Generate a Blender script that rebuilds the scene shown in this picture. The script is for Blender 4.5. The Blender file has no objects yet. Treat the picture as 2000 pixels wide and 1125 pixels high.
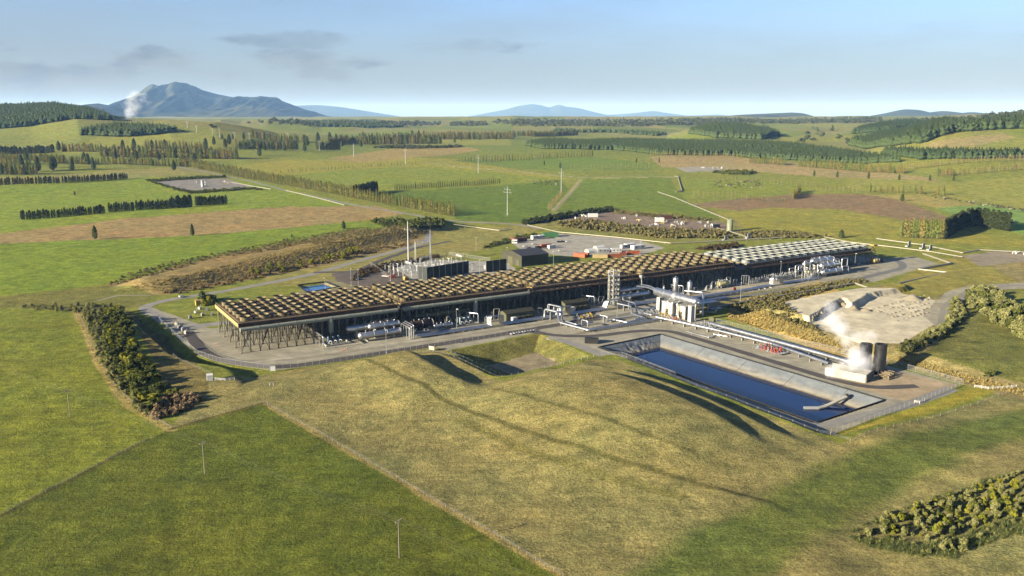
import bpy, math, random
import numpy as np

# ------------------------------------------------------------------ camera, sky, sun, exposure
S = bpy.context.scene
FPX, CAMH, VH = 1620.0, 115.0, 228.0
PITCH = math.atan((562.5 - VH) / FPX)
SUN_AZ, SUN_EL = math.radians(29.5), math.radians(16.0)     # direction the shadows run (from +X), height of the sun
cam_d = bpy.data.cameras.new('camera'); cam = bpy.data.objects.new('camera', cam_d)
S.collection.objects.link(cam); S.camera = cam
cam_d.sensor_width = 36.0; cam_d.lens = 36.0 * FPX / 2000.0
cam_d.clip_start = 1.0; cam_d.clip_end = 120000.0
cam.location = (0, 0, CAMH); cam.rotation_euler = (math.pi / 2 - PITCH, 0, 0)
S.view_settings.view_transform = 'Standard'; S.view_settings.look = 'None'
S.view_settings.exposure = 2.06; S.view_settings.gamma = 1.0
S.render.resolution_x = 1024; S.render.resolution_y = 576
S.render.engine = 'CYCLES'
S.cycles.max_bounces = 6; S.cycles.transparent_max_bounces = 16; S.cycles.volume_bounces = 1

def nodes_of(idb):
    idb.use_nodes = True
    nt = idb.node_tree; nt.nodes.clear()
    return nt, nt.nodes, nt.links

def mathn(nt, op, a, b=None, clamp=False):
    n = nt.nodes.new('ShaderNodeMath'); n.operation = op; n.use_clamp = clamp
    for i, q in enumerate((a, b)):
        if q is None: continue
        if isinstance(q, (int, float)): n.inputs[i].default_value = q
        else: nt.links.new(q, n.inputs[i])
    return n.outputs[0]

W = bpy.data.worlds.new('World'); S.world = W
nt, N_, L_ = nodes_of(W)
sky = N_.new('ShaderNodeTexSky'); sky.sky_type = 'NISHITA'; sky.sun_disc = False
sky.sun_elevation = SUN_EL
# light travels along (cos az, sin az): the sun itself stands on the opposite bearing
sky.sun_rotation = math.atan2(-math.cos(SUN_AZ), -math.sin(SUN_AZ))
sky.altitude = 400.0; sky.air_density = 1.0; sky.dust_density = 0.6; sky.ozone_density = 1.2
tc = N_.new('ShaderNodeTexCoord')
sep = N_.new('ShaderNodeSeparateXYZ'); L_.new(tc.outputs['Generated'], sep.inputs[0])
def cloud_layer(scale, zs, lo, hi, off):
    mp = N_.new('ShaderNodeMapping'); mp.inputs['Scale'].default_value = (scale, scale, scale * zs)
    mp.inputs['Location'].default_value = off
    L_.new(tc.outputs['Generated'], mp.inputs['Vector'])
    nz = N_.new('ShaderNodeTexNoise'); nz.inputs['Scale'].default_value = 1.0
    nz.inputs['Detail'].default_value = 9.0; nz.inputs['Roughness'].default_value = 0.62
    L_.new(mp.outputs[0], nz.inputs['Vector'])
    mr = N_.new('ShaderNodeMapRange'); mr.interpolation_type = 'SMOOTHSTEP'
    mr.inputs['From Min'].default_value = lo; mr.inputs['From Max'].default_value = hi
    L_.new(nz.outputs['Fac'], mr.inputs['Value'])
    return mr.outputs['Result'], nz.outputs['Fac']
def band(sock, a, b, c, d):          # 0 below a, 1 from b to c, 0 above d
    m1 = N_.new('ShaderNodeMapRange'); m1.interpolation_type = 'SMOOTHSTEP'
    m1.inputs['From Min'].default_value = a; m1.inputs['From Max'].default_value = b; L_.new(sock, m1.inputs['Value'])
    m2 = N_.new('ShaderNodeMapRange'); m2.interpolation_type = 'SMOOTHSTEP'
    m2.inputs['From Min'].default_value = d; m2.inputs['From Max'].default_value = c; L_.new(sock, m2.inputs['Value'])
    return mathn(nt, 'MULTIPLY', m1.outputs[0], m2.outputs[0])
def dirvec(u, v):
    x = (u - 1000) / FPX; z = -(v - 562.5) / FPX; c, s = math.cos(PITCH), math.sin(PITCH)
    d = np.array([x, c + s * z, -s + c * z]); return d / np.linalg.norm(d)
def blob(u, v, ru, rv, nz_sock, amp):   # one cloud of its own bearing, height and size in the sky
    d = dirvec(u, v)
    sub = N_.new('ShaderNodeVectorMath'); sub.operation = 'SUBTRACT'
    L_.new(tc.outputs['Generated'], sub.inputs[0]); sub.inputs[1].default_value = tuple(d)
    sc = N_.new('ShaderNodeVectorMath'); sc.operation = 'MULTIPLY'
    L_.new(sub.outputs[0], sc.inputs[0]); sc.inputs[1].default_value = (FPX / ru, FPX / ru, FPX / rv)
    ln = N_.new('ShaderNodeVectorMath'); ln.operation = 'LENGTH'; L_.new(sc.outputs[0], ln.inputs[0])
    inv = mathn(nt, 'SUBTRACT', 1.0, ln.outputs['Value'])
    nn = mathn(nt, 'MULTIPLY', mathn(nt, 'SUBTRACT', nz_sock, 0.5), amp)
    mr = N_.new('ShaderNodeMapRange'); mr.interpolation_type = 'SMOOTHSTEP'
    mr.inputs['From Min'].default_value = 0.05; mr.inputs['From Max'].default_value = 0.6
    L_.new(mathn(nt, 'ADD', inv, nn), mr.inputs['Value'])
    return mr.outputs[0]
_, nzA = cloud_layer(14.0, 3.0, 0.4, 0.6, (3.1, 0.7, 0.2))
cl = None
for (u, v, ru, rv, k) in [(325, 118, 135, 22, .8), (390, 142, 95, 16, .7), (585, 78, 140, 19, .7), (600, 118, 155, 22, .8), (640, 146, 80, 16, .7),
                          (895, 92, 125, 18, .55), (70, 165, 260, 30, .55), (170, 150, 130, 22, .6), (40, 190, 230, 22, .5), (-150, 140, 260, 40, .8)]:
    o = mathn(nt, 'MULTIPLY', blob(u, v, ru, rv, nzA, 3.4), k)
    cl = o if cl is None else mathn(nt, 'MAXIMUM', cl, o)
veil, _ = cloud_layer(3.2, 5.0, 0.44, 0.68, (1.3, 4.7, 0.9))
veil = mathn(nt, 'MULTIPLY', mathn(nt, 'MULTIPLY', veil, band(sep.outputs[2], 0.03, 0.07, 0.12, 0.17)), 0.30)
lowhaze = mathn(nt, 'MULTIPLY', band(sep.outputs[2], -0.2, -0.02, 0.0, 0.16), 0.72)
ccr = N_.new('ShaderNodeValToRGB')
ccr.color_ramp.elements[0].position = 0.46; ccr.color_ramp.elements[0].color = (0.92, 0.84, 0.77, 1)
ccr.color_ramp.elements[1].position = 0.66; ccr.color_ramp.elements[1].color = (0.56, 0.52, 0.53, 1)
L_.new(nzA, ccr.inputs[0])
def mix(fac, a, b, blend='MIX'):
    m = N_.new('ShaderNodeMix'); m.data_type = 'RGBA'; m.blend_type = blend
    if isinstance(fac, (int, float)): m.inputs[0].default_value = fac
    else: L_.new(fac, m.inputs[0])
    for i, q in ((6, a), (7, b)):
        if isinstance(q, tuple): m.inputs[i].default_value = q
        else: L_.new(q, m.inputs[i])
    return m.outputs[2]
SKYMUL = N_.new('ShaderNodeMix'); SKYMUL.data_type = 'RGBA'; SKYMUL.blend_type = 'MULTIPLY'; SKYMUL.inputs[0].default_value = 1.0
L_.new(sky.outputs[0], SKYMUL.inputs[6]); SKYMUL.inputs[7].default_value = (0.56, 0.65, 0.90, 1)
c0 = mix(lowhaze, SKYMUL.outputs[2], (0.98, 0.86, 0.74, 1))
c1 = mix(veil, c0, (1.55, 1.75, 1.9, 1))
c2 = mix(cl, c1, mix(1.0, c1, ccr.outputs[0], 'MULTIPLY'))
bg = N_.new('ShaderNodeBackground'); bg.inputs['Strength'].default_value = 0.05
L_.new(c2, bg.inputs['Color'])
wo = N_.new('ShaderNodeOutputWorld'); L_.new(bg.outputs[0], wo.inputs['Surface'])

sl = bpy.data.lights.new('sun', 'SUN'); sl.energy = 5.0; sl.angle = math.radians(0.53); sl.color = (1.0, 0.90, 0.72)
so = bpy.data.objects.new('sun', sl); S.collection.objects.link(so)
from mathutils import Vector, Matrix
so.rotation_euler = Vector((math.cos(SUN_AZ) * math.cos(SUN_EL), math.sin(SUN_AZ) * math.cos(SUN_EL), -math.sin(SUN_EL))).to_track_quat('-Z', 'Y').to_euler()
so.location = (-200, -120, 300)

# ------------------------------------------------------------------ where things are
random.seed(11); rng = np.random.default_rng(5)
CP, SP = math.cos(PITCH), math.sin(PITCH)
ANG = math.radians(31.3); CA, SA = math.cos(ANG), math.sin(ANG)
def G(u, v, z=0.0):
    x = (u - 1000) / FPX; b = -(v - 562.5) / FPX
    t = (CAMH - z) / (SP - CP * b)
    return np.array([x * t, (CP + SP * b) * t])
ORG = G(466, 636, 14.5)
def AB(x, y):
    dx, dy = x - ORG[0], y - ORG[1]
    return dx * CA + dy * SA, -dx * SA + dy * CA
def XY(a, b):
    return ORG[0] + a * CA - b * SA, ORG[1] + a * SA + b * CA

def ss(e0, e1, x):
    t = np.clip((x - e0) / (e1 - e0), 0, 1); return t * t * (3 - 2 * t)
def vnoise(x, y, seed=0):
    ix = np.floor(x).astype(np.int64); iy = np.floor(y).astype(np.int64); fx = x - ix; fy = y - iy
    fx = fx * fx * (3 - 2 * fx); fy = fy * fy * (3 - 2 * fy)
    def h(i, j):
        k = (i * 374761393 + j * 668265263 + seed * 974634777) & 0xffffffff
        k = ((k ^ (k >> 13)) * 1274126177) & 0xffffffff
        return ((k ^ (k >> 16)) & 0xffffff) / 16777215.0
    return (h(ix, iy) * (1 - fx) + h(ix + 1, iy) * fx) * (1 - fy) + (h(ix, iy + 1) * (1 - fx) + h(ix + 1, iy + 1) * fx) * fy
def fbm(x, y, seed=0, o=4):
    r = 0; a = 0.5
    for i in range(o):
        r = r + a * (vnoise(x, y, seed + i) - 0.5); x = x * 2.03 + 7.1; y = y * 2.03 + 3.7; a *= 0.5
    return r
def inside(px, py, P):
    P = np.asarray(P); r = np.zeros(px.shape, bool); j = len(P) - 1
    for i in range(len(P)):
        x1, y1 = P[i]; x2, y2 = P[j]; j = i
        if y1 == y2: continue
        c = ((y1 > py) != (y2 > py)) & (px < (x2 - x1) * (py - y1) / (y2 - y1) + x1); r ^= c
    return r
def pldist(px, py, P, closed=False):
    P = np.asarray(P, float); d = np.full(px.shape, 1e9); n = len(P)
    for i in range(n if closed else n - 1):
        a = P[i]; b = P[(i + 1) % n]; e = b - a; l2 = max(e @ e, 1e-9)
        t = np.clip(((px - a[0]) * e[0] + (py - a[1]) * e[1]) / l2, 0, 1)
        d = np.minimum(d, np.hypot(px - a[0] - t * e[0], py - a[1] - t * e[1]))
    return d
def sdist(px, py, P):      # positive inside
    d = pldist(px, py, P, True); return np.where(inside(px, py, P), d, -d)

PAD = [(-40, 190), (-26, 140), (-23.5, 92), (-21.5, 46), (-18.5, 8), (-12, -10), (-3, -23), (7, -37.5), (31, -39), (88, -38.5),
       (88, -50), (90, -105), (148, -97.5), (157, -103), (157, -223), (259, -215), (258, -178), (248, -77), (264, -66), (300, -58), (430, -49),
       (545, -27), (575, 40), (520, 140), (420, 230), (250, 260), (90, 215)]
BASIN = [(92, -101), (91, -48), (148, -44), (146, -93)]
POND = [(159.2, -82), (203, -79), (211.2, -208.5), (165.6, -211)]
LPOND = [(76, 155), (97, 156), (99, 134), (74, 126)]
RIGHT = [(262, -72), (255, -120), (260, -178), (262, -235), (330, -330), (560, -330), (760, -100), (620, -60), (520, -48), (420, -62), (330, -62), (290, -68)]
PLAT = [AB(*G(u, v, 5.5)) for u, v in [(1484, 606), (1584, 625), (1647, 589), (1662, 601), (1705, 578), (1745, 571), (1775, 565), (1760, 556), (1680, 552), (1560, 576)]]
BERM = [(-5, 205), (60, 240), (150, 300), (230, 345), (290, 372)]
SWALE = [(95, -300), (150, -268), (240, -255), (330, -250), (420, -240)]
DR1 = [(40.4, -54.8), (47.6, -125.4), (54.2, -169.3), (65.3, -208.6), (79.2, -234.2), (91.5, -253.5)]
DR2 = [(68.0, -130.8), (75.4, -170.8), (83.2, -205.2), (90.8, -221.8)]
BD = [0, 800, 1200, 1600, 2000, 2800, 4000, 6000, 9000, 14000, 60000]
BZ = [0, 0, 11, 28, 43, 62, 80, 97, 105, 108, 108]
HILLS = [  # outline seen from the south: bearing (as photo column) and skyline row, distance north, depth, weight
    ([(-700, 226), (-300, 216), (0, 209), (60, 205), (110, 205), (170, 216), (225, 231), (300, 245)], 3000, 620),
    ([(-500, 268), (-100, 262), (60, 252), (150, 239), (250, 241), (330, 238), (420, 242), (470, 251), (540, 266)], 2250, 360),
    ([(380, 246), (430, 236), (470, 239), (520, 236), (600, 243), (640, 250)], 3500, 380),
    ([(1700, 300), (1780, 276), (1850, 258), (1900, 253), (2000, 250), (2300, 246), (2800, 250)], 1750, 330),
    ([(1560, 268), (1640, 260), (1700, 255), (1800, 247), (1900, 240), (2000, 233), (2300, 225), (2900, 224)], 2700, 480),
    ([(1290, 268), (1350, 252), (1390, 244), (1440, 246), (1500, 257), (1545, 270)], 2600, 230),
    ([(500, 243), (640, 238), (760, 233), (900, 232), (1000, 229), (1100, 231), (1250, 229), (1400, 230), (1600, 229), (1750, 228), (2000, 225), (2600, 222)], 5200, 900)]
def H(x, y):
    x = np.atleast_1d(np.asarray(x, float)); y = np.atleast_1d(np.asarray(y, float))
    D = np.hypot(x, y); a, b = AB(x, y)
    z = np.interp(D, BD, BZ)
    near = D < 1500
    u = 1000 + FPX * x / (np.maximum(y, 1.0) * CP)
    for pts, Y0, w in HILLS:
        top = CAMH + Y0 * (VH - np.interp(u, [p[0] for p in pts], [p[1] for p in pts])) / FPX
        ext = ss(pts[0][0] - 160, pts[0][0], u) * ss(pts[-1][0] + 160, pts[-1][0], u)
        zb = np.interp(Y0, BD, BZ)
        z = z + np.maximum(top - zb, 0) * ext * np.exp(-((y - Y0) / w) ** 2) * (y > 0)
    big = np.interp(D, [0, 600, 1500, 3000, 8000], [0.3, 0.8, 5, 15, 20])
    rough = fbm(x / 330, y / 330, 3, 4) * big * 2.0
    pd = np.full(D.shape, 60.0)
    m = near
    if m.any():
        am, bm = a[m], b[m]; xm, ym = x[m], y[m]
        d = -sdist(am, bm, PAD)                           # outside distance
        dd = np.maximum(d, 0); pd[m] = dd
        left = ss(-2, -16, am) * ss(125, 95, bm) * ss(-60, -46, bm)
        n = 3.9 * ss(-2, -16, am) * ss(125, 95, bm)
        front = ss(-39, -66, bm)
        wf = ss(-226, -262, bm); n = np.maximum(n, 3.9 * front * (ss(163 + 60 * ss(-216, -227, bm), 157 - 14 * ss(-216, -227, bm), am) * (1 - wf) + wf))
        n = n + 0.8 * ss(-222, -240, bm) * ss(150, 160, am) * ss(262, 255, am)
        n = n + 4.6 * ss(15, 56, am) * ss(73, 60, am) * ss(-44, -66, bm) * ss(-135, -108, bm)
        sh = -15 * ss(-165, -118, bm); wn = fbm(xm / 30, ym / 30, 71, 2) * 4; n = n + (3.2 * ss(30, 105, am) * ss(127 + sh + wn, 116 + sh + wn, am) + 3.8 * ss(20, 115, am) * ss(142 + sh * .6 + wn, 132 + sh * .6 + wn, am)) * ss(-104, -142, bm) * ss(-250, -195, bm) + 3.2 * np.exp(-((am - 88) / 30) ** 2 - ((bm + 175) / 46) ** 2)
        n = n + fbm(xm / 45, ym / 45, 21, 3) * 1.8 + fbm(xm / 13, ym / 13, 33, 3) * 0.6 + fbm(xm / 3.5, ym / 3.5, 35, 2) * 0.22
        n = n + 2.5 * ss(-240, -330, bm) - 1.6 * ss(28, 6, pldist(am, bm, SWALE))
        for DR, hh in ((DR1, .42), (DR2, 0.34)):
            q = am - np.interp(bm, [p[1] for p in DR][::-1], [p[0] for p in DR][::-1]) + fbm(xm / 20, ym / 20, 61, 2) * 2
            k = ss(DR[0][1] + 4, DR[0][1] - 14, bm) * ss(DR[-1][1] - 22, DR[-1][1] + 8, bm)
            n = n + k * hh * np.clip(0.8 + 2.6 * fbm(xm / 28, ym / 28, 66, 3), .1, 1.5) * (ss(-26, -2, q) * ss(2.6, -2.0, q))
        pl = np.interp(dd, [0, 1.5, 5.5, 10.5, 14, 18], [0, 0, -3.4, -3.6, 0, 0])
        hl = pl + n * ss(9.5, 14.5, dd)
        hb = n * ss(0.5, 8.5, dd)
        h = left * hl + (1 - left) * hb
        rr = sdist(am, bm, RIGHT)
        h = np.where(rr > 0, 4.2 * ss(0, 15 + 45 * ss(-185, -240, bm), rr) + (fbm(xm / 30, ym / 30, 5, 4) * 1.4) * ss(2, 20, rr), h)
        q = sdist(am, bm, PLAT) + fbm(xm / 5, ym / 5, 8, 3) * 2.6
        h = h + 3.2 * ss(-.6, 2.2, q) * ss(0, 20, rr)
        bd = pldist(am, bm, BERM)
        h = h + 6.5 * ss(34, 6, bd) + fbm(xm / 16, ym / 16, 15, 3) * 1.6 * ss(40, 20, bd)
        q = sdist(am, bm, BASIN); h = np.where(q > 0, -np.minimum(q * 0.55, 5.6) + fbm(xm / 9, ym / 9, 6) * .6 * ss(0, 4, q), h)
        q = sdist(am, bm, POND); h = np.where(q > -0.4, -np.minimum(np.maximum(q, 0) * 0.6, 7.0) - 0.6, h)
        q = sdist(am, bm, LPOND); h = np.where(q > 0, -np.minimum(q * 0.6, 3.0), h)
        fade = ss(1500, 1100, D[m])
        z[m] = z[m] + h * fade
    z = z + rough * ss(0, 40, pd) * ss(500, 900, D)
    return z
def ray(u, v):
    x = (u - 1000) / FPX; b = -(v - 562.5) / FPX
    return np.array([x, CP + SP * b, -SP + CP * b])
TS = np.concatenate([np.arange(120, 900, 1.5), np.geomspace(900, 45000, 1500)])
def T(u, v):
    r = ray(u, v); g = CAMH + r[2] * TS - H(r[0] * TS, r[1] * TS)
    k = np.argmax(g < 0)
    if k == 0: k = len(TS) - 1
    t0, t1 = TS[k - 1], TS[k]; g0, g1 = g[k - 1], g[k]
    t = t0 + (t1 - t0) * (g0 / (g0 - g1 + 1e-9)) if g1 < 0 else t1
    return np.array([r[0] * t, r[1] * t, CAMH + r[2] * t])
def Hs(x, y): return float(H(x, y)[0])
def Tp(pts): return np.array([T(*p) for p in pts])
# ------------------------------------------------------------------ materials
def lin(c, k=0.5):
    o = []
    for q in c[:3]:
        q /= 255.0; o.append(k * (q / 12.92 if q < 0.04045 else ((q + 0.055) / 1.055) ** 2.4))
    return tuple(o)
MATS = {}
MK = 0.66
def mat(name, rgb, rough=0.75, metal=0.0, var=0.25, scale=0.6, bump=0.0, k=0.5, streak=False, rnd=0.0, spec=0.3):
    if name in MATS: return MATS[name]
    m = bpy.data.materials.new(name); nt, N, L = nodes_of(m); MATS[name] = m
    p = N.new('ShaderNodeBsdfPrincipled'); o = N.new('ShaderNodeOutputMaterial'); L.new(p.outputs[0], o.inputs[0])
    c = lin(rgb, k * MK)
    t = N.new('ShaderNodeTexCoord'); mp = N.new('ShaderNodeMapping'); L.new(t.outputs['Object'], mp.inputs[0])
    mp.inputs['Scale'].default_value = (scale, scale, scale * (0.12 if streak else 1))
    nz = N.new('ShaderNodeTexNoise'); nz.inputs['Scale'].default_value = 1; nz.inputs['Detail'].default_value = 6; L.new(mp.outputs[0], nz.inputs['Vector'])
    r = N.new('ShaderNodeMapRange'); r.inputs[1].default_value = 0.3; r.inputs[2].default_value = 0.7
    r.inputs[3].default_value = 1 - var; r.inputs[4].default_value = 1 + var; L.new(nz.outputs[0], r.inputs[0])
    f = r.outputs[0]
    if rnd:
        oi = N.new('ShaderNodeObjectInfo')
        f = mathn(nt, 'MULTIPLY', f, mathn(nt, 'ADD', mathn(nt, 'MULTIPLY', oi.outputs['Random'], 2 * rnd), 1 - rnd))
    v = N.new('ShaderNodeVectorMath'); v.operation = 'SCALE'; v.inputs[0].default_value = c; L.new(f, v.inputs['Scale'])
    L.new(v.outputs[0], p.inputs['Base Color'])
    p.inputs['Metallic'].default_value = metal; p.inputs['Specular IOR Level'].default_value = spec
    rr = N.new('ShaderNodeMapRange'); rr.inputs[3].default_value = max(rough - .12, .05); rr.inputs[4].default_value = min(rough + .12, 1); L.new(nz.outputs[0], rr.inputs[0])
    L.new(rr.outputs[0], p.inputs['Roughness'])
    if bump:
        b = N.new('ShaderNodeBump'); b.inputs['Strength'].default_value = bump; b.inputs['Distance'].default_value = 0.1
        L.new(nz.outputs[0], b.inputs['Height']); L.new(b.outputs[0], p.inputs['Normal'])
    return m
def leaf_mat(name, c1, c2, k=0.5, rnd=0.25):
    k *= 0.80
    if name in MATS: return MATS[name]
    m = bpy.data.materials.new(name); nt, N, L = nodes_of(m); MATS[name] = m
    o = N.new('ShaderNodeOutputMaterial'); d = N.new('ShaderNodeBsdfDiffuse'); tr = N.new('ShaderNodeBsdfTranslucent'); ms = N.new('ShaderNodeMixShader')
    ms.inputs[0].default_value = 0.22; L.new(d.outputs[0], ms.inputs[1]); L.new(tr.outputs[0], ms.inputs[2]); L.new(ms.outputs[0], o.inputs[0])
    g = N.new('ShaderNodeNewGeometry'); nz = N.new('ShaderNodeTexNoise'); nz.inputs['Scale'].default_value = 0.35; nz.inputs['Detail'].default_value = 5
    L.new(g.outputs['Position'], nz.inputs['Vector'])
    oi = N.new('ShaderNodeObjectInfo')
    mr = N.new('ShaderNodeMapRange'); mr.inputs[1].default_value = 0.32; mr.inputs[2].default_value = 0.68; L.new(nz.outputs[0], mr.inputs[0])
    fac = mathn(nt, 'ADD', mathn(nt, 'MULTIPLY', mr.outputs[0], 0.6), mathn(nt, 'MULTIPLY', oi.outputs['Random'], 0.4))
    x = N.new('ShaderNodeMix'); x.data_type = 'RGBA'; L.new(fac, x.inputs[0])
    x.inputs[6].default_value = (*lin(c1, k), 1); x.inputs[7].default_value = (*lin(c2, k), 1)
    L.new(x.outputs[2], d.inputs[0]); L.new(x.outputs[2], tr.inputs[0])
    return m

SILVER = mat('aluminium_cladding', (222, 224, 226), 0.36, 0.9, 0.10, 0.8, k=0.72)
GALV = mat('galvanised_steel', (190, 192, 190), 0.5, 0.5, 0.12, 1.5, k=0.7)
TANFRP = mat('tan_fan_stack', (166, 149, 106), 0.7, 0, 0.25, 0.9, k=0.42, streak=True, rnd=0.13)
TANST = mat('tan_steel', (202, 176, 116), 0.7, 0, 0.18, 0.5, k=0.6)
BROWN = mat('brown_steel', (92, 70, 52), 0.75, 0, 0.3, 0.4, k=0.6)
DECK = mat('deck_grating', (120, 96, 66), 0.85, 0, 0.35, 0.5, k=0.55)
COLUMN = mat('weathered_column', (146, 138, 114), 0.7, 0, 0.25, 0.8, k=0.75)
DUCT = mat('olive_grey_duct', (172, 176, 156), 0.6, 0, 0.12, 0.6, k=0.6)
WHITEFAN = mat('pale_fan_stack', (204, 208, 196), 0.65, 0, 0.18, 0.7, k=0.40, rnd=0.08)
DARK = mat('dark_machinery', (46, 42, 40), 0.7, 0, 0.4, 0.6, k=0.8)
BUNDLE = mat('finned_bundle', (52, 44, 38), 0.8, 0.1, 0.4, 0.5, k=0.7)
OLIVE = mat('olive_cladding', (112, 112, 78), 0.6, 0, 0.12, 0.5, k=0.5)
OLIVED = mat('dark_olive_cladding', (84, 82, 62), 0.6, 0, 0.12, 0.5, k=0.5)
CONC = mat('concrete', (200, 196, 182), 0.85, 0, 0.16, 0.4, 0.1, k=0.6)
WHITE = mat('white_paint', (235, 233, 225), 0.5, 0, 0.06, 0.5, k=0.75)
CREAM = mat('cream_panel', (222, 214, 192), 0.6, 0, 0.1, 0.4, k=0.5)
BLACK = mat('black_panel', (36, 37, 36), 0.55, 0, 0.3, 0.5, k=0.7)
REDC = mat('red_oxide', (150, 62, 48), 0.6, 0, 0.2, 0.5, k=0.6)
ORANGE = mat('orange_container_paint', (218, 104, 60), 0.6, 0, 0.15, 0.5, k=0.6)
RUST = mat('rust_container_paint', (176, 102, 66), 0.65, 0, 0.2, 0.5, k=0.6)
MAROON = mat('maroon_container_paint', (122, 52, 50), 0.6, 0, 0.2, 0.5, k=0.6)
GREENC = mat('green_container_paint', (84, 142, 84), 0.6, 0, 0.15, 0.5, k=0.55)
BUFF = mat('buff_container_paint', (214, 190, 136), 0.65, 0, 0.12, 0.5, k=0.6)
YELLOW = mat('yellow_paint', (222, 188, 84), 0.55, 0, 0.15, 0.6, k=0.6)
BLUE = mat('blue_motor_paint', (110, 140, 165), 0.5, 0.1, 0.15, 0.6, k=0.6)
GLASS = mat('dark_glass', (30, 36, 42), 0.15, 0, 0.1, 1, k=0.8, spec=0.6)
RUBBER = mat('rubber', (26, 26, 26), 0.9, 0, 0.1, 1, k=0.9)
WOOD = mat('weathered_timber', (176, 158, 122), 0.85, 0, 0.22, 1.2, k=0.45, rnd=0.15)
ASPHALT = mat('dark_asphalt', (104, 96, 90), 0.9, 0, 0.14, 0.15, 0.15, k=0.5)
ROADG = mat('grey_gravel_road', (176, 172, 160), 0.9, 0, 0.15, 0.2, 0.2, k=0.55)
TRACK = mat('pale_farm_track', (188, 182, 138), 0.9, 0, 0.2, 0.08, k=0.5)
CHIP = mat('limestone_rock', (205, 192, 166), 0.9, 0, 0.2, 0.6, 0.3, k=0.55)
PIPEF = mat('buff_pipe_cladding', (214, 206, 176), 0.5, 0.2, 0.08, 0.6, k=0.42)
MUFF = mat('black_riveted_steel', (42, 42, 44), 0.55, 0.15, 0.35, 0.7, k=0.8)
SWITCH = mat('switchyard_steel', (222, 224, 222), 0.5, 0.2, 0.08, 1.5, k=0.85)
INSUL = mat('porcelain_grey', (205, 205, 200), 0.4, 0, 0.06, 2, k=0.65)
BARK = mat('bark', (120, 104, 84), 0.9, 0, 0.25, 1.5, k=0.5)
def chain_mat():
    m = bpy.data.materials.new('chain_link'); nt, N, L = nodes_of(m)
    o = N.new('ShaderNodeOutputMaterial'); t = N.new('ShaderNodeBsdfTransparent'); d = N.new('ShaderNodeBsdfPrincipled'); ms = N.new('ShaderNodeMixShader')
    d.inputs['Base Color'].default_value = (.30, .30, .29, 1); d.inputs['Metallic'].default_value = .4; d.inputs['Roughness'].default_value = .5
    ms.inputs[0].default_value = 0.10; L.new(t.outputs[0], ms.inputs[1]); L.new(d.outputs[0], ms.inputs[2]); L.new(ms.outputs[0], o.inputs[0]); return m
CHAIN = chain_mat()

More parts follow.
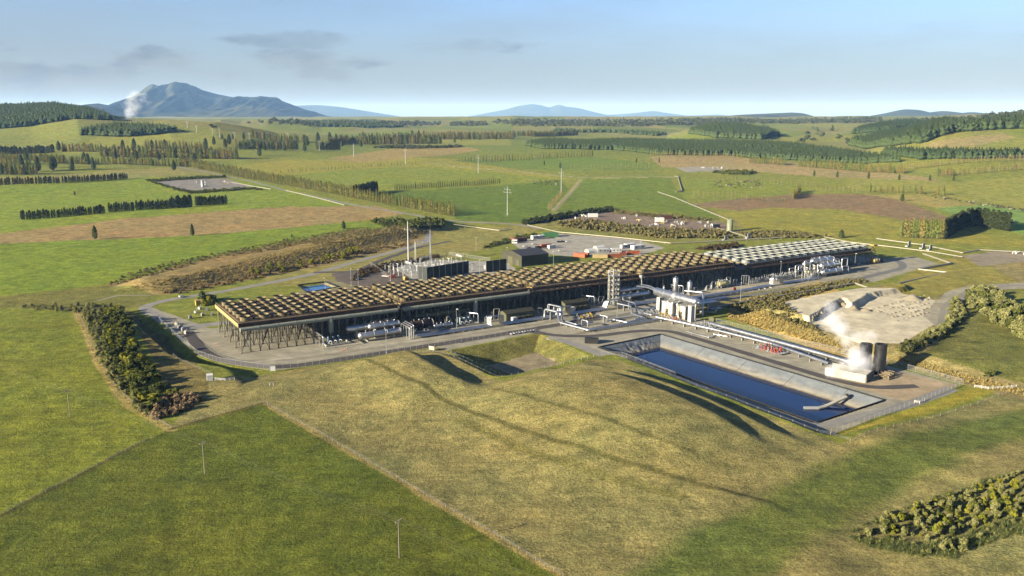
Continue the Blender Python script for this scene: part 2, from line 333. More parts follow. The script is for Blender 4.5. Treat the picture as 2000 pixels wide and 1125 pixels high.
# ------------------------------------------------------------------ mesh building
COL = S.collection
class MB:
    def __init__(s): s.v = []; s.f = []; s.sm = []; s.mi = []; s.m = 0
    def add(s, vs, fs, smooth=False):
        o = len(s.v); s.v.extend([tuple(map(float, q)) for q in vs])
        for f in fs: s.f.append(tuple(o + i for i in f)); s.sm.append(smooth); s.mi.append(s.m)
        return s
    def box(s, c, d, rz=0.0, taper=1.0):
        x, y, z = d[0] / 2, d[1] / 2, d[2] / 2; ca, sa = math.cos(rz), math.sin(rz); vs = []
        for k, tz in ((-1, 1.0), (1, taper)):
            for i, j in ((-1, -1), (1, -1), (1, 1), (-1, 1)):
                px, py = i * x * tz, j * y * tz; vs.append((c[0] + px * ca - py * sa, c[1] + px * sa + py * ca, c[2] + k * z))
        return s.add(vs, [(3, 2, 1, 0), (4, 5, 6, 7), (0, 1, 5, 4), (1, 2, 6, 5), (2, 3, 7, 6), (3, 0, 4, 7)])
    def bar(s, p, q, w, h=None):          # square bar between two points
        return s.cyl(p, q, w * .7071, None, 4)
    def cyl(s, p, q, r0, r1=None, n=12, caps=True):
        r1 = r0 if r1 is None else r1
        p, q = Vector(p), Vector(q); d = (q - p).normalized()
        a = d.cross(Vector((0, 0, 1))) if abs(d.z) < .99 else Vector((1, 0, 0)); a.normalize(); b = d.cross(a)
        off = math.pi / 4 if n == 4 else 0
        vs = []
        for c, r in ((p, r0), (q, r1)):
            for i in range(n):
                t = 2 * math.pi * i / n + off; vs.append(c + a * (r * math.cos(t)) + b * (r * math.sin(t)))
        s.add(vs, [(i, (i + 1) % n, n + (i + 1) % n, n + i) for i in range(n)], n > 5)
        if caps: s.add(vs, [tuple(range(n - 1, -1, -1)), tuple(range(n, 2 * n))])
        return s
    def lathe(s, c, prof, n=20, axis='z', smooth=True):      # prof: (radius, height)
        vs = []
        for r, h in prof:
            for i in range(n):
                t = 2 * math.pi * i / n; x, y = r * math.cos(t), r * math.sin(t)
                vs.append((c[0] + x, c[1] + y, c[2] + h) if axis == 'z' else (c[0] + h, c[1] + x, c[2] + y) if axis == 'x' else (c[0] + y, c[1] + h, c[2] + x))
        return s.add(vs, [(k * n + i, k * n + (i + 1) % n, (k + 1) * n + (i + 1) % n, (k + 1) * n + i) for k in range(len(prof) - 1) for i in range(n)], smooth)
    def tube(s, pts, r, n=10, fillet=None):
        P = [Vector(p) for p in pts]; fillet = r * 2.2 if fillet is None else fillet; Q = [P[0]]
        for i in range(1, len(P) - 1):
            a, b, c = P[i - 1], P[i], P[i + 1]; l = min(fillet, (a - b).length * .45, (c - b).length * .45)
            u, w = b + (a - b).normalized() * l, b + (c - b).normalized() * l
            for k in range(5):
                t = k / 4; Q.append(u * (1 - t) ** 2 + b * (2 * t * (1 - t)) + w * t * t)
        Q.append(P[-1]); vs = []; ref = None
        for i, p in enumerate(Q):
            d = (Q[min(i + 1, len(Q) - 1)] - Q[max(i - 1, 0)]).normalized()
            if ref is None: ref = d.cross(Vector((0, 0, 1))) if abs(d.z) < .95 else d.cross(Vector((1, 0, 0)))
            ref = ref - d * ref.dot(d)
            if ref.length < 1e-6: ref = d.orthogonal()
            ref.normalize(); bb = d.cross(ref)
            for k in range(n):
                t = 2 * math.pi * k / n; vs.append(p + ref * (r * math.cos(t)) + bb * (r * math.sin(t)))
        m = len(Q)
        s.add(vs, [(k * n + i, k * n + (i + 1) % n, (k + 1) * n + (i + 1) % n, (k + 1) * n + i) for k in range(m - 1) for i in range(n)], n > 5)
        return s.add(vs, [tuple(range(n - 1, -1, -1)), tuple(range((m - 1) * n, m * n))])
    def gable(s, c, d, rise, over=0.4):    # body with a gable roof, ridge along x; c = centre of the base
        x, y, h = d[0] / 2, d[1] / 2, d[2]
        X, Yy, Z = c
        vs = [(X - x, Yy - y, Z), (X + x, Yy - y, Z), (X + x, Yy + y, Z), (X - x, Yy + y, Z), (X - x, Yy - y, Z + h), (X + x, Yy - y, Z + h), (X + x, Yy + y, Z + h), (X - x, Yy + y, Z + h), (X - x, Yy, Z + h + rise), (X + x, Yy, Z + h + rise)]
        return s.add(vs, [(0, 1, 5, 4), (2, 3, 7, 6), (1, 2, 6, 9, 5), (3, 0, 4, 8, 7)])
    def gable_roof(s, c, d, rise, over=0.5, th=0.18):
        x, y, h = d[0] / 2 + over, d[1] / 2 + over, d[2]; X, Yy, Z = c; e = rise * over / (d[1] / 2)
        z0, z1 = Z + h - e + .03, Z + h + rise + .03
        vs = [(X - x, Yy - y, z0), (X + x, Yy - y, z0), (X + x, Yy, z1), (X - x, Yy, z1), (X + x, Yy + y, z0), (X - x, Yy + y, z0)]
        vs += [(a, b, q + th) for a, b, q in vs]
        return s.add(vs, [(6, 7, 8, 9), (9, 8, 10, 11), (3, 2, 1, 0), (5, 4, 2, 3), (0, 1, 7, 6), (4, 5, 11, 10), (1, 2, 8, 7), (2, 4, 10, 8), (3, 0, 6, 9), (5, 3, 9, 11)])
    def data(s, name, mats):
        me = bpy.data.meshes.new(name); me.from_pydata(s.v, [], s.f)
        for m in (mats if isinstance(mats, (list, tuple)) else [mats]): me.materials.append(m)
        me.polygons.foreach_set('use_smooth', s.sm); me.polygons.foreach_set('material_index', s.mi); me.update(); return me
def link(name, me, parent=None, loc=None, rz=None):
    o = bpy.data.objects.new(name, me); COL.objects.link(o)
    if parent: o.parent = parent
    if loc is not None: o.location = tuple(map(float, loc))
    if rz is not None: o.rotation_euler = (0, 0, rz)
    return o
def tag(o, label=None, cat=None, group=None, kind=None):
    if label: o['label'] = label
    if cat: o['category'] = cat
    if group: o['group'] = group
    if kind: o['kind'] = kind
    return o
def thing(name, label, cat, loc=(0, 0, 0), rz=0.0, group=None):
    return tag(link(name, None, None, loc, rz), label, cat, group)
def part(name, mb, m, parent, label=None):
    o = link(name, mb.data(name, m), parent)
    if label: o['label'] = label
    return o
def single(name, mb, m, label, cat, loc=(0, 0, 0), rz=0.0, group=None, kind=None):
    return tag(link(name, mb.data(name, m), None, loc, rz), label, cat, group, kind)
def dup(root, loc, rz, label=None, group=None, scale=None):
    r = root.copy(); COL.objects.link(r); r.location = tuple(map(float, loc)); r.rotation_euler = (0, 0, rz)
    if label: r['label'] = label
    if group: r['group'] = group
    if scale: r.scale = scale if isinstance(scale, tuple) else (scale,) * 3
    for ch in list(root.children):
        c = ch.copy(); COL.objects.link(c); c.parent = r
        for g in list(ch.children):
            d = g.copy(); COL.objects.link(d); d.parent = c
    return r
def npmesh(name, V, F, mats, smooth=False, mi=None):     # V (n,3), F (m,k) fast
    me = bpy.data.meshes.new(name); n, k = F.shape
    me.vertices.add(len(V)); me.vertices.foreach_set('co', np.ascontiguousarray(V, np.float32).ravel())
    me.loops.add(n * k); me.loops.foreach_set('vertex_index', np.ascontiguousarray(F, np.int32).ravel())
    me.polygons.add(n); me.polygons.foreach_set('loop_start', np.arange(0, n * k, k, dtype=np.int32))
    me.polygons.foreach_set('loop_total', np.full(n, k, np.int32))
    if smooth: me.polygons.foreach_set('use_smooth', np.ones(n, bool))
    for m in (mats if isinstance(mats, (list, tuple)) else [mats]): me.materials.append(m)
    if mi is not None: me.polygons.foreach_set('material_index', np.ascontiguousarray(mi, np.int32))
    me.update(calc_edges=True); return me
def P3(a, b, z=0.0):
    x, y = XY(a, b); return (float(x), float(y), float(z))
def near(u, v, up=0.0):
    p = T(u, v); return (float(p[0]), float(p[1]), float(p[2]) + up)

# ------------------------------------------------------------------ the ground
def build_ground():
    azf = np.radians(np.linspace(-36, 36, 1080)); ext = np.radians(np.linspace(37, 80, 50))
    az = np.concatenate([-ext[::-1], azf, ext])
    D = np.concatenate([np.linspace(15, 115, 18), np.arange(120, 620, 0.85), np.arange(620, 900, 1.4), np.geomspace(901, 46000, 480)])
    A, R = np.meshgrid(az, D); X = (R * np.sin(A)).ravel(); Y = (R * np.cos(A)).ravel()
    Z = H(X, Y)
    nr, nc = R.shape; i = np.arange(nr * nc).reshape(nr, nc)
    F = np.stack([i[:-1, :-1], i[:-1, 1:], i[1:, 1:], i[1:, :-1]], -1).reshape(-1, 4)[:, ::-1]
    DD = R.ravel()
    C = np.zeros((len(X), 4)); C[:, 3] = 1.0
    def c3(c): return np.array(lin(c, 0.5)) * ((1.30, 1.10, 0.84) if c[1] > c[0] else (1.04, 1.02, .95))
    C[:, :3] = c3((122, 138, 66))
    t = ss(1800, 5000, DD)[:, None]; C[:, :3] = C[:, :3] * (1 - t) + c3((126, 136, 84)) * t
    # broad patchwork of far paddocks
    far = DD > 1250
    cell = vnoise(np.floor((X + 40 * fbm(X / 300, Y / 300, 2)) / 310) * 7.7, np.floor((Y + 60 * fbm(X / 240, Y / 240, 4)) / 420) * 5.3, 77)
    pal = np.array([c3((116, 138, 62)), c3((134, 146, 76)), c3((150, 146, 86)), c3((106, 130, 66)), c3((140, 140, 88)), c3((122, 138, 74))])
    pk = pal[np.clip((cell * 6).astype(int), 0, 5)]
    t = (ss(1500, 2100, DD) * 0.75)[:, None]; C[:, :3] = C[:, :3] * (1 - t) + pk * t
    a, b = AB(X, Y)
    wxs = fbm(X / 9, Y / 9, 41, 3); wys = fbm(X / 9 + 50, Y / 9, 43, 3)
    def paint(poly, col, g=1.0, warp=2.0, mixk=1.0, space='px'):
        P = Tp(poly)[:, :2] if space == 'px' else np.array([XY(*q) for q in poly])
        lo, hi = P.min(0) - 30, P.max(0) + 30
        m = np.where((X > lo[0]) & (X < hi[0]) & (Y > lo[1]) & (Y < hi[1]))[0]
        if not len(m): return
        w = warp * (1 + DD[m] / 600)
        k = inside(X[m] + wxs[m] * w, Y[m] + wys[m] * w, P); m = m[k]
        C[m, :3] = C[m, :3] * (1 - mixk) + c3(col) * mixk; C[m, 3] = g
    def stripe(pts, width, col, g=1.0, warp=1.0, mixk=1.0, space='px'):
        P = Tp(pts)[:, :2] if space == 'px' else np.array([XY(*q) for q in pts])
        lo, hi = P.min(0) - 60, P.max(0) + 60
        m = np.where((X > lo[0]) & (X < hi[0]) & (Y > lo[1]) & (Y < hi[1]))[0]
        d = pldist(X[m] + wxs[m] * warp * 2, Y[m] + wys[m] * warp * 2, P); k = ss(width, width * 0.45, d)[:, None] * mixk
        C[m, :3] = C[m, :3] * (1 - k) + c3(col) * k; C[m, 3] = C[m, 3] * (1 - k[:, 0]) + g * k[:, 0]
    for f in FIELDS: paint(*f[:2], **(f[2] if len(f) > 2 else {}))
    for f in STRIPES: stripe(*f[:3], **(f[3] if len(f) > 3 else {}))
    me = npmesh('ground', np.stack([X, Y, Z], 1), F, ground_mat(), True)
    at = me.color_attributes.new('Tint', 'FLOAT_COLOR', 'POINT'); at.data.foreach_set('color', C.astype(np.float32).ravel())
    tag(link('ground', me), 'rolling pasture, mown mound and gravel yard around the power station', None, None, 'structure')
def ground_mat():
    m = bpy.data.materials.new('ground'); nt, N, L = nodes_of(m)
    p = N.new('ShaderNodeBsdfPrincipled'); o = N.new('ShaderNodeOutputMaterial'); L.new(p.outputs[0], o.inputs[0])
    p.inputs['Roughness'].default_value = 0.95; p.inputs['Specular IOR Level'].default_value = 0.1
    at = N.new('ShaderNodeVertexColor'); at.layer_name = 'Tint'
    g = N.new('ShaderNodeNewGeometry')
    def noise(sc, det=5, rough=.6, rot=0, sx=1):
        mp = N.new('ShaderNodeMapping'); mp.inputs['Scale'].default_value = (sc, sc * sx, sc); mp.inputs['Rotation'].default_value = (0, 0, rot)
        L.new(g.outputs['Position'], mp.inputs[0]); n = N.new('ShaderNodeTexNoise'); n.inputs['Scale'].default_value = 1
        n.inputs['Detail'].default_value = det; n.inputs['Roughness'].default_value = rough; L.new(mp.outputs[0], n.inputs['Vector']); return n.outputs[0]
    def rng_(s, lo, hi, a, b):
        r = N.new('ShaderNodeMapRange'); r.inputs[1].default_value = lo; r.inputs[2].default_value = hi; r.inputs[3].default_value = a; r.inputs[4].default_value = b
        L.new(s, r.inputs[0]); return r.outputs[0]
    fine = noise(1.5, 5, .75); mid = noise(0.11, 5, .62); big = noise(0.018, 5, .6); streak = noise(0.06, 5, .6, math.radians(20), 9)
    patch = noise(0.3, 4, .6); gr = at.outputs['Alpha']
    f = mathn(nt, 'MULTIPLY', rng_(fine, .32, .68, .35, 1.65), rng_(mid, .3, .7, .70, 1.30))
    f = mathn(nt, 'MULTIPLY', mathn(nt, 'MULTIPLY', f, rng_(streak, .3, .7, .84, 1.16)), rng_(patch, .32, .68, .78, 1.22))
    f = mathn(nt, 'ADD', mathn(nt, 'MULTIPLY', f, gr), mathn(nt, 'MULTIPLY', mathn(nt, 'SUBTRACT', 1.0, gr), mathn(nt, 'MULTIPLY', rng_(mid, .3, .7, .76, 1.22), rng_(patch, .3, .7, .86, 1.12))))
    v = N.new('ShaderNodeVectorMath'); v.operation = 'SCALE'; L.new(at.outputs['Color'], v.inputs[0]); L.new(f, v.inputs['Scale'])
    warm = N.new('ShaderNodeVectorMath'); warm.operation = 'MULTIPLY'; L.new(v.outputs[0], warm.inputs[0]); warm.inputs[1].default_value = (1.20, 1.02, 0.92)
    cool = N.new('ShaderNodeVectorMath'); cool.operation = 'MULTIPLY'; L.new(v.outputs[0], cool.inputs[0]); cool.inputs[1].default_value = (0.88, 1.0, 0.95)
    hue = mathn(nt, 'ADD', mathn(nt, 'MULTIPLY', rng_(big, .3, .7, 0, 1), .6), mathn(nt, 'MULTIPLY', rng_(mid, .3, .7, 0, 1), .4))
    x = N.new('ShaderNodeMix'); x.data_type = 'RGBA'; L.new(hue, x.inputs[0]); L.new(cool.outputs[0], x.inputs[6]); L.new(warm.outputs[0], x.inputs[7])
    y = N.new('ShaderNodeMix'); y.data_type = 'RGBA'; L.new(gr, y.inputs[0]); L.new(v.outputs[0], y.inputs[6]); L.new(x.outputs[2], y.inputs[7])
    L.new(y.outputs[2], p.inputs['Base Color'])
    b = N.new('ShaderNodeBump'); b.inputs['Distance'].default_value = 0.8
    tuft = noise(0.9, 6, .75)
    L.new(mathn(nt, 'MULTIPLY', mathn(nt, 'ADD', mathn(nt, 'MULTIPLY', gr, 0.9), 0.10), 1.0), b.inputs['Strength']); L.new(tuft, b.inputs['Height']); L.new(b.outputs[0], p.inputs['Normal'])
    return m
GRAV = (170, 165, 148)
FIELDS = [
    # far and middle paddocks, as (outline, colour)
    ([(0, 478), (240, 455), (560, 447), (660, 430), (760, 440), (640, 470), (420, 505), (205, 558), (0, 578), (-300, 590), (-300, 490)], (116, 144, 52)),
    ([(-300, 372), (0, 362), (300, 345), (480, 350), (720, 402), (560, 404), (240, 426), (0, 456), (-300, 470)], (122, 148, 58)),
    ([(-300, 474), (0, 456), (240, 427), (560, 404), (735, 402), (790, 418), (700, 432), (480, 452), (200, 468), (0, 476), (-300, 492)], (164, 144, 98)),
    ([(-300, 342), (60, 345), (250, 330), (420, 325), (480, 335), (300, 345), (0, 360), (-300, 370)], (150, 148, 88)),
    ([(420, 328), (560, 312), (900, 310), (1000, 330), (1130, 350), (980, 355), (560, 345)], (140, 148, 70)),
    ([(560, 342), (680, 332), (830, 325), (1000, 340), (1120, 352), (980, 361), (770, 376), (640, 362)], (124, 144, 62)),
    ([(640, 310), (760, 291), (900, 285), (940, 293), (850, 305), (700, 318)], (164, 148, 94)),
    ([(735, 377), (980, 362), (1095, 352), (1110, 370), (1070, 418), (1020, 434), (900, 432), (870, 415), (760, 398)], (96, 124, 50)),
    ([(1090, 412), (1140, 352), (1310, 346), (1320, 372), (1350, 398), (1420, 432), (1300, 415), (1180, 408), (1100, 425)], (104, 130, 54)),
    ([(880, 312), (1160, 306), (1280, 320), (1270, 332), (1110, 334), (1000, 328)], (106, 134, 62)),
    ([(1270, 305), (1420, 305), (1560, 318), (1780, 342), (1840, 352), (1760, 360), (1560, 342), (1400, 330), (1290, 326)], (168, 152, 106)),
    ([(1320, 346), (1480, 352), (1600, 366), (1680, 378), (1560, 380), (1460, 390), (1340, 385)], (122, 142, 62)),
    ([(1345, 400), (1440, 388), (1560, 379), (1700, 379), (1780, 398), (1870, 432), (1790, 434), (1640, 408), (1520, 405), (1440, 412), (1370, 404)], (142, 122, 92)),
    ([(1390, 416), (1520, 406), (1640, 410), (1780, 436), (2000, 470), (2300, 500), (2300, 540), (2000, 484), (1760, 470), (1600, 462), (1440, 450)], (136, 144, 70)),
    ([(1690, 380), (1860, 386), (1920, 402), (1830, 406), (1780, 396)], (168, 156, 90)),
    ([(1825, 406), (1930, 400), (2100, 412), (2300, 430), (2300, 480), (2000, 458), (1900, 436)], (116, 154, 88)),
    ([(1640, 345), (1840, 355), (2300, 330), (2300, 420), (2000, 410), (1800, 382), (1660, 372)], (134, 146, 76)),
    ([(1850, 272), (1960, 262), (1980, 268), (1900, 288), (1830, 290), (1800, 284)], (158, 146, 100)),
    ([(1030, 432), (1090, 416), (1190, 410), (1440, 432), (1480, 470), (1300, 470), (1080, 448)], (138, 138, 78)),
    ([(1090, 428), (1190, 414), (1300, 424), (1425, 437), (1425, 452), (1300, 449), (1140, 436)], (140, 124, 110), dict(g=.2)),
    ([(300, 356), (340, 350), (440, 348), (490, 364), (460, 370), (370, 372)], (150, 146, 140), dict(g=.2)),
    ([(1320, 328), (1370, 325), (1420, 328), (1400, 334), (1340, 336)], (165, 160, 150), dict(g=.2)),
    ([(600, 470), (860, 440), (1070, 438), (1010, 470), (900, 500), (700, 540), (560, 560), (500, 555)], (150, 146, 84)),
    ([(205, 558), (420, 500), (700, 447), (860, 442), (800, 480), (700, 505), (500, 545), (330, 575), (240, 580)], (156, 138, 92)),
    ([(-300, 620), (0, 580), (205, 556), (300, 575), (280, 600), (100, 612), (-100, 640)], (126, 126, 66)),
    ([(-500, 620), (0, 600), (150, 608), (190, 700), (250, 790), (335, 838), (290, 858), (0, 1008), (-600, 1250)], (114, 130, 52)),
    ([(-1200, 2400), (-600, 1250), (0, 1008), (290, 858), (335, 838), (515, 787), (800, 950), (1095, 1122), (1300, 2400)], (92, 108, 44)),
    ([(515, 787), (335, 838), (390, 735), (420, 742), (540, 728), (860, 676), (985, 745), (1165, 700), (1215, 706), (1640, 866), (1960, 765), (2600, 680), (2600, 2400), (1300, 2400), (1095, 1122), (800, 950)], (148, 142, 92)),
    ([(240, 600), (330, 660), (410, 740), (400, 790), (330, 770), (275, 650)], (126, 118, 72)),
    ([(1000, 475), (1075, 456), (1240, 466), (1300, 484), (1240, 502), (1100, 500), (1020, 490)], (176, 172, 162), dict(g=.05)),
    ([(1740, 700), (1800, 700), (2000, 755), (2300, 800), (2300, 830), (1900, 757)], (170, 154, 104)),
    ([(1800, 692), (1870, 640), (1890, 590), (2300, 590), (2300, 800), (2000, 748)], (108, 118, 68)),
    ([(1870, 572), (1960, 550), (2300, 560), (2300, 600), (1890, 600)], (124, 140, 64)),
    ([(1700, 590), (1790, 520), (1880, 500), (1990, 552), (1860, 570), (1800, 585)], (140, 144, 72)),
    ([(1870, 500), (1960, 488), (2300, 500), (2300, 560), (2000, 545)], (158, 148, 128), dict(g=.15)),
]
PADG = [(-24, 140), (-22.5, 92), (-20.5, 46), (-17.5, 8), (-11, -9), (-2, -22), (8, -36), (31, -37.5), (89, -37), (89, -47), (149, -41.5), (149, -97), (158.5, -102), (158.5, -222),
        (257, -213), (256, -178), (246, -78), (246, -60), (300, -47), (430, -47), (540, -26), (556, 5), (520, 12), (505, 56), (350, 58), (170, 62), (-2, 60), (-12, 100)]
FIELDS += [(RIGHT, (150, 140, 94), dict(space='ab')),
    ([(1800, 692), (1870, 640), (1890, 590), (2300, 590), (2300, 800), (2000, 748)], (108, 118, 68)), ([(1870, 572), (1960, 550), (2300, 560), (2300, 600), (1890, 600)], (124, 136, 70)), ([(1700, 590), (1790, 520), (1880, 500), (1990, 552), (1860, 570), (1800, 585)], (138, 142, 78)),
    (PADG, GRAV, dict(g=.05, warp=.6, space='ab')),
    ([(247, -62), (300, -46), (430, -46), (430, -28), (300, -28), (252, -40)], (142, 136, 82), dict(space='ab')),
    ([(92, -101), (91, -48), (148, -44), (146, -93)], (122, 122, 70), dict(space='ab', warp=.5)),
    ([(106, -92), (104, -64), (138, -58), (137, -84)], (158, 146, 120), dict(space='ab', g=.4, warp=4)),
    ([(150, 120), (235, 120), (250, 160), (205, 200), (160, 190)], (176, 174, 166), dict(space='ab', g=.05)),
    ([(98, 108), (150, 100), (160, 190), (110, 185)], (116, 106, 98), dict(space='ab', g=.05)),
    ([(216, -188), (250, -182), (256, -212), (216, -220)], (182, 164, 136), dict(space='ab', g=.1)),
    ([(1430, 592), (1600, 548), (1680, 564), (1560, 585), (1490, 606), (1500, 640), (1640, 680), (1700, 705), (1660, 705), (1420, 622)], (196, 172, 104), dict()),
    ([(1488, 604), (1560, 582), (1680, 563), (1760, 572), (1830, 588), (1845, 622), (1765, 670), (1690, 674), (1610, 646)], (218, 208, 182), dict(g=.1)),
    ([(1800, 610), (1850, 570), (1900, 556), (2000, 552), (2300, 560), (2300, 572), (2000, 564), (1900, 570), (1860, 590), (1830, 640)], (172, 166, 146), dict(g=.1)),
    ([(520, 600), (640, 545), (700, 560), (640, 590), (560, 605)], (150, 142, 110), dict(g=.3)),
]
STRIPES = [
    ([(-10, -8), (20, -24), (90, -26), (200, -25)], 2.2, (140, 134, 120), dict(space='ab', g=.05, mixk=.6)), ([(4, -18), (60, -20), (88, -22)], 1.6, (196, 190, 172), dict(space='ab', g=.05, mixk=.6)), ([(232, -90), (236, -130), (240, -176)], 3, (176, 160, 132), dict(space='ab', g=.1, mixk=.6)),
    ([(260, -27), (330, -26), (420, -27)], 2.5, (150, 146, 134), dict(space='ab', g=.05, mixk=.6)), ([(160, -56), (190, -50), (214, -48)], 3, (138, 128, 112), dict(space='ab', g=.05, mixk=.7)), ([(280, -10), (340, -12)], 5, (186, 178, 156), dict(space='ab', g=.05, mixk=.7)),
    ([(1280, 1180), (1420, 1085), (1600, 975), (1750, 905), (1850, 862), (2000, 822), (2300, 750)], 17, (90, 112, 54), dict(mixk=.85, warp=4)),
    ([(900, 820), (1000, 870), (1180, 930), (1330, 970)], 3, (104, 104, 50), dict(mixk=.5)),
    (DR1, 1.8, (104, 102, 54), dict(space='ab', mixk=.7)), (DR2, 1.5, (112, 108, 60), dict(space='ab', mixk=.6)),
    ([(150, 608), (190, 700), (250, 790), (335, 838)], 3.0, (172, 158, 98)),
    ([(515, 787), (800, 950), (1095, 1122)], 1.8, (160, 146, 92)), ([(335, 838), (515, 787)], 1.6, (110, 104, 56)),
    ([(0, 1008), (290, 858)], 1.3, (90, 88, 46)),
    ([(160, -226), (220, -224), (262, -222)], 5, (146, 148, 62), dict(space='ab')),
    ([(880, 325), (1000, 334), (1130, 346), (1180, 348), (1330, 346)], 3.5, (176, 172, 112)),
    ([(1080, 412), (1110, 380), (1135, 350)], 4, (180, 170, 120)), ([(1560, 380), (1700, 356), (1790, 345)], 3, (170, 165, 105), dict(mixk=.6)),
]
build_ground()
# ------------------------------------------------------------------ mountains and far ranges
def ridge(name, label, pts, Y0, w, zb, m, gully=0.0, seed=1):
    us = np.linspace(pts[0][0], pts[-1][0], 420); rows = np.linspace(-1, 1, 61)
    top = CAMH + Y0 * (VH - np.interp(us, [p[0] for p in pts], [p[1] for p in pts])) / FPX
    top = np.convolve(np.pad(top, 3, mode='edge'), np.ones(7) / 7, 'valid')
    U_, R_ = np.meshgrid(us, rows); Yv = Y0 + R_ * w; Xv = (U_ - 1000) / FPX * Y0 * CP * (1 + 0.25 * R_ * w / Y0)
    s = 1 - np.abs(R_); prof = s ** 1.25 if gully else ss(0, 1, s)
    hh = np.maximum(top[None, :] - zb, 0)
    ed = ss(0, .03, (U_ - us[0]) / (us[-1] - us[0])) * ss(1, .97, (U_ - us[0]) / (us[-1] - us[0]))
    g = (1 - np.abs(3 * fbm(Xv / 520 + R_ * .4, Yv / 3000, seed, 5))) - 0.72
    Z = zb - 15 + (hh * prof * (1 + gully * g * (1 - s ** 5) * 1.5) + 15) * ed + gully * hh * .12 * fbm(Xv / 260, Yv / 260, seed + 9, 4) * s
    nr, nc = Xv.shape; i = np.arange(nr * nc).reshape(nr, nc)
    F = np.stack([i[:-1, :-1], i[:-1, 1:], i[1:, 1:], i[1:, :-1]], -1).reshape(-1, 4)
    tag(link(name, npmesh(name, np.stack([Xv.ravel(), Yv.ravel(), Z.ravel()], 1), F, m, True)), label, None, None, 'structure')
def hill_mat(name, c1, c2, sc):
    m = bpy.data.materials.new(name); nt, N, L = nodes_of(m); o = N.new('ShaderNodeOutputMaterial'); d = N.new('ShaderNodeBsdfDiffuse'); L.new(d.outputs[0], o.inputs[0])
    g = N.new('ShaderNodeNewGeometry'); n = N.new('ShaderNodeTexNoise'); n.inputs['Scale'].default_value = sc; n.inputs['Detail'].default_value = 7; L.new(g.outputs['Position'], n.inputs['Vector'])
    sp = N.new('ShaderNodeSeparateXYZ'); L.new(g.outputs['Position'], sp.inputs[0])
    hz = N.new('ShaderNodeMapRange'); hz.inputs[1].default_value = 95; hz.inputs[2].default_value = 260; hz.inputs[3].default_value = .35; hz.inputs[4].default_value = 0; L.new(sp.outputs[2], hz.inputs[0])
    r = N.new('ShaderNodeMapRange'); r.inputs[1].default_value = .45; r.inputs[2].default_value = .62; L.new(mathn(nt, 'ADD', n.outputs[0], mathn(nt, 'MULTIPLY', hz.outputs[0], .5)), r.inputs[0])
    x = N.new('ShaderNodeMix'); x.data_type = 'RGBA'; L.new(r.outputs[0], x.inputs[0]); x.inputs[6].default_value = (*lin(c1), 1); x.inputs[7].default_value = (*lin(c2), 1); L.new(x.outputs[2], d.inputs[0]); return m
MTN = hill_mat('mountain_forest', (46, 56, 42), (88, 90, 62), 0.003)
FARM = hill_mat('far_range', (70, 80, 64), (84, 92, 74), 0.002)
ridge('mountain', 'triple peaked forested volcano rising behind the plain', [(150, 228), (200, 224), (240, 213), (265, 192), (290, 174), (303, 166), (318, 170), (332, 168), (340, 171), (352, 166), (372, 168), (395, 176), (430, 186), (462, 193), (480, 191), (515, 190), (535, 192), (565, 202), (600, 216), (625, 228), (660, 233)], 12000, 2600, 104, MTN, 0.95, 4)
ridge('hills', 'low dark hill at the foot of the volcano', [(70, 228), (140, 210), (170, 205), (195, 203), (222, 208), (245, 220), (290, 232)], 9500, 1100, 104, MTN, 0.3, 6)
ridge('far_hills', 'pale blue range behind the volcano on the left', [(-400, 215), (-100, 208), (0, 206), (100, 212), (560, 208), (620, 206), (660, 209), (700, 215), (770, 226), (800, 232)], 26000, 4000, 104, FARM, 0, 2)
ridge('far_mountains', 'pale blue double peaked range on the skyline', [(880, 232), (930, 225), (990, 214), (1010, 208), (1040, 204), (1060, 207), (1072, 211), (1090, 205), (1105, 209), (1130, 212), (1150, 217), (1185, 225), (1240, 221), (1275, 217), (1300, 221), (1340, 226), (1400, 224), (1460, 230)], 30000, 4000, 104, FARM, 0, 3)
ridge('hills', 'flat topped blue hill on the right skyline', [(1350, 232), (1400, 228), (1450, 224), (1500, 222), (1545, 220), (1562, 221), (1580, 229), (1640, 232)], 9000, 900, 100, MTN, 0, 7)
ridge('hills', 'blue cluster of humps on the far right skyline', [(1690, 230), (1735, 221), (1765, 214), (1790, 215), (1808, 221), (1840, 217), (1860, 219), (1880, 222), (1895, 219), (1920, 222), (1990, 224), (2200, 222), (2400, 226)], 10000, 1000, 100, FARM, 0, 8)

# ------------------------------------------------------------------ air
def haze():
    b = MB(); b.box((0, 0, 0), (90000, 90000, 732)); m = bpy.data.materials.new('haze'); nt, N, L = nodes_of(m)
    o = N.new('ShaderNodeOutputMaterial'); v = N.new('ShaderNodeVolumePrincipled'); v.inputs['Color'].default_value = (0.30, 0.54, 1.0, 1); v.inputs['Absorption Color'].default_value = (1, 1, 1, 1)
    v.inputs['Density'].default_value = HAZE_D; v.inputs['Anisotropy'].default_value = 0.0; L.new(v.outputs[0], o.inputs['Volume'])
    m.cycles.homogeneous_volume = True
    single('haze', b, m, 'thin bluish air over the whole plain', None, (0, 0, 354), kind='stuff')
HAZE_D = 2.6e-5
haze()

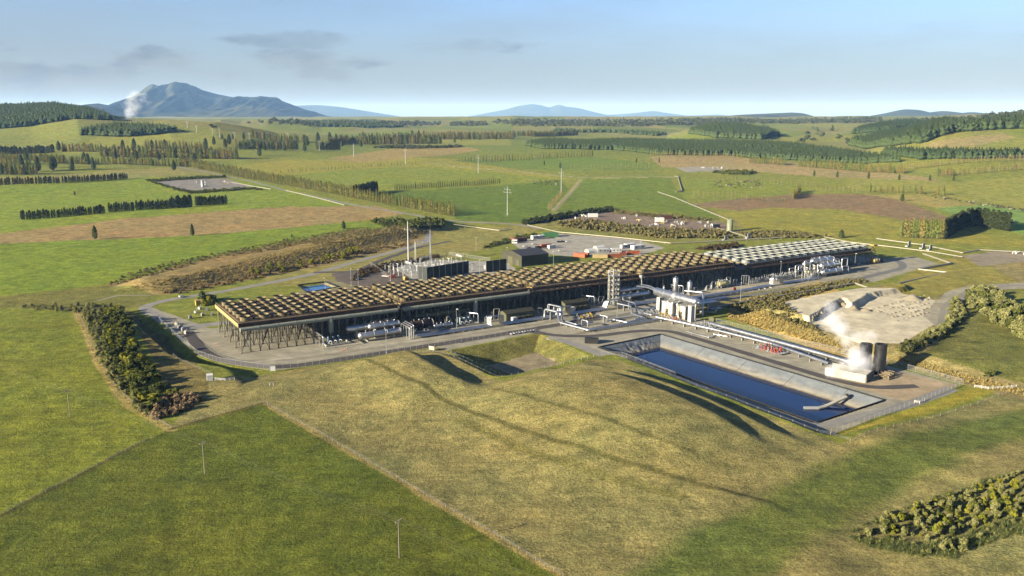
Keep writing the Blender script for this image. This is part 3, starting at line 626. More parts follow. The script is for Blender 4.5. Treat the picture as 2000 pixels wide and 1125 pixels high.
# ------------------------------------------------------------------ roads, yards and ponds
def drape(name, label, P, width, m, z=0.05, step=3.0, closed=False):
    P = np.asarray(P, float); Q = [P[0]]
    for i in range(1, len(P)):             # round the corners
        if i < len(P) - 1:
            a, b, c = P[i - 1], P[i], P[i + 1]; la, lc = np.hypot(*(a - b)), np.hypot(*(c - b)); l = min(14, la * .45, lc * .45)
            u, w = b + (a - b) / la * l, b + (c - b) / lc * l
            for k in np.linspace(0, 1, 7): Q.append(u * (1 - k) ** 2 + 2 * b * k * (1 - k) + w * k * k)
        else: Q.append(P[i])
    R = [Q[0]]
    for i in range(1, len(Q)):
        n = max(1, int(np.hypot(*(Q[i] - Q[i - 1])) / step)); R += [Q[i - 1] + (Q[i] - Q[i - 1]) * k / n for k in range(1, n + 1)]
    R = np.array(R); t = np.gradient(R, axis=0); t /= np.maximum(np.hypot(t[:, 0], t[:, 1]), 1e-6)[:, None]; nrm = np.stack([-t[:, 1], t[:, 0]], 1)
    ks = np.linspace(-.5, .5, 5); jit = 1 + 0.06 * np.sin(np.arange(len(R)) * 0.9)
    V = np.concatenate([R + nrm * (width * k * jit)[:, None] for k in ks]); Z = H(V[:, 0], V[:, 1]) + z
    n = len(R); F = np.array([(k * n + i, k * n + i + 1, (k + 1) * n + i + 1, (k + 1) * n + i) for k in range(4) for i in range(n - 1)])[:, ::-1]
    return tag(link(name, npmesh(name, np.column_stack([V, Z]), F, m)), label, None, None, 'structure')
def ab2xy(L): return [XY(*q) for q in L]
drape('road', 'dark asphalt perimeter road inside the security fence', ab2xy([(-14, 60), (-15, 10), (-8, -12), (10, -33.5), (40, -34.5), (130, -34.5), (160, -33), (200, -33)]), 6.0, ASPHALT, 0.03)
drape('road', 'dark asphalt service road curving beside the lined pond', ab2xy([(146, -36), (153, -52), (170, -64), (195, -66), (212, -74), (214, -100), (216, -180), (221, -196), (240, -204)]), 5.0, ASPHALT, 0.045)
drape('road', 'asphalt road along the front of the pale cooler bank', ab2xy([(196, -33), (250, -34), (330, -34), (430, -34), (500, -24), (528, 0), (518, 30)]), 6.0, mat('grey_asphalt', (150, 148, 140), .9, 0, .12, .2, k=.5), 0.035)
drape('road', 'grey gravel road curving round the left end of the plant', ab2xy([(-20, 88), (-24, 115), (-27, 136), (-12, 150), (20, 157), (60, 172), (101, 190), (150, 228), (200, 260), (240, 290), (262, 330)]), 7.0, ROADG, 0.06)
drape('road', 'dark asphalt road behind the substation', ab2xy([(101, 196), (130, 180), (160, 215), (215, 262), (262, 285)]), 6, ASPHALT, 0.075)
drape('road', 'gravel apron along the back of the brown cooler bank', ab2xy([(-18, 70), (60, 68), (120, 84), (200, 92), (300, 84)]), 9, ROADG, 0.05)
drape('path', 'narrow gravel strip between dry basin and lined pond', ab2xy([(149, -52), (152, -75), (152, -92), (157, -110), (158, -150), (160, -214), (210, -217), (250, -214)]), 6.0, ROADG, 0.03)
drape('track', 'pale track curving up to the quarry', Tp([(1842, 640), (1852, 596), (1900, 565), (1960, 557), (2050, 557)])[:, :2], 7, mat('quarry_track', (184, 176, 156), .9, 0, .1, .1, k=.5), 0.08)
drape('track', 'pale double wheel track across the green paddock', Tp([(1082, 412), (1112, 380), (1135, 352)])[:, :2], 3, TRACK, .1)
drape('track', 'gravel farm road beside the diagonal poplar row', Tp([(345, 325), (480, 352), (560, 373), (700, 402), (800, 418), (880, 432), (1010, 438), (1060, 448)])[:, :2], 6, ROADG, 0.15, 8)
drape('track', 'straight pale farm lane between far paddocks', Tp([(830, 318), (1000, 334), (1130, 347), (1320, 345)])[:, :2], 5, TRACK, 0.15, 10)
drape('track', 'mown winding track through the reeds', Tp([(190, 588), (230, 577), (262, 577), (296, 577)])[:, :2], 3.0, TRACK, 0.1)

def liner_mat():
    m = bpy.data.materials.new('pond_liner'); nt, N, L = nodes_of(m); o = N.new('ShaderNodeOutputMaterial'); p = N.new('ShaderNodeBsdfPrincipled'); L.new(p.outputs[0], o.inputs[0])
    t = N.new('ShaderNodeTexCoord'); sp = N.new('ShaderNodeSeparateXYZ'); L.new(t.outputs['Object'], sp.inputs[0])
    mp = N.new('ShaderNodeMapping'); mp.inputs['Scale'].default_value = (.5, .5, .08); L.new(t.outputs['Object'], mp.inputs[0])
    n = N.new('ShaderNodeTexNoise'); n.inputs['Scale'].default_value = 1; n.inputs['Detail'].default_value = 6; L.new(mp.outputs[0], n.inputs['Vector'])
    r = N.new('ShaderNodeMapRange'); r.inputs[1].default_value = -3.7; r.inputs[2].default_value = -1.4; L.new(mathn(nt, 'ADD', sp.outputs[2], mathn(nt, 'MULTIPLY', n.outputs[0], .8)), r.inputs[0])
    x = N.new('ShaderNodeMix'); x.data_type = 'RGBA'; L.new(r.outputs[0], x.inputs[0]); x.inputs[6].default_value = (*lin((176, 168, 148), .36), 1); x.inputs[7].default_value = (*lin((140, 146, 148), .36), 1)
    d = N.new('ShaderNodeMapRange'); d.inputs[1].default_value = -4.3; d.inputs[2].default_value = -3.8; L.new(sp.outputs[2], d.inputs[0])
    y = N.new('ShaderNodeMix'); y.data_type = 'RGBA'; L.new(d.outputs[0], y.inputs[0]); y.inputs[6].default_value = (*lin((112, 102, 80), .5), 1); L.new(x.outputs[2], y.inputs[7])
    mr_ = N.new('ShaderNodeMapping'); mr_.inputs['Rotation'].default_value = (0, 0, -ANG); L.new(t.outputs['Object'], mr_.inputs['Vector']); s2 = N.new('ShaderNodeSeparateXYZ'); L.new(mr_.outputs[0], s2.inputs[0]); f = None
    for ax, per, wd, dk in ((1, 3.1, .05, .12), (1, 27.0, .016, .45), (0, 3.4, .05, .10)):        # welded seams of the liner sheets
        q = mathn(nt, 'LESS_THAN', mathn(nt, 'FRACT', mathn(nt, 'DIVIDE', mathn(nt, 'ADD', s2.outputs[ax], mathn(nt, 'MULTIPLY', n.outputs[0], .5)), per)), wd); q = mathn(nt, 'SUBTRACT', 1.0, mathn(nt, 'MULTIPLY', q, dk)); f = q if f is None else mathn(nt, 'MULTIPLY', f, q)
    st = N.new('ShaderNodeTexNoise'); st.inputs['Scale'].default_value = .35; st.inputs['Detail'].default_value = 6; L.new(mp.outputs[0], st.inputs['Vector']); f = mathn(nt, 'MULTIPLY', f, mathn(nt, 'ADD', mathn(nt, 'MULTIPLY', st.outputs[0], .7), .62))
    vv = N.new('ShaderNodeVectorMath'); vv.operation = 'SCALE'; L.new(y.outputs[2], vv.inputs[0]); L.new(f, vv.inputs['Scale'])
    L.new(vv.outputs[0], p.inputs['Base Color']); p.inputs['Roughness'].default_value = .55
    b = N.new('ShaderNodeBump'); b.inputs['Strength'].default_value = .5; b.inputs['Distance'].default_value = .5; L.new(n.outputs[0], b.inputs['Height']); L.new(b.outputs[0], p.inputs['Normal']); return m
LINER = liner_mat()
def water_mat(name, tint, rough):
    m = bpy.data.materials.new(name); nt, N, L = nodes_of(m); o = N.new('ShaderNodeOutputMaterial'); p = N.new('ShaderNodeBsdfPrincipled'); L.new(p.outputs[0], o.inputs[0])
    p.inputs['Base Color'].default_value = (*tint, 1); p.inputs['Roughness'].default_value = rough; p.inputs['IOR'].default_value = 1.333; p.inputs['Specular IOR Level'].default_value = .42
    t = N.new('ShaderNodeTexCoord'); n = N.new('ShaderNodeTexNoise'); n.inputs['Scale'].default_value = 1.6; n.inputs['Detail'].default_value = 3; L.new(t.outputs['Object'], n.inputs['Vector'])
    b = N.new('ShaderNodeBump'); b.inputs['Strength'].default_value = .05; b.inputs['Distance'].default_value = .05; L.new(n.outputs[0], b.inputs['Height']); L.new(b.outputs[0], p.inputs['Normal']); return m
WATER = water_mat('pond_water', (0.002, 0.009, 0.040), 0.03)
def inset(poly, d):
    c = np.mean(poly, 0); o = []
    P = np.array(poly, float); n = len(P)
    for i in range(n):
        e0 = P[i] - P[i - 1]; e1 = P[(i + 1) % n] - P[i]; n0 = np.array([-e0[1], e0[0]]) / np.hypot(*e0); n1 = np.array([-e1[1], e1[0]]) / np.hypot(*e1)
        if (c - P[i]) @ n0 < 0: n0 = -n0
        if (c - P[i]) @ n1 < 0: n1 = -n1
        A_ = np.array([n0, n1]); o.append(P[i] + np.linalg.solve(A_, [d, d]))
    return o
def pond(poly, slope, depth, zw, lm, wm, names, labels, wrinkle=0.12):
    out = np.array(poly); inn = np.array(inset(poly, depth / slope)); V = []; F = []; nu, nv = 70, 14
    for i in range(4):
        o0, o1, i0, i1 = out[i], out[(i + 1) % 4], inn[i], inn[(i + 1) % 4]; base = len(V)
        for v in range(nv + 1):
            for u in range(nu + 1):
                s, t = u / nu, v / nv; q = (o0 * (1 - s) + o1 * s) * (1 - t) + (i0 * (1 - s) + i1 * s) * t
                w = wrinkle * (vnoise(np.array([q[0] * 1.1]), np.array([q[1] * 1.1]), 3)[0] - .5) * math.sin(math.pi * min(1, t * 1.05)) * math.sin(math.pi * s)
                x, y = XY(*q); V.append((x, y, 0.12 - depth * t + w * 2))
        for v in range(nv):
            for u in range(nu): a = base + v * (nu + 1) + u; F.append((a, a + 1, a + nu + 2, a + nu + 1))
    V = np.array(V); tag(link(names[0], npmesh(names[0], V, np.array(F), lm, True)), labels[0], None, None, 'structure')
    wp = inset(poly, (abs(zw) + .12) / slope - .3); b = MB(); b.add([P3(q[0], q[1], zw) for q in wp], [(0, 1, 2, 3)])
    if (np.cross(np.append(np.subtract(wp[1], wp[0]), 0), np.append(np.subtract(wp[2], wp[1]), 0))[2]) < 0: b.f = [(3, 2, 1, 0)]
    single(names[1], b, wm, labels[1], None, kind='structure')
    b = MB(); r = np.array(inset(poly, .1))
    for i in range(4):
        p, q = r[i], r[(i + 1) % 4]; b.bar(P3(p[0], p[1], .2), P3(q[0], q[1], .2), .45)
    single('pond_rim', b, BLACK, labels[2], None, kind='structure')
pond(POND, 0.6, 6.5, -4.4, LINER, WATER, ('pond_liner', 'pond_water'), ('grey plastic lined banks of the big pond', 'deep blue water in the big lined pond', 'black rim round the big pond'), .5)
pond(LPOND, 0.8, 2.4, -1.3, BLACK, water_mat('small_pond_water', (0.03, 0.09, 0.2), 0.06), ('pond_liner', 'pond_water'), ('black lined banks of the small tank pond', 'bright blue water of the small pond behind the coolers', 'rim round the small pond'), .05)
# ------------------------------------------------------------------ the air cooled condenser banks
def fan_stack(kind):
    b = MB()
    if kind == 'tan': prof = [(2.45, 0), (2.4, .5), (2.4, 1.6), (2.56, 2.3), (2.68, 2.3), (2.68, 2.2), (2.5, 1.55), (2.5, .05)]; n = 22
    else: prof = [(3.2, 0), (2.9, .5), (2.75, 1.3), (2.8, 2.0), (3.1, 2.6), (3.2, 2.6), (3.2, 2.5), (2.9, 1.9)]; n = 22
    r0 = prof[-3][0]
    b.lathe((0, 0, 0), [prof[3 if kind == 'tan' else 4]] + ([(2.3, 1.5), (2.3, .1)] if kind == 'tan' else [(2.7, 1.9), (2.6, 1.2), (2.6, .1)]), n)
    b.lathe((0, 0, 0), [(r + .02, h) for r, h in prof[:5 if kind == 'tan' else 6]], n)
    for i in range(8):
        t = i * math.pi / 4; r = prof[1][0] + .06; b.box((r * math.cos(t), r * math.sin(t), .9), (.12, .12, 1.7), t)
    return b
def fan_rotor(r):
    b = MB(); b.cyl((0, 0, .95), (0, 0, 1.25), .38, .3, 10)
    for i in range(6):
        t = i * math.pi / 3 + .3; c, s = math.cos(t), math.sin(t)
        p = [(.3, -.28, 1.04), (r, -.34, 1.02), (r, .34, 1.2), (.3, .28, 1.16)]
        b.add([(x * c - y * s, x * s + y * c, z) for x, y, z in p], [(0, 1, 2, 3)])
    for i in range(4):
        t = i * math.pi / 2; b.bar((.2 * math.cos(t), .2 * math.sin(t), .75), (r * math.cos(t), r * math.sin(t), .75), .16)
    return b
STACK_T = fan_stack('tan').data('fan_stack', TANFRP); STACK_W = fan_stack('white').data('fan_stack', WHITEFAN)
ROT_T = fan_rotor(2.3).data('fan', DARK); ROT_W = fan_rotor(2.5).data('fan', DARK)
def col_mesh(h): b = MB(); b.cyl((0, 0, 0), (0, 0, h), .24, .24, 6); b.box((0, 0, .2), (.9, .9, .4)); return b.data('column', COLUMN)
def cooler(a0, ncol, sp, rows, width, zt, white, label, header, y0=0.0):
    ln = ncol * sp
    t = thing('air_cooled_condenser', label, 'cooling unit', P3(a0, y0), ANG, 'air cooled condenser banks in one long row')
    dk = zt - .35
    b = MB(); b.box((ln / 2, width / 2, dk), (ln - .3, width - .3, .3)); part('deck', b, DECK if not white else mat('grey_deck', (92, 92, 82), .8, 0, .25, .5, k=.6), t)
    b = MB(); b.box((ln / 2, width / 2, dk - 1.1), (ln - 1.6, width - 1.6, 1.5)); part('finned_tube_bundles', b, BUNDLE, t)
    b = MB(); b.box((ln / 2, 0, zt - 1.0), (ln, .3, 1.9)); b.box((ln / 2, width, zt - 1.0), (ln, .3, 1.9))
    b.box((ln / 2, -.3, zt - 1.9), (ln, .5, .14)); part('side_girder', b, BROWN, t)  # darker brown puts the shade of the long sides into the colour
    for x in (-.17, ln + .17): b = MB(); b.box((x, width / 2, zt - 1.0), (.3, width + .3, 1.95)); part('end_girder', b, TANST, t)  # paler tan puts the sunlight on the short ends into the colour
    # railing round the deck
    b = MB()
    for (x0, y0_, x1, y1) in ((0, .1, ln, .1), (0, width - .1, ln, width - .1), (.1, 0, .1, width), (ln - .1, 0, ln - .1, width)):
        L = math.hypot(x1 - x0, y1 - y0_); n = int(L / 3.1)
        for k in range(n + 1): x, y = x0 + (x1 - x0) * k / n, y0_ + (y1 - y0_) * k / n; b.bar((x, y, zt - .1), (x, y, zt + 1.15), .11)
        for z in (.6, 1.1): b.bar((x0, y0_, zt + z), (x1, y1, zt + z), .07)
    part('railing', b, TANST if not white else GALV, t)
    st, ro = (STACK_W, ROT_W) if white else (STACK_T, ROT_T)
    for i in range(ncol):
        for y in rows:
            o = link('fan_stack', st, t, (sp * (i + .5), y, zt - .2)); r = link('fan', ro, o); r.rotation_euler = (0, 0, random.random() * 6)
    # motor bridges and walkway between the fan rows
    b = MB(); mid = width / 2
    b.box((ln / 2, mid, zt + .12), (ln - 2, 1.2, .12))
    for i in range(ncol):
        for y in rows: b.box((sp * (i + 1) - .35, y, zt + .5), (.9, .7, 1.0)); b.bar((sp * (i + .5) + 2.4, y, zt + .9), (sp * (i + 1) - .4, y, zt + .9), .12)
    part('fan_motors', b, DARK if not white else GALV, t)
    # columns and bracing
    cm = col_mesh(zt - 2.6); nb = 5
    xs = np.linspace(.8, ln - .8, max(6, int(round(ln / (4.7 if ln < 100 else 7.4))) + 1)); ys = np.linspace(1.0, width - 1.0, nb)
    for x in xs:
        for y in ys: link('column', cm, t, (x, y, 0))
    b = MB()
    for i in range(len(xs) - 1):
        for j, y in enumerate(ys):
            if (i + j) % 2 == 0:
                b.bar((xs[i], y, .4), (xs[i + 1], y, zt - 3), .2); b.bar((xs[i + 1], y, .4), (xs[i], y, zt - 3), .2)
            b.bar((xs[i], y, zt - 3.6), (xs[i + 1], y, zt - 3.6), .28)
    for i, x in enumerate(xs):
        for j in range(nb - 1):
            if (i + j) % 2 == 0 or i == 0:
                b.bar((x, ys[j], .4), (x, ys[j + 1], zt - 3), .2); b.bar((x, ys[j + 1], .4), (x, ys[j], zt - 3), .2)
            b.bar((x, ys[j], zt - 3.6), (x, ys[j + 1], zt - 3.6), .28)
    part('bracing', b, mat('dark_bracing', (92, 84, 68), .75, 0, .2, .6, k=.55), t)
    b = MB()                            # tube headers running under the deck edge
    m = DUCT if header == 'big' else BROWN
    r = 1.0 if header == 'big' else .55
    b.tube([(.3, -1.3, zt - 2.9), (ln - .4, -1.3, zt - 2.9)], r, 16)
    for k in range(1, int(ln / 9.3)): b.cyl((k * 9.3 - .25, -1.3, zt - 2.9), (k * 9.3 + .25, -1.3, zt - 2.9), r * 1.12, None, 16)
    if header == 'big':
        b.tube([(ln * .55, -1.3, zt - 3.1), (ln * .55, -1.3, zt - 8.0), (ln * .55, -1.3, 5.2)], 1.25, 16); b.cyl((ln * .55, -1.3, zt - 7), (ln * .55, -1.3, zt - 6.5), 1.45, None, 16)
    for k in range(ncol * 4): b.bar((ln * (k + .5) / (ncol * 4), -.5, zt - 1.95), (ln * (k + .5) / (ncol * 4), -.75, zt - 2.5), .22)
    part('header_pipe', b, m, t)
    return t
ROWS = [6.3, 14.2, 22.1, 30.4, 38.3, 46.2]
cooler(0, 9, 9.36, ROWS, 51, 15.4, False, 'brown fan bank at the left end of the long cooler row, sunlit end girder', 'big')
cooler(86.4, 9, 9.2, ROWS, 51, 15.4, False, 'brown fan bank second from the left with grey header pipe to the dark gap', 'big')
cooler(171.5, 9, 9.2, ROWS, 51, 15.3, False, 'brown fan bank behind the two olive sheds, in the middle of the row', 'thin')
cooler(255.6, 9, 9.2, ROWS, 51, 15.3, False, 'brown fan bank beside the pale fan bank, behind the two silver stacks', 'thin')
cooler(353, 16, 8.7, [5, 14.4, 23.8, 33.2, 42.6], 48, 12.6, True, 'pale grey fan bank with flared stacks at the far right end of the cooler row', 'thin', 1.5)
for a in (168.6, 254.0, 85.2):
    b = MB(); b.box((0, 0, 14.2), (1.6, 2.4, 1.4)); b.tube([(0, -.2, 13.6), (0, -.6, 8), (0, -.6, 0)], .35, 8); b.box((0, .1, 12.6), (1.0, 1.4, 1.0))
    single('pipe_riser', b, DARK if a != 254.0 else GALV, {168.6: 'dark pipe riser in the gap between second and third fan banks', 254.0: 'grey pipe riser in front of the joint of the third and fourth fan banks', 85.2: 'dark pipe riser at the joint of the two left fan banks'}[a], 'pipe', P3(a, -1.6), ANG)
b = MB(); b.gable((0, 0, 9), (11, 10, 3.2), .2); b.box((0, 0, 8.9), (11, 10, .2)); 
for x in (-5, 0, 5):
    for y in (-4.5, 4.5): b.cyl((x, y, 0), (x, y, 9), .25, None, 6)
single('pipe_bridge', b, mat('slate_panel', (86, 92, 104), .5, .2, .12, .5, k=.6), 'slate blue box bridge between the brown and pale fan banks', 'walkway', P3(346.5, 6), ANG)

# ------------------------------------------------------------------ vessels
def vessel(label, a, b_, z, r, ln, along='a', m=SILVER, legs=True, ang=0, name='heat_exchanger', cat='vessel', group=None, platform=False):
    rz = ANG + (0 if along == 'a' else -math.pi / 2) + ang
    t = thing(name, label, cat, P3(a, b_), rz, group); h = ln / 2
    b = MB(); b.lathe((0, 0, z), [(.01, -h - r * .5), (r * .55, -h - r * .38), (r * .9, -h - r * .15), (r, -h), (r, h), (r * .9, h + r * .15), (r * .55, h + r * .38), (.01, h + r * .5)], 22, 'x'); part('shell', b, m, t)
    b = MB()
    for x in np.linspace(-h * .96, h * .96, max(3, int(ln / 5))): b.lathe((0, 0, z), [(r, x - .14), (r * 1.07, x - .14), (r * 1.07, x + .14), (r, x + .14)], 22, 'x')
    part('flange', b, GALV, t)
    if legs:
        for x in (-h * .62, h * .62): b = MB(); b.box((x, 0, z * .5 - r * .3), (r * .5, r * 1.5, z - r * .6)); part('saddle', b, CONC, t)
    b = MB()
    for k in range(4):
        x = -h * .7 + 1.4 * h * k / 3; b.tube([(x, 0, z + r * .9), (x, 0, z + r + .8), (x + .9, .8, z + r + .8), (x + .9, r + .5, z + r + .2), (x + .9, r + .5, .3)], .16 + .05 * (k % 2), 8)
    part('nozzle_pipes', b, SILVER, t)
    if platform:
        b = MB(); b.box((0, r * .9, z + r + .1), (ln * .8, 1, .1))
        for k in range(int(ln / 2)): x = -h * .8 + 1.6 * h * k / int(ln / 2); b.bar((x, r * .9 + .5, z + r + .1), (x, r * .9 + .5, z + r + 1.2), .07)
        b.bar((-h * .8, r * .9 + .5, z + r + 1.2), (h * .8, r * .9 + .5, z + r + 1.2), .07); part('platform', b, GALV, t)
    return t
VG = 'horizontal process vessels'
vessel('long silver vessel nearest the left end of the plant, lowest of its stack', 70, -9.5, 3.2, 1.75, 23, group=VG)
vessel('upper silver vessel stacked behind the lowest one at the left end', 74, -5.5, 6.4, 1.5, 17, group=VG, platform=True)
vessel('dull silver vessel rearmost of the stack at the left end, under the fan deck', 68, -1.2, 5.6, 1.8, 26, group=VG)
vessel('dark olive round duct lying under the second fan bank', 112, 1.5, 6.8, 1.5, 34, m=OLIVE, group=VG)
vessel('dark maroon casing in the shade beside the left vessels', 97, -3.2, 3.4, 2.2, 13, m=mat('dark_maroon', (74, 52, 48), .6, .2, .3, .5, k=.7), group=VG, name='turbine_casing', cat='turbine')
vessel('shaded silver vessel to the right of the maroon casing', 108, -7.5, 2.2, 1.0, 11, group=VG)
vessel('silver vessel behind the pipe tower, lower one near the big separator', 246, -4.5, 3.2, 1.7, 24, group=VG)
vessel('silver vessel behind the pipe tower, upper one with a walkway', 247, -.5, 6.3, 1.5, 18, group=VG, platform=True)
vessel('silver vessel behind the pipe tower, rearmost in the deck shade', 243, 3.5, 5.2, 1.8, 26, group=VG)
vessel('big silver vessel at the far right heat exchanger stack, bottom front', 424, -15, 3.2, 2.1, 22, group=VG)
vessel('big silver vessel at the far right heat exchanger stack, middle', 427, -11, 7.2, 2.0, 20, group=VG, platform=True)
vessel('big silver vessel at the far right heat exchanger stack, top', 424, -6.5, 10.2, 1.9, 24, group=VG, platform=True)
vessel('slim silver vessel at the far right heat exchanger stack, rear', 420, -2, 7.8, 1.5, 22, group=VG)
vessel('pale yellow tank on legs in front of the fourth fan bank', 324, -5.5, 2.9, 1.7, 9.5, m=CREAM if False else mat('pale_yellow_paint', (226, 214, 142), .5, 0, .1, .6, k=.6), name='storage_tank', cat='tank')
vessel('yellow tank beside the yellow boom lift at the right end', 497, 0, 2.6, 1.8, 6.5, m=YELLOW, name='storage_tank', cat='tank')
vessel('small cream tank beside the far right vessel stack', 404, -12, 4.6, 1.3, 4.5, m=mat('pale_yellow_paint', (226, 214, 142)), name='storage_tank', cat='tank')

# ------------------------------------------------------------------ pipes
def pipe(label, pts, r, m=SILVER, sup=6.0, name='pipeline', cat='pipe', group=None, fillet=None, n=12, bands=True):
    t = thing(name, label, cat, (pts[0][0], pts[0][1], 0), 0, group); o = Vector((pts[0][0], pts[0][1], 0)); L = [Vector(p) - o for p in pts]
    b = MB(); b.tube(L, r, n, fillet); part('pipe', b, m, t)
    for p, q in zip(L, L[1:]):
        l = (q - p).length
        if abs(q.z - p.z) > l * .3 or not sup: continue
        k = max(1, int(l / sup))
        for i in range(k):
            c = p + (q - p) * ((i + .5) / k); g = Hs(c.x + o.x, c.y + o.y)
            if c.z - r - g > .15: d = (q - p).normalized(); b = MB(); b.box((c.x, c.y, (c.z - r + g) / 2), (.35, r * 2.4, c.z - r - g), math.atan2(d.y, d.x)); part('pipe_support', b, GALV, t)
    return t
def gp(*L): return [tuple(map(float, G(u, v, 0))) + (z,) for u, v, z in L]
pipe('big silver pipe that loops over the road and bends towards the separator', gp((1064, 622, .9), (1064, 622, 5.6), (1089, 628, 5.6), (1093, 634, 1.2), (1101, 636, 1.2), (1149, 649, 1.2), (1219, 638, 1.2), (1290, 627, 1.2)), .72, group='silver pipes before the separator')
pipe('second silver pipe inside the first loop, running beside it', gp((1070, 616, .9), (1070, 616, 6.8), (1096, 622, 6.8), (1098, 630, 1.2), (1106, 632, 1.2), (1126, 638, 1.2), (1158, 633, 1.2)), .5, group='silver pipes before the separator')
pipe('silver pipe bending down in two steps left of the separator', gp((1205, 604, 3.6), (1232, 610, 3.6), (1236, 617, 1.3), (1259, 625, 1.3), (1240, 628, 1.3)), .5, group='silver pipes before the separator')
pipe('silver pipe stepping down to the separator valves', gp((1218, 600, 4.4), (1240, 606, 4.4), (1243, 612, 1.5), (1272, 620, 1.5), (1290, 618, 1.5)), .42, group='silver pipes before the separator')
pipe('small silver loop pipe beside the valve pit', gp((1136, 638, .8), (1136, 638, 4), (1148, 641, 4), (1148, 641, .8)), .4, sup=0, group='silver pipes before the separator')
pipe('silver goalpost pipe right of the valve pit', gp((1172, 628, 3.8), (1186, 631, 3.8), (1186, 631, .8), (1200, 626, .8), (1262, 617, .8)), .38, group='silver pipes before the separator')
pipe('low silver pipe crossing from the lamp post to the valves', gp((1196, 627, 1), (1225, 633, 1), (1262, 625, 1)), .42, group='silver pipes before the separator')
pipe('long silver pipe running beside the pond to the white enclosure', gp((1282, 626, 2.1), (1395, 651, 2.1), (1510, 680, 2.1), (1618, 718, 2.1)), .75, sup=7)
pipe('long thick silver pipe running to the black steam silencers', gp((1385, 640, 2.6), (1500, 672, 2.6), (1600, 700, 2.6), (1702, 730, 2.6)), 1.05, sup=8)
pipe('thin white pipe joining the two long pipes at their left end', gp((1340, 650, .8), (1385, 662, .8), (1392, 655, .8), (1420, 660, .8)), .22)
pipe('tall silver pipe from the second stack over to the ground on the right', gp((1336, 598, 9.8), (1372, 602, 9.8), (1372, 616, 9.8), (1372, 618, .5)), .55, sup=0)
pipe('buff pipe zigzag along the right edge of the plant', [P3(250, -48, 1.0), P3(262, -60, 1.0), P3(275, -49, 1.0), P3(380, -47, 1.0), P3(410, -46, 1), P3(402, -66, 1), P3(440, -62, 1), P3(505, -56, 1), P3(498, -36, 1), P3(545, -34, 1), P3(570, 6, 1)], .7, PIPEF, 10)
# pipe bundle along the front of the coolers, with raised road crossings
def rack(label, pts, n, gap, r, m=SILVER):
    t = thing('pipe_rack', label, 'pipe rack', P3(*pts[0][:2]), ANG, 'pipe bundles along the front of the coolers'); a0, b0 = pts[0][:2]
    for k in range(n): b = MB(); b.tube([(a - a0, q - b0 - k * gap, z + (.0 if z < 2 else k * .25)) for a, q, z in pts], r * (1 - .25 * (k % 2)), 9); part('pipe', b, m, t)
    b = MB()
    for (p, q) in zip(pts, pts[1:]):
        if p[2] == q[2] and p[2] < 2:
            L = q[0] - p[0]
            for i in range(int(abs(L) / 6)): b.box((p[0] - a0 + (i + .5) * 6, p[1] - b0 - (n - 1) * gap / 2, p[2] * .5 - r * .5), (.25, n * gap, p[2] - r))
    part('rack_frame', b, GALV, t); return t
rack('silver pipe bundle from the left vessels with a raised loop over a driveway', [(88, -15.5, 1), (132, -15.5, 1), (132, -15.5, 5.4), (139.5, -15.5, 5.4), (139.5, -15.5, 1), (176, -15.5, 1)], 5, .95, .4)
rack('silver pipe bundle with raised loop before the second olive shed', [(178, -15.5, 1), (180, -15.5, 5.2), (186, -15.5, 5.2), (186, -15.5, 1), (212, -15.5, 1), (214, -15.5, 5.2), (222, -15.5, 5.2), (222, -15.5, 1), (262, -15.5, 1)], 5, .95, .4)
rack('silver pipe bundle along the kerb below the pale yellow tank', [(262, -21, 1), (330, -21, 1), (356, -18, 1), (356, -18, 5.4), (366, -18, 5.4), (366, -18, 1), (404, -18, 1)], 4, .9, .42)
rack('low pipe bundle crossing under the two silver stacks', [(225, -31, .9), (300, -31, .9)], 3, .9, .4)
def goalpost(label, a, b_, ln, h, r=.32, along=0.0):
    t = thing('goalpost_pipe', label, 'pipe', P3(a, b_), ANG + along, 'silver goalpost shaped pipes'); b = MB()
    b.tube([(0, 0, h), (ln, 0, h), (ln, 0, 0)], r, 9); part('pipe', b, SILVER, t)
    b = MB()
    for k in range(3): b.cyl((ln * k / 3.2, 0, 0), (ln * k / 3.2, 0, h - r), .14, None, 6)
    part('pipe_support', b, GALV, t); return t
goalpost('goalpost pipe reaching out from under the left fan bank', 38, 4, 17, 6.5, along=-math.pi / 2)
goalpost('goalpost pipe beside the pumps left of the first olive shed', 126, -1, 8, 6, along=-math.pi / 3)
goalpost('goalpost pipe right of the second olive shed', 208, 1, 9, 6.3, along=-math.pi / 3)
goalpost('goalpost pipe to the right of the two silver stacks', 276, -6, 8, 7, along=-math.pi / 3)
goalpost('goalpost pipe below the slate bridge', 344, -3, 5, 6, along=-math.pi / 4)
for k, (a, b_, ln) in enumerate([(83, -11.5, 11), (84.5, -10.8, 11), (86, -10, 11)]):
    goalpost(['front one of the three parallel pipes off the left vessels', 'middle one of the three parallel pipes off the left vessels', 'rear one of the three parallel pipes off the left vessels'][k], a, b_ + 4, ln, 6.4 + k * .3, along=-math.pi / 2)

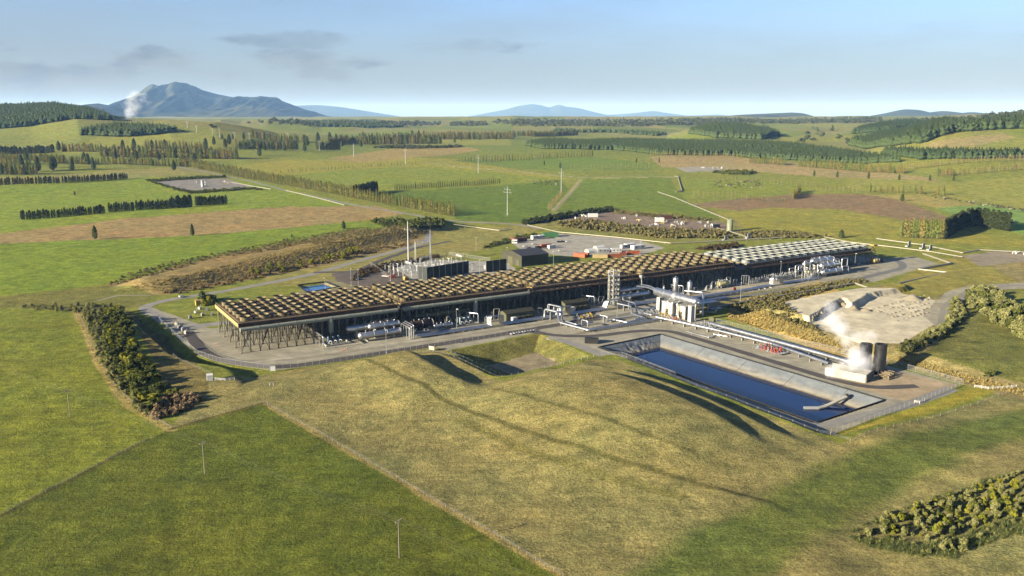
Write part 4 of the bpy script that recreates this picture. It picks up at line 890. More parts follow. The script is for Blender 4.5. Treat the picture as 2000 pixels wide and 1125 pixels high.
rp = random.Random(8)
for k in range(34):                         # upright service pipes and small skids all along the front of the coolers
    a = 90 + k * 7.4 + rp.uniform(-2, 2); q = rp.uniform(-9, -1.5); h = rp.uniform(2.2, 6.5)
    if 145 < a < 168 or 189 < a < 209 or 222 < a < 258: continue
    b = MB(); b.tube([(0, 0, 0), (0, 0, h), (rp.uniform(1.5, 4), 0, h), (rp.uniform(1.5, 4), -.6, h * .3), (2, -1.4, .2)], rp.uniform(.14, .26), 8); b.cyl((-.9, .4, 0), (-.9, .4, h * .8), .12, None, 6); b.box((.8, .9, .8), (1.6, 1.1, 1.6)); b.cyl((.8, .9, 1.6), (.8, .9, 2.5), .4, .36, 9)
    single('service_pipes', b, [GALV, SILVER, GALV, CONC][k % 4], 'small grey service pipes and skid at the foot of the cooler columns', 'pipes', P3(a, q), ANG + rp.uniform(-.2, .2), 'service pipes along the cooler columns')
def pumps(label, a, b_, n=3, m=BLUE):
    t = thing('pump_skid', label, 'pumps', P3(a, b_), ANG, 'pump sets in front of the coolers')
    b = MB()
    for y in (-3.4, 3.4): b.box((n * 1.4, y, .35), (n * 3.2 + 4, .6, .7))
    for x in (-2, n * 2.8 + 2): b.box((x, 0, .35), (.6, 6.2, .7))
    part('bund_wall', b, CONC, t)
    for k in range(n):
        b = MB(); x = k * 2.7; b.cyl((x, 0, .1), (x, 0, 1.8), .38, .34, 10); b.cyl((x, 0, 1.8), (x, 0, 3.9), .55, .52, 12); b.cyl((x, 0, 3.9), (x, 0, 4.3), .6, .45, 12); part('pump_motor', b, m, t)
        b = MB(); b.tube([(x, 0, 1), (x, -1.6, 1), (x, -1.6, 2.4), (x + .9, -2.6, 2.4), (x + .9, -2.6, .2)], .22, 8); b.cyl((x, -1.6, 1.5), (x, -1.6, 1.8), .4, None, 8); part('pump_pipe', b, GALV, t)
    return t
pumps('pump set with three blue motors near the left end columns', 43, -6)
pumps('pump set with pale blue motors left of the first olive shed', 120, -5, m=mat('pale_blue_paint', (170, 190, 200), .5, .1, .1, .6, k=.6))
pumps('pump set with white motors right of the second olive shed', 212, -1, m=WHITE)
pumps('pump set with grey motors behind the two silver stacks', 282, -8, m=GALV)

def valve_pit(label, a, b_, nx, ny, m, sx=2.2, h=2.4, ang=0, group='valve stations'):
    t = thing('valve_station', label, 'valves', P3(a, b_), ANG + ang, group); rs = random.Random(int(a * 7 + b_))
    b = MB()
    for j in range(ny): b.tube([(-2, j * 1.6, .8), (nx * sx + 1, j * 1.6, .8)], .26, 8)
    part('manifold', b, SILVER, t)
    for i in range(nx):
        b = MB()
        for j in range(ny):
            x = i * sx + rs.uniform(-.4, .4); y = j * 1.6; hh = h * rs.uniform(.55, 1.15)
            b.box((x, y, .8), (.7, .7, .8)); b.cyl((x, y, .8), (x, y, hh), .11, None, 6); b.cyl((x, y, hh), (x, y, hh + .12), .38, None, 10)
            if rs.random() < .6: b.tube([(x + .5, y, .8), (x + .5, y, hh * .9), (x + .5, y + .8, hh * .9), (x + .5, y + .8, .2)], .13, 7)
            if rs.random() < .4: b.box((x + .2, y - .4, hh * .7), (.5, .4, .7))
        part('valve', b, m if i % 3 else GALV, t)
    b = MB()
    for y in (-1.4, ny * 1.6 + .2):
        for k in range(int(nx * sx / 2) + 2): b.bar((-2 + k * 2, y, 0), (-2 + k * 2, y, 1.3), .1)
        b.bar((-2, y, 1.25), (nx * sx + 1, y, 1.25), .08)
    part('railing', b, GALV, t); return t
valve_pit('fenced valve pit with yellow handwheels between the road and the pipes', 184, -31, 6, 4, YELLOW)
valve_pit('cluster of grey valves left of the separator', 222, -40, 6, 4, GALV, ang=-.2)
valve_pit('yellow and red valves under the left end of the separator vessel', 231, -44, 5, 4, YELLOW, ang=-math.pi / 2)
valve_pit('orange valves at the foot of the white separator building', 228, -58, 4, 3, mat('orange_paint', (214, 120, 62), .5, 0, .1, 1, k=.6), ang=-math.pi / 2)
valve_pit('grey valve rack on the pipes in front of the separator', 233, -76, 6, 4, GALV, ang=-math.pi / 2, h=3)
valve_pit('red wheeled valve station on the long pond side pipe', 225, -127, 6, 4, mat('signal_red', (200, 84, 58), .5, 0, .1, 1, k=.6), ang=-1.55, h=3.2)
valve_pit('dense grey valves in the shade under the slate bridge', 352, -6, 12, 3, GALV, h=4)
valve_pit('dense grey valves left of the far right vessel stack', 372, -10, 10, 4, GALV, h=5)
valve_pit('silver valve rack in front of the far right vessel stack', 398, -17, 8, 3, SILVER, h=4.5)
valve_pit('grey valve skid in the shade before the second fan bank', 96, -10, 5, 2, GALV, h=2)
valve_pit('valves at the foot of the pipe tower', 224, -12, 7, 3, GALV, h=5)
for k, (a, b_) in enumerate([(392, -9), (398, -12), (404, -7), (410, -14), (434, -9), (437, -14)]):
    b = MB(); b.tube([(0, 0, 0), (0, 0, 9.5 + k % 3), (5, -1, 9.5 + k % 3), (5, -1, 5)], .42, 9); b.tube([(1, 1, 0), (1, 1, 7.5), (-4, 2, 7.5), (-4, 2, 1)], .34, 9); b.tube([(-1, -1.5, 0), (-1, -1.5, 6), (4, -3, 6), (4, -3, .5)], .36, 9)
    single('pipe_loop', b, SILVER, 'tangle of tall bent silver pipes round the far right vessel stack', 'pipe', P3(a, b_), ANG, 'bent pipes round the far right vessel stack')
# pipe tower
t = thing('pipe_tower', 'tall open steel tower full of pipes in front of the third fan bank', 'tower', P3(228, -6), ANG); b = MB()
for x in (-2.4, 2.4):
    for y in (-2.4, 2.4): b.bar((x, y, 0), (x, y, 21), .2)
for z in range(3, 22, 3):
    for s in (-2.4, 2.4): b.bar((-2.4, s, z), (2.4, s, z), .2); b.bar((s, -2.4, z), (s, 2.4, z), .2); b.bar((-2.4, s, z - 3), (2.4, s, z), .12); b.bar((s, -2.4, z - 3), (s, 2.4, z), .12)
part('tower_frame', b, SWITCH, t); b = MB()
for z in (6, 12, 18):
    b.box((0, 0, z), (5.4, 5.4, .12))
    for k in range(5):
        for s in (-2.7, 2.7): b.bar((-2.7 + k * 1.35, s, z), (-2.7 + k * 1.35, s, z + 1.1), .07); b.bar((s, -2.7 + k * 1.35, z), (s, -2.7 + k * 1.35, z + 1.1), .07)
part('platform', b, GALV, t); b = MB()
b.tube([(0, 0, 0), (0, 0, 22)], .75, 12); b.tube([(-3.4, 0, 0), (-3.4, 0, 17), (-1, 0, 17)], .35, 8); b.tube([(3, 1, 0), (3, 1, 13), (6, 1, 13), (6, 1, 4)], .3, 8); part('riser_pipe', b, PIPEF, t)

# ------------------------------------------------------------------ separator station
t = thing('steam_separator', 'big silver steam drum held high on two concrete piers', 'separator', P3(237, -53), ANG - math.pi / 2)
b = MB(); r = 2.4; b.lathe((0, 0, 12.2), [(.01, -18.6), (r * .6, -18.3), (r * .92, -17.7), (r, -17), (r, -1.0)], 26, 'x'); b.lathe((0, 0, 12.2), [(r, 1.0), (r, 17), (r * .92, 17.7), (r * .6, 18.3), (.01, 18.6)], 26, 'x'); part('drum', b, SILVER, t)
b = MB(); b.lathe((0, 0, 12.2), [(r * .97, -1.1), (r * 1.08, -1.0), (r * 1.08, -.5), (r * .9, -.4), (r * .9, .4), (r * 1.08, .5), (r * 1.08, 1.0), (r * .97, 1.1)], 26, 'x'); b.lathe((0, 0, 12.2), [(r, 9), (r * 1.03, 9), (r * 1.03, 9.3), (r, 9.3)], 26, 'x'); b.lathe((0, 0, 12.2), [(r, -9), (r * 1.03, -9), (r * 1.03, -8.7), (r, -8.7)], 26, 'x'); part('flange', b, GALV, t)
for x in (-13.5, 13.5): b = MB(); b.box((x, 0, 4.7), (2.6, 3.4, 9.4), 0, .96); part('concrete_pier', b, mat('pale_concrete', (222, 219, 206), .8, 0, .1, .3, .05, k=.62), t)
b = MB(); b.tube([(-18, 0, 12.6), (-26, 1, 12.9), (-40, 4, 11)], .55, 10); b.tube([(-17.6, .4, 13.4), (-26, 2, 13.8), (-38, 5, 12.4)], .4, 10); b.tube([(18.2, 0, 12), (20.5, 0, 12), (20.5, -4, 12), (20.5, -4, 3)], .4, 10)
for x in (-4, 0, 4): b.tube([(x, -1, 10), (x, -2.6, 9), (x, -2.6, 2), (x + 1.5, -4.5, 1)], .45, 9)
part('steam_pipe', b, SILVER, t)
PALEC = mat('pale_concrete', (222, 219, 206))
for lab, a, b_, d in [('pale concrete control building with dark doorway under the steam drum', 239, -49, (10, 9, 8.2)), ('pale concrete block right of the doorway under the steam drum', 239.5, -58.5, (7, 7.5, 7.6))]:
    t = thing('control_building', lab, 'building', P3(a, b_), ANG); b = MB(); b.box((0, 0, d[2] / 2), d); part('wall', b, PALEC, t)
    b = MB(); b.box((0, 0, d[2] + .15), (d[0] + .5, d[1] + .5, .3)); part('roof', b, CONC, t)
    b = MB(); b.box((-1, -d[1] / 2 - .03, 2.6), (2.2, .1, 5.2)); b.box((-d[0] / 2 - .03, 0, 2.2), (.1, 2.4, 4.4)); part('door', b, BLACK, t)
    b = MB()
    for k in range(6): b.box((-d[0] / 2 - .7, -3 + k * .7, .6 + k * 1.1), (1.1, .5, .12))
    b.bar((-d[0] / 2 - 1.2, -3, 1.6), (-d[0] / 2 - 1.2, .8, 7.4), .1); part('stairs', b, YELLOW, t)
def stack(label, a, b_, r, z0, z1, group):
    t = thing('vertical_separator', label, 'vessel', P3(a, b_), ANG, group); b = MB()
    b.lathe((0, 0, 0), [(r * .8, 0), (r * .8, z0), (r * 1.0, z0 + .6), (r, z1 - .9), (r * .85, z1 - .35), (r * .45, z1), (.01, z1 + .08)], 22); part('shell', b, SILVER, t)
    b = MB(); b.cyl((0, 0, z0 + 1), (0, 0, z0 + 1.25), r * 1.04, None, 22); b.cyl((0, 0, z1 - 1.2), (0, 0, z1 - 1.0), r * 1.04, None, 22); b.cyl((0, 0, z1), (0, 0, z1 + .7), .25, None, 8)
    for k in range(14): b.bar((-r - .25, .25, 1 + k), (-r - .25, -.25, 1 + k), .07)
    b.bar((-r - .25, .25, 0), (-r - .25, .25, z1), .07); b.bar((-r - .25, -.25, 0), (-r - .25, -.25, z1), .07); part('ladder', b, GALV, t)
    b = MB(); b.box((0, 0, z0), (r * 3, r * 3, .15))
    for k in range(8): q = k * math.pi / 4; b.bar((r * 1.6 * math.cos(q), r * 1.6 * math.sin(q), z0), (r * 1.6 * math.cos(q), r * 1.6 * math.sin(q), z0 + 1.1), .08)
    part('platform', b, YELLOW, t); return t
stack('taller left one of the two upright silver stacks behind the steam drum', 262.5, -24.5, 1.65, 6, 16.5, 'upright silver stacks')
stack('right one of the two upright silver stacks behind the steam drum', 266, -33.5, 1.5, 6, 15, 'upright silver stacks')
stack('short thin silver stack left of the two upright stacks', 258, -19, .6, 3, 10, 'upright silver stacks')
t = thing('pipe_cover', 'low silver sloped shelter over pipes right of the steam drum', 'shelter', P3(264, -46), ANG); b = MB(); b.add([(-6, -5, 4.8), (10, -5, 4.8), (10, 1, 4.3), (-6, 1, 4.3), (2, -5, 1.2), (10, -5, 1.2), (10, -8, 1.0), (2, -8, 1.0), (2, -5, 4.8)], [(0, 1, 2, 3), (8, 1, 5, 4), (4, 5, 6, 7)]); part('roof_sheet', b, SILVER, t)
b = MB()
for x in (-5.5, 1.5, 9.5):
    for y in (-4.6, .6): b.box((x, y, 2.1), (.5, .5, 4.2))
part('post', b, WHITE, t)

# ------------------------------------------------------------------ sheds, warehouse and other buildings
def shed(label, a, b_, d, rise, m, rm, roof_over=.4, boxes=0, rz=0, name='equipment_shed', doors=True):
    t = thing(name, label, 'building', P3(a, b_), ANG + rz); b = MB(); b.gable((0, 0, 0), d, rise); part('wall', b, m, t)
    b = MB(); b.gable_roof((0, 0, 0), d, rise, roof_over); part('roof', b, rm, t)
    if doors:
        b = MB(); b.box((-d[0] / 2 - .04, 0, 1.6), (.1, 2.2, 3.2)); part('door', b, DARK, t)
        b = MB(); b.box((d[0] * .1, -d[1] / 2 - .04, 1.8), (2.6, .1, 3.0)); b.box((-d[0] * .3, -d[1] / 2 - .04, 2.4), (1.6, .1, 1.0)); part('louvre', b, OLIVED, t)
    for k in range(boxes):
        b = MB(); b.box((-d[0] * .3 + k * 3.6, -d[1] / 2 - 2.2, 1.3), (2.6, 2.2, 2.6)); b.box((-d[0] * .3 + k * 3.6 + 1.7, -d[1] / 2 - 2.2, 1.2), (.6, 1.8, 1.8)); part('transformer', b, OLIVED if k % 2 else WHITE if k == 0 else OLIVED, t)
    return t
shed('olive gabled equipment shed in the middle of the plant front, nearer one', 156, -7.5, (19, 7.5, 4.3), 1.2, OLIVE, OLIVED, boxes=4)
shed('olive gabled equipment shed behind the big silver pipe loop', 199, -3.5, (17, 7.5, 4.3), 1.2, OLIVE, OLIVED, boxes=4)
t = thing('warehouse', 'big dark olive gabled warehouse behind the cooler row', 'building', P3(260, 149), ANG); b = MB(); b.gable((0, 0, 0), (25, 30, 8.5), 2.6); part('wall', b, OLIVED, t)
b = MB(); b.gable_roof((0, 0, 0), (25, 30, 8.5), 2.6, .5); part('roof', b, mat('dark_brown_roof', (84, 76, 66), .5, .2, .12, .4, k=.55), t)
b = MB(); b.box((-12.55, 2, 3), (.1, 7, 6)); b.box((-12.55, -9, 2.5), (.1, 4, 5)); part('roller_door', b, OLIVE, t); b = MB(); b.box((3, -15.05, 1.2), (1.2, .1, 2.4)); part('door', b, DARK, t)
t = thing('field_hut', 'small yellow hut beside bushes at the left end of the plant', 'hut', near(388, 596), ANG); b = MB(); b.box((0, 0, 1.6), (3.6, 3.2, 3.2)); part('wall', b, YELLOW, t); b = MB(); b.box((0, 0, 3.3), (4.1, 3.7, .2)); part('roof', b, TANST, t)
t = thing('guard_shed', 'small white shed with red edge behind the left fan bank', 'hut', P3(45, 62), ANG); b = MB(); b.box((0, 0, 2.6), (5.5, 4, 5.2)); part('wall', b, WHITE, t); b = MB(); b.box((-2.9, 0, 2.7), (.3, 4.1, 5.4)); part('corner_trim', b, REDC, t); b = MB(); b.box((0, 0, 5.3), (6, 4.4, .2)); part('roof', b, GALV, t)
def firewall(label, pts, h):
    t = thing('fire_wall', label, 'wall', P3(*pts[0]), ANG, 'dark transformer fire walls'); a0, b0 = pts[0]
    b = MB()
    for p, q in zip(pts, pts[1:]):
        L = math.hypot(q[0] - p[0], q[1] - p[1]); an = math.atan2(q[1] - p[1], q[0] - p[0]); b.box(((p[0] + q[0]) / 2 - a0, (p[1] + q[1]) / 2 - b0, h / 2), (L, .35, h), an)
    part('panel', b, mat('dark_green_panel', (46, 52, 46), .55, .1, .15, .5, k=.75), t)
    for p, q in zip(pts, pts[1:]):
        L = math.hypot(q[0] - p[0], q[1] - p[1]); n = max(2, int(L / 5.6))
        for k in range(n + 1):
            b = MB(); f = k / n; b.box((p[0] + (q[0] - p[0]) * f - a0, p[1] + (q[1] - p[1]) * f - b0 - .32, h / 2 + .2), (.4, .3, h + .4)); part('post', b, GALV, t)
firewall('long dark fire wall panel in front of the substation', [(158, 132), (161, 124), (200, 133.5)], 9.2)
firewall('short dark fire wall panel to the right of the long one', [(212, 128), (231, 130)], 8.6)
# white concrete enclosure and black silencers
t = thing('concrete_enclosure', 'white walled open enclosure with grey end beside the steaming silencers', 'enclosure', P3(219, -172.6), ANG)
b = MB(); L = math.hypot(5.3, 17); b.box((2.6, -8.5, 1.8), (L, .35, 3.6), math.atan2(-17, 5.3)); part('front_wall', b, CREAM, t)
b = MB(); b.box((11, -15, 1.75), (12, .35, 3.5), math.atan2(4.3, 11.3)); b.box((13, -4, 1.5), (17.5, .35, 3.0), math.atan2(-17, 5.3)); part('end_wall', b, mat('grey_corrugated', (150, 148, 138), .6, .1, .2, 3, k=.55), t)
for lab, a, b_ in [('left black round silencer tank, steam pouring round its foot', 236.5, -180, ), ('right black round silencer tank with steam at its rim', 241.5, -184)]:
    t = thing('steam_silencer', lab, 'tank', P3(a, b_), ANG, 'black steam silencers'); b = MB(); b.lathe((0, 0, 0), [(2.6, 0), (2.6, 14), (2.35, 14), (2.35, 6), (.01, 6)], 28); part('shell', b, MUFF, t)
    b = MB()
    for z in (.1, 2.5, 4.8, 7.1, 9.4, 11.7, 13.8): b.lathe((0, 0, z), [(2.6, 0), (2.68, 0), (2.68, .16), (2.6, .16)], 28)
    for k in range(8): q = k * math.pi / 4; b.box((2.63 * math.cos(q), 2.63 * math.sin(q), 7), (.1, .14, 13.8), q)
    part('stiffener_rings', b, DARK, t)
for lab, a, b_ in [('lower tan timber cradle frame beside the silencers', 238.5, -190), ('tan timber cradle frame nearest the silencer tanks', 242, -188)]:
    b = MB()
    for z in (.2, .9, 1.6):
        for k in range(3): b.box((0, -2 + k * 2, z), (5.4, .25, .25)); b.box((-2.4 + k * 2.4, 0, z + .25), (.25, 4.4, .25))
    for x in (-2.4, 2.4):
        for y in (-2, 2): b.box((x, y, 1), (.3, .3, 2))
    single('timber_cradle', b, WOOD, lab, 'frame', P3(a, b_), ANG + .2, 'timber cradles')
# floating intake in the pond
jp = [np.array([*G(u, v, z), z]) for u, v, z in ((1655, 774, -1.2), (1612, 794, -3.9), (1598, 797, -4.0), (1570, 797, -4.1))]; t = thing('pond_outlet', 'bent pale grey outlet pipe lying on the water of the big pond', 'pipe', tuple(map(float, jp[0]))); jl = [tuple(map(float, q - jp[0])) for q in jp]
b = MB(); b.tube(jl[:3], .75, 12, 2); part('pipe', b, CONC, t); b = MB(); b.tube([jl[2], jl[3]], .78, 12); part('pipe_end', b, GALV, t)
b = MB(); b.cyl((.4, .2, .2), (-.5, -.3, -.3), 1.15, None, 14); part('collar', b, DARK, t)
b = MB(); b.box((0, 0, 1.5), (7, 2.6, 2.8)); b.box((-1, -1.34, 2.2), (1.4, .05, .9))
single('equipment_container', b, BLACK, 'black container standing at the corner of the lined pond', 'container', P3(160.5, -74), ANG - .75)
# ------------------------------------------------------------------ substation
def bus_post(h=4.6, arm=2.6, lean=0):
    b = MB(); b.cyl((0, 0, 0), (0, 0, h * .6), .2, .18, 6); b.box((0, 0, .15), (.7, .7, .3))
    return b
POSTM = bus_post(); P_M = POSTM.data('steel_post', SWITCH)
b = MB(); b.lathe((0, 0, 2.7), [(.12, 0)] + [(q, .12 * i + .05 * (i % 2)) for i in range(14) for q in ((.26,) if i % 2 else (.15,))] + [(.1, 1.8)], 8); INS_M = b.data('insulator', INSUL)
b = MB(); b.bar((-1.9, 0, 4.6), (1.9, 0, 4.6), .2); BAR_M = b.data('busbar', SWITCH)
def bus_support(loc, rz, lab, grp, proto=[None]):
    if proto[0] is None:
        t = thing('bus_support', lab, 'bus support', loc, rz, grp); link('steel_post', P_M, t); link('insulator', INS_M, t); link('busbar', BAR_M, t); proto[0] = t; return t
    return dup(proto[0], loc, rz, lab, grp, random.uniform(.85, 1.4))
for i in range(9):
    for j in range(5):
        a = 150 + i * 7.2 + random.uniform(-.6, .6); q = 141 + j * 8.5 + random.uniform(-.6, .6)
        bus_support(P3(a, q), ANG + (math.pi / 2 if j % 2 else 0), 'grey post with pale insulator in the switchyard behind the dark fire walls', 'switchyard insulator posts')
def gantry(label, a, b_, w, h, rz=0):
    t = thing('switchyard_gantry', label, 'gantry', P3(a, b_), ANG + rz, 'switchyard gantries')
    b = MB()
    for x in (-w / 2, w / 2):
        for y in (-.5, .5): b.bar((x, y * 2, 0), (x, y * .6, h), .16)
        for z in np.arange(1, h, 1.6): b.bar((x, -.9, z), (x, .8, z + 1.3), .07)
    part('gantry_leg', b, SWITCH, t)
    b = MB()
    for s in (-.4, .4): b.bar((-w / 2, s, h), (w / 2, s, h), .14); b.bar((-w / 2, s, h + .8), (w / 2, s, h + .8), .14)
    for k in range(int(w / 1.2)): x = -w / 2 + k * 1.2; b.bar((x, -.4, h), (x + 1.2, .4, h + .8), .08)
    part('gantry_beam', b, SWITCH, t)
    for k in range(3): b = MB(); b.cyl((-w / 3 + k * w / 3, 0, h), (-w / 3 + k * w / 3, 0, h - 1.6), .2, .12, 7); part('insulator', b, INSUL, t)
    return t
gantry('tall steel gantry beside the white monopole', 192, 196, 15, 17, .2); 
gantry('low gantry at the front left of the switchyard', 158, 150, 9, 9, math.pi / 2); gantry('low gantry at the right side of the switchyard', 206, 160, 9, 8.5, math.pi / 2); gantry('low gantry in the middle of the switchyard', 180, 165, 10, 9)
t = thing('lightning_mast', 'thin pointed lattice mast beside the tall gantry', 'mast', P3(197, 192), ANG); b = MB()
for x in (-.6, .6):
    for y in (-.6, .6): b.bar((x, y, 0), (x * .2, y * .2, 26), .14)
for z in np.arange(0, 25, 1.8): f = 1 - z / 32; b.bar((-.6 * f, -.6 * f, z), (.6 * f, -.6 * f, z + 1.6), .08); b.bar((.6 * f, .6 * f, z), (-.6 * f, .6 * f, z + 1.6), .08)
part('lattice', b, SWITCH, t); b = MB(); b.cyl((0, 0, 26), (0, 0, 32), .08, .03, 5); part('spike', b, GALV, t)
for k, (a, q) in enumerate([(166, 129), (176, 131.5), (186, 134), (219, 134)]):
    t = thing('power_transformer', 'grey power transformer behind the dark fire wall', 'transformer', P3(a, q + 4), ANG, 'transformers behind the fire walls'); b = MB(); b.box((0, 0, 2), (4.5, 2.8, 3.4)); part('tank', b, GALV, t); b = MB()
    for i in range(6): b.box((-2 + i * .8, 1.8, 2), (.2, .9, 2.6))
    part('radiator', b, GALV, t); b = MB()
    for i in range(3): b.cyl((-1.4 + i * 1.4, 0, 3.7), (-1.4 + i * 1.4, 0, 5.6), .22, .1, 8)
    part('bushing', b, INSUL, t)
# fence posts of thin white pipe round the switchyard
def pole_arm(z, w, d=.16): b = MB(); b.bar((-w, 0, z), (w, 0, z), d); return b
def monopole(label, p, h, r=.75, arms=((.8, 2.5), (.88, 1.5)), wires=True, group='white steel power line monopoles'):
    t = thing('power_pylon', label, 'pylon', p, random.uniform(-.2, .2), group); b = MB(); b.cyl((0, 0, 0), (0, 0, h), r, r * .55, 12); b.box((0, 0, .2), (r * 3, r * 3, .5)); part('pole', b, mat('pylon_white', (214, 216, 212), .5, .1, .05, .3, k=.55), t)
    for f, w in arms:
        b = MB(); b.bar((-w, 0, h * f), (w, 0, h * f), .32); b.cyl((-w, 0, h * f), (-w, 0, h * f + 1.9), .16, None, 6); b.cyl((w, 0, h * f), (w, 0, h * f - 1.9), .16, None, 6); part('crossarm', b, mat('pylon_white', (226, 226, 220)), t)
    return t
monopole('tall white monopole standing in the switchyard', P3(180.7, 199), 33, .8, ((.8, 2.6),))
PYL = [(991, 420, 366, 'white pylon with double crossarms in the dark green paddock before the poplars'), (1096, 379, 331, 'white pylon at the head of the double wheel track'), (934, 338, 304, 'white pylon standing over the yellow paddock right of the far poplar row'),
       (792, 320, 290, 'white pylon between the tan strip and the short poplars'), (691, 306, 282, 'white pylon at the left end of the tan strip'), (624, 294, 274, 'white pylon in front of the block of brown poplars'), (562, 276, 260, 'sixth white pylon counting away along the line'), (519, 273, 261, 'far pylon above the brown plantation, right of its neighbours'), (487, 272, 260, 'far pylon above the brown plantation, middle of three'), (458, 271, 258, 'far pylon above the brown plantation, left of three'), (429, 268, 251, 'tiny far pylon on the green slope, right one'), (415, 262, 251, 'tiny far pylon on the green slope, middle one'), (384, 258, 246, 'tiny far pylon on the green slope below the steam'), (366, 250, 238, 'tiny far pylon on the ridge line right of the steam')]
for u, v0, v1, lab in PYL:
    p = T(u, v0); dist = np.hypot(p[0], p[1]); h = (v0 - v1) * dist / FPX * 1.03; monopole(lab, p, max(14, min(h, 42)), .42 + dist / 12000, ((.80, 4.2), (.9, 3.2)) if v0 > 400 else ((.82, 3.4),))

# ------------------------------------------------------------------ lamp posts
def lamp_proto():
    t = thing('lamp_post', '', 'lamp post', (0, 0, -50), 0, 'thin lamp posts of the plant'); b = MB(); b.cyl((0, 0, 0), (0, 0, 12), .13, .09, 8); b.box((0, 0, .2), (.6, .6, .4)); part('pole', b, GALV, t)
    b = MB(); b.box((0, -.5, 12), (.5, 1.2, .22)); b.bar((0, 0, 11.9), (0, -.6, 12), .1); part('lamp_head', b, WHITE, t); return t
LP = lamp_proto()
LAMPS = [(755, 690, 'lamp post at the fence in front of the left vessels'), (892, 645, 'lamp post beside the pumps left of the first olive shed'), (1205, 627, 'lamp post beside the low pipes left of the separator'), (1446, 588, 'lamp post at the bend of the buff pipe right of the silver shelter'),
         (1524, 542, 'lamp post in front of the middle of the pale fan bank'), (1669, 525, 'lamp post on the gravel beside the yellow boom lift'), (1339, 562, 'lamp post in the deck shade behind the two silver stacks'), (636, 578, 'lamp post in front of the small blue pond'), (937, 540, 'lamp post at the switchyard right end'), (1081, 520, 'lamp post in front of the warehouse shadow'), (930, 490, 'lamp post at the back of the switchyard'), (700, 560, 'lamp post at the dark car park'), (686, 558, 'left lamp post at the dark car park'), (763, 548, 'lamp post behind the switchyard left corner'), (991, 512, 'lamp post between the short fire wall and the warehouse'), (1250, 500, 'lamp post behind the fourth fan bank')]
for k, (u, v, lab) in enumerate(LAMPS):
    loc = near(u, v)
    if k == 0: LP.location = loc; LP['label'] = lab
    else: dup(LP, loc, random.uniform(0, 6), lab)

# ------------------------------------------------------------------ containers, cabins and vehicles
def container(label, loc, rz, d, m, group='containers and cabins in the storage yard', name='shipping_container', cat='container', cabin=False):
    t = thing(name, label, cat, loc, rz, group); b = MB(); b.box((0, 0, d[2] / 2 + .15), d)
    for k in range(int(d[0] / .7)):
        for s in (-1, 1): b.box((-d[0] / 2 + .35 + k * .7, s * (d[1] / 2 + .03), d[2] / 2 + .15), (.3, .06, d[2] - .4))
    part('body', b, m, t)
    b = MB(); b.box((d[0] / 2 + .04, -d[1] * .24, d[2] / 2 + .15), (.08, d[1] * .44, d[2] * .9)); b.box((d[0] / 2 + .04, d[1] * .24, d[2] / 2 + .15), (.08, d[1] * .44, d[2] * .9)); b.bar((d[0] / 2 + .12, -.15, .4), (d[0] / 2 + .12, -.15, d[2]), .08); b.bar((d[0] / 2 + .12, .15, .4), (d[0] / 2 + .12, .15, d[2]), .08); part('door', b, m if not cabin else GALV, t)
    if cabin:
        for s in (-1, 1):
            for k in (-.28, .1, .36): b = MB(); b.box((d[0] * k, s * (d[1] / 2 + .07), d[2] * .6), (1.3, .06, .9)); part('window', b, GLASS, t)
        b = MB(); b.box((0, 0, d[2] + .2), (d[0] + .3, d[1] + .3, .12)); part('roof', b, WHITE, t)
    return t
C40, C20 = (12.2, 2.5, 2.9), (6.1, 2.5, 2.7)
E_ = ANG
for lab, u, v, rz, d, m, cab in [
    ('long orange container at the left end of the front line of containers', 1133, 502, E_ - 1.35, C40, ORANGE, 0), ('short brown container tucked behind the orange one', 1144, 500, E_ - 1.3, C20, RUST, 0),
    ('long buff container in the front line beside the orange one', 1172, 504, E_ - .55, C40, BUFF, 0), ('dark rusty container right of the buff container', 1200, 503, E_ - .35, C40, RUST, 0), ('bright rust container at the right end of the front line', 1237, 497, E_ - .3, C40, mat('bright_rust', (206, 112, 66), .6, 0, .15, .5, k=.6), 0), ('small rusty container between the two rust containers', 1216, 499, E_ - .3, C20, RUST, 0),
    ('grey cabin with a flat roof behind the buff container', 1178, 493, E_ - .4, (10, 4, 3), GALV, 1), ('white low cabin behind the rusty container', 1203, 492, E_ - .3, (9, 4, 3), WHITE, 1),
    ('white cabin with row of windows at the right end of the yard', 1245, 486, E_ + .0, (12, 5, 3.2), WHITE, 1), ('white cabin with grey roof left of the windowed cabin', 1230, 483, E_ + .0, (10, 5, 3.2), WHITE, 1), ('small white cabin at the back of the white cabin group', 1218, 485, E_, (6, 3, 3), WHITE, 1),
    ('maroon long container at the left edge of the yard', 1016, 472, E_ + .1, (14, 3, 3.4), MAROON, 0), ('white cabin at the left end of the maroon container', 1005, 475, E_ - .6, (5, 3, 3.2), WHITE, 1), ('rusty container behind the maroon one', 1001, 470, E_ - 1.2, C20, RUST, 0),
    ('white cabin with tent roof left of the green container', 1044, 467, E_, (6, 4, 3.2), WHITE, 1), ('white cabin nearest the green container', 1057, 466, E_, (6, 4, 3.2), WHITE, 1), ('big green container shed at the back of the yard', 1075, 463, E_ - .4, (15, 6, 4.2), GREENC, 0),
    ('rust red container in the middle of the yard', 1066, 483, E_ + .1, C40, mat('bright_rust', (206, 112, 66)), 0), ('black crate left of the rust red container', 1051, 487, E_, (5, 3, 2.8), BLACK, 0),
    ('white truck box parked right of the rust red container', 1077, 485, E_ + .2, (8, 2.6, 3), WHITE, 0)]:
    container(lab, near(u, v), rz, d, m, cabin=bool(cab), name='site_cabin' if cab else 'shipping_container', cat='cabin' if cab else 'container')
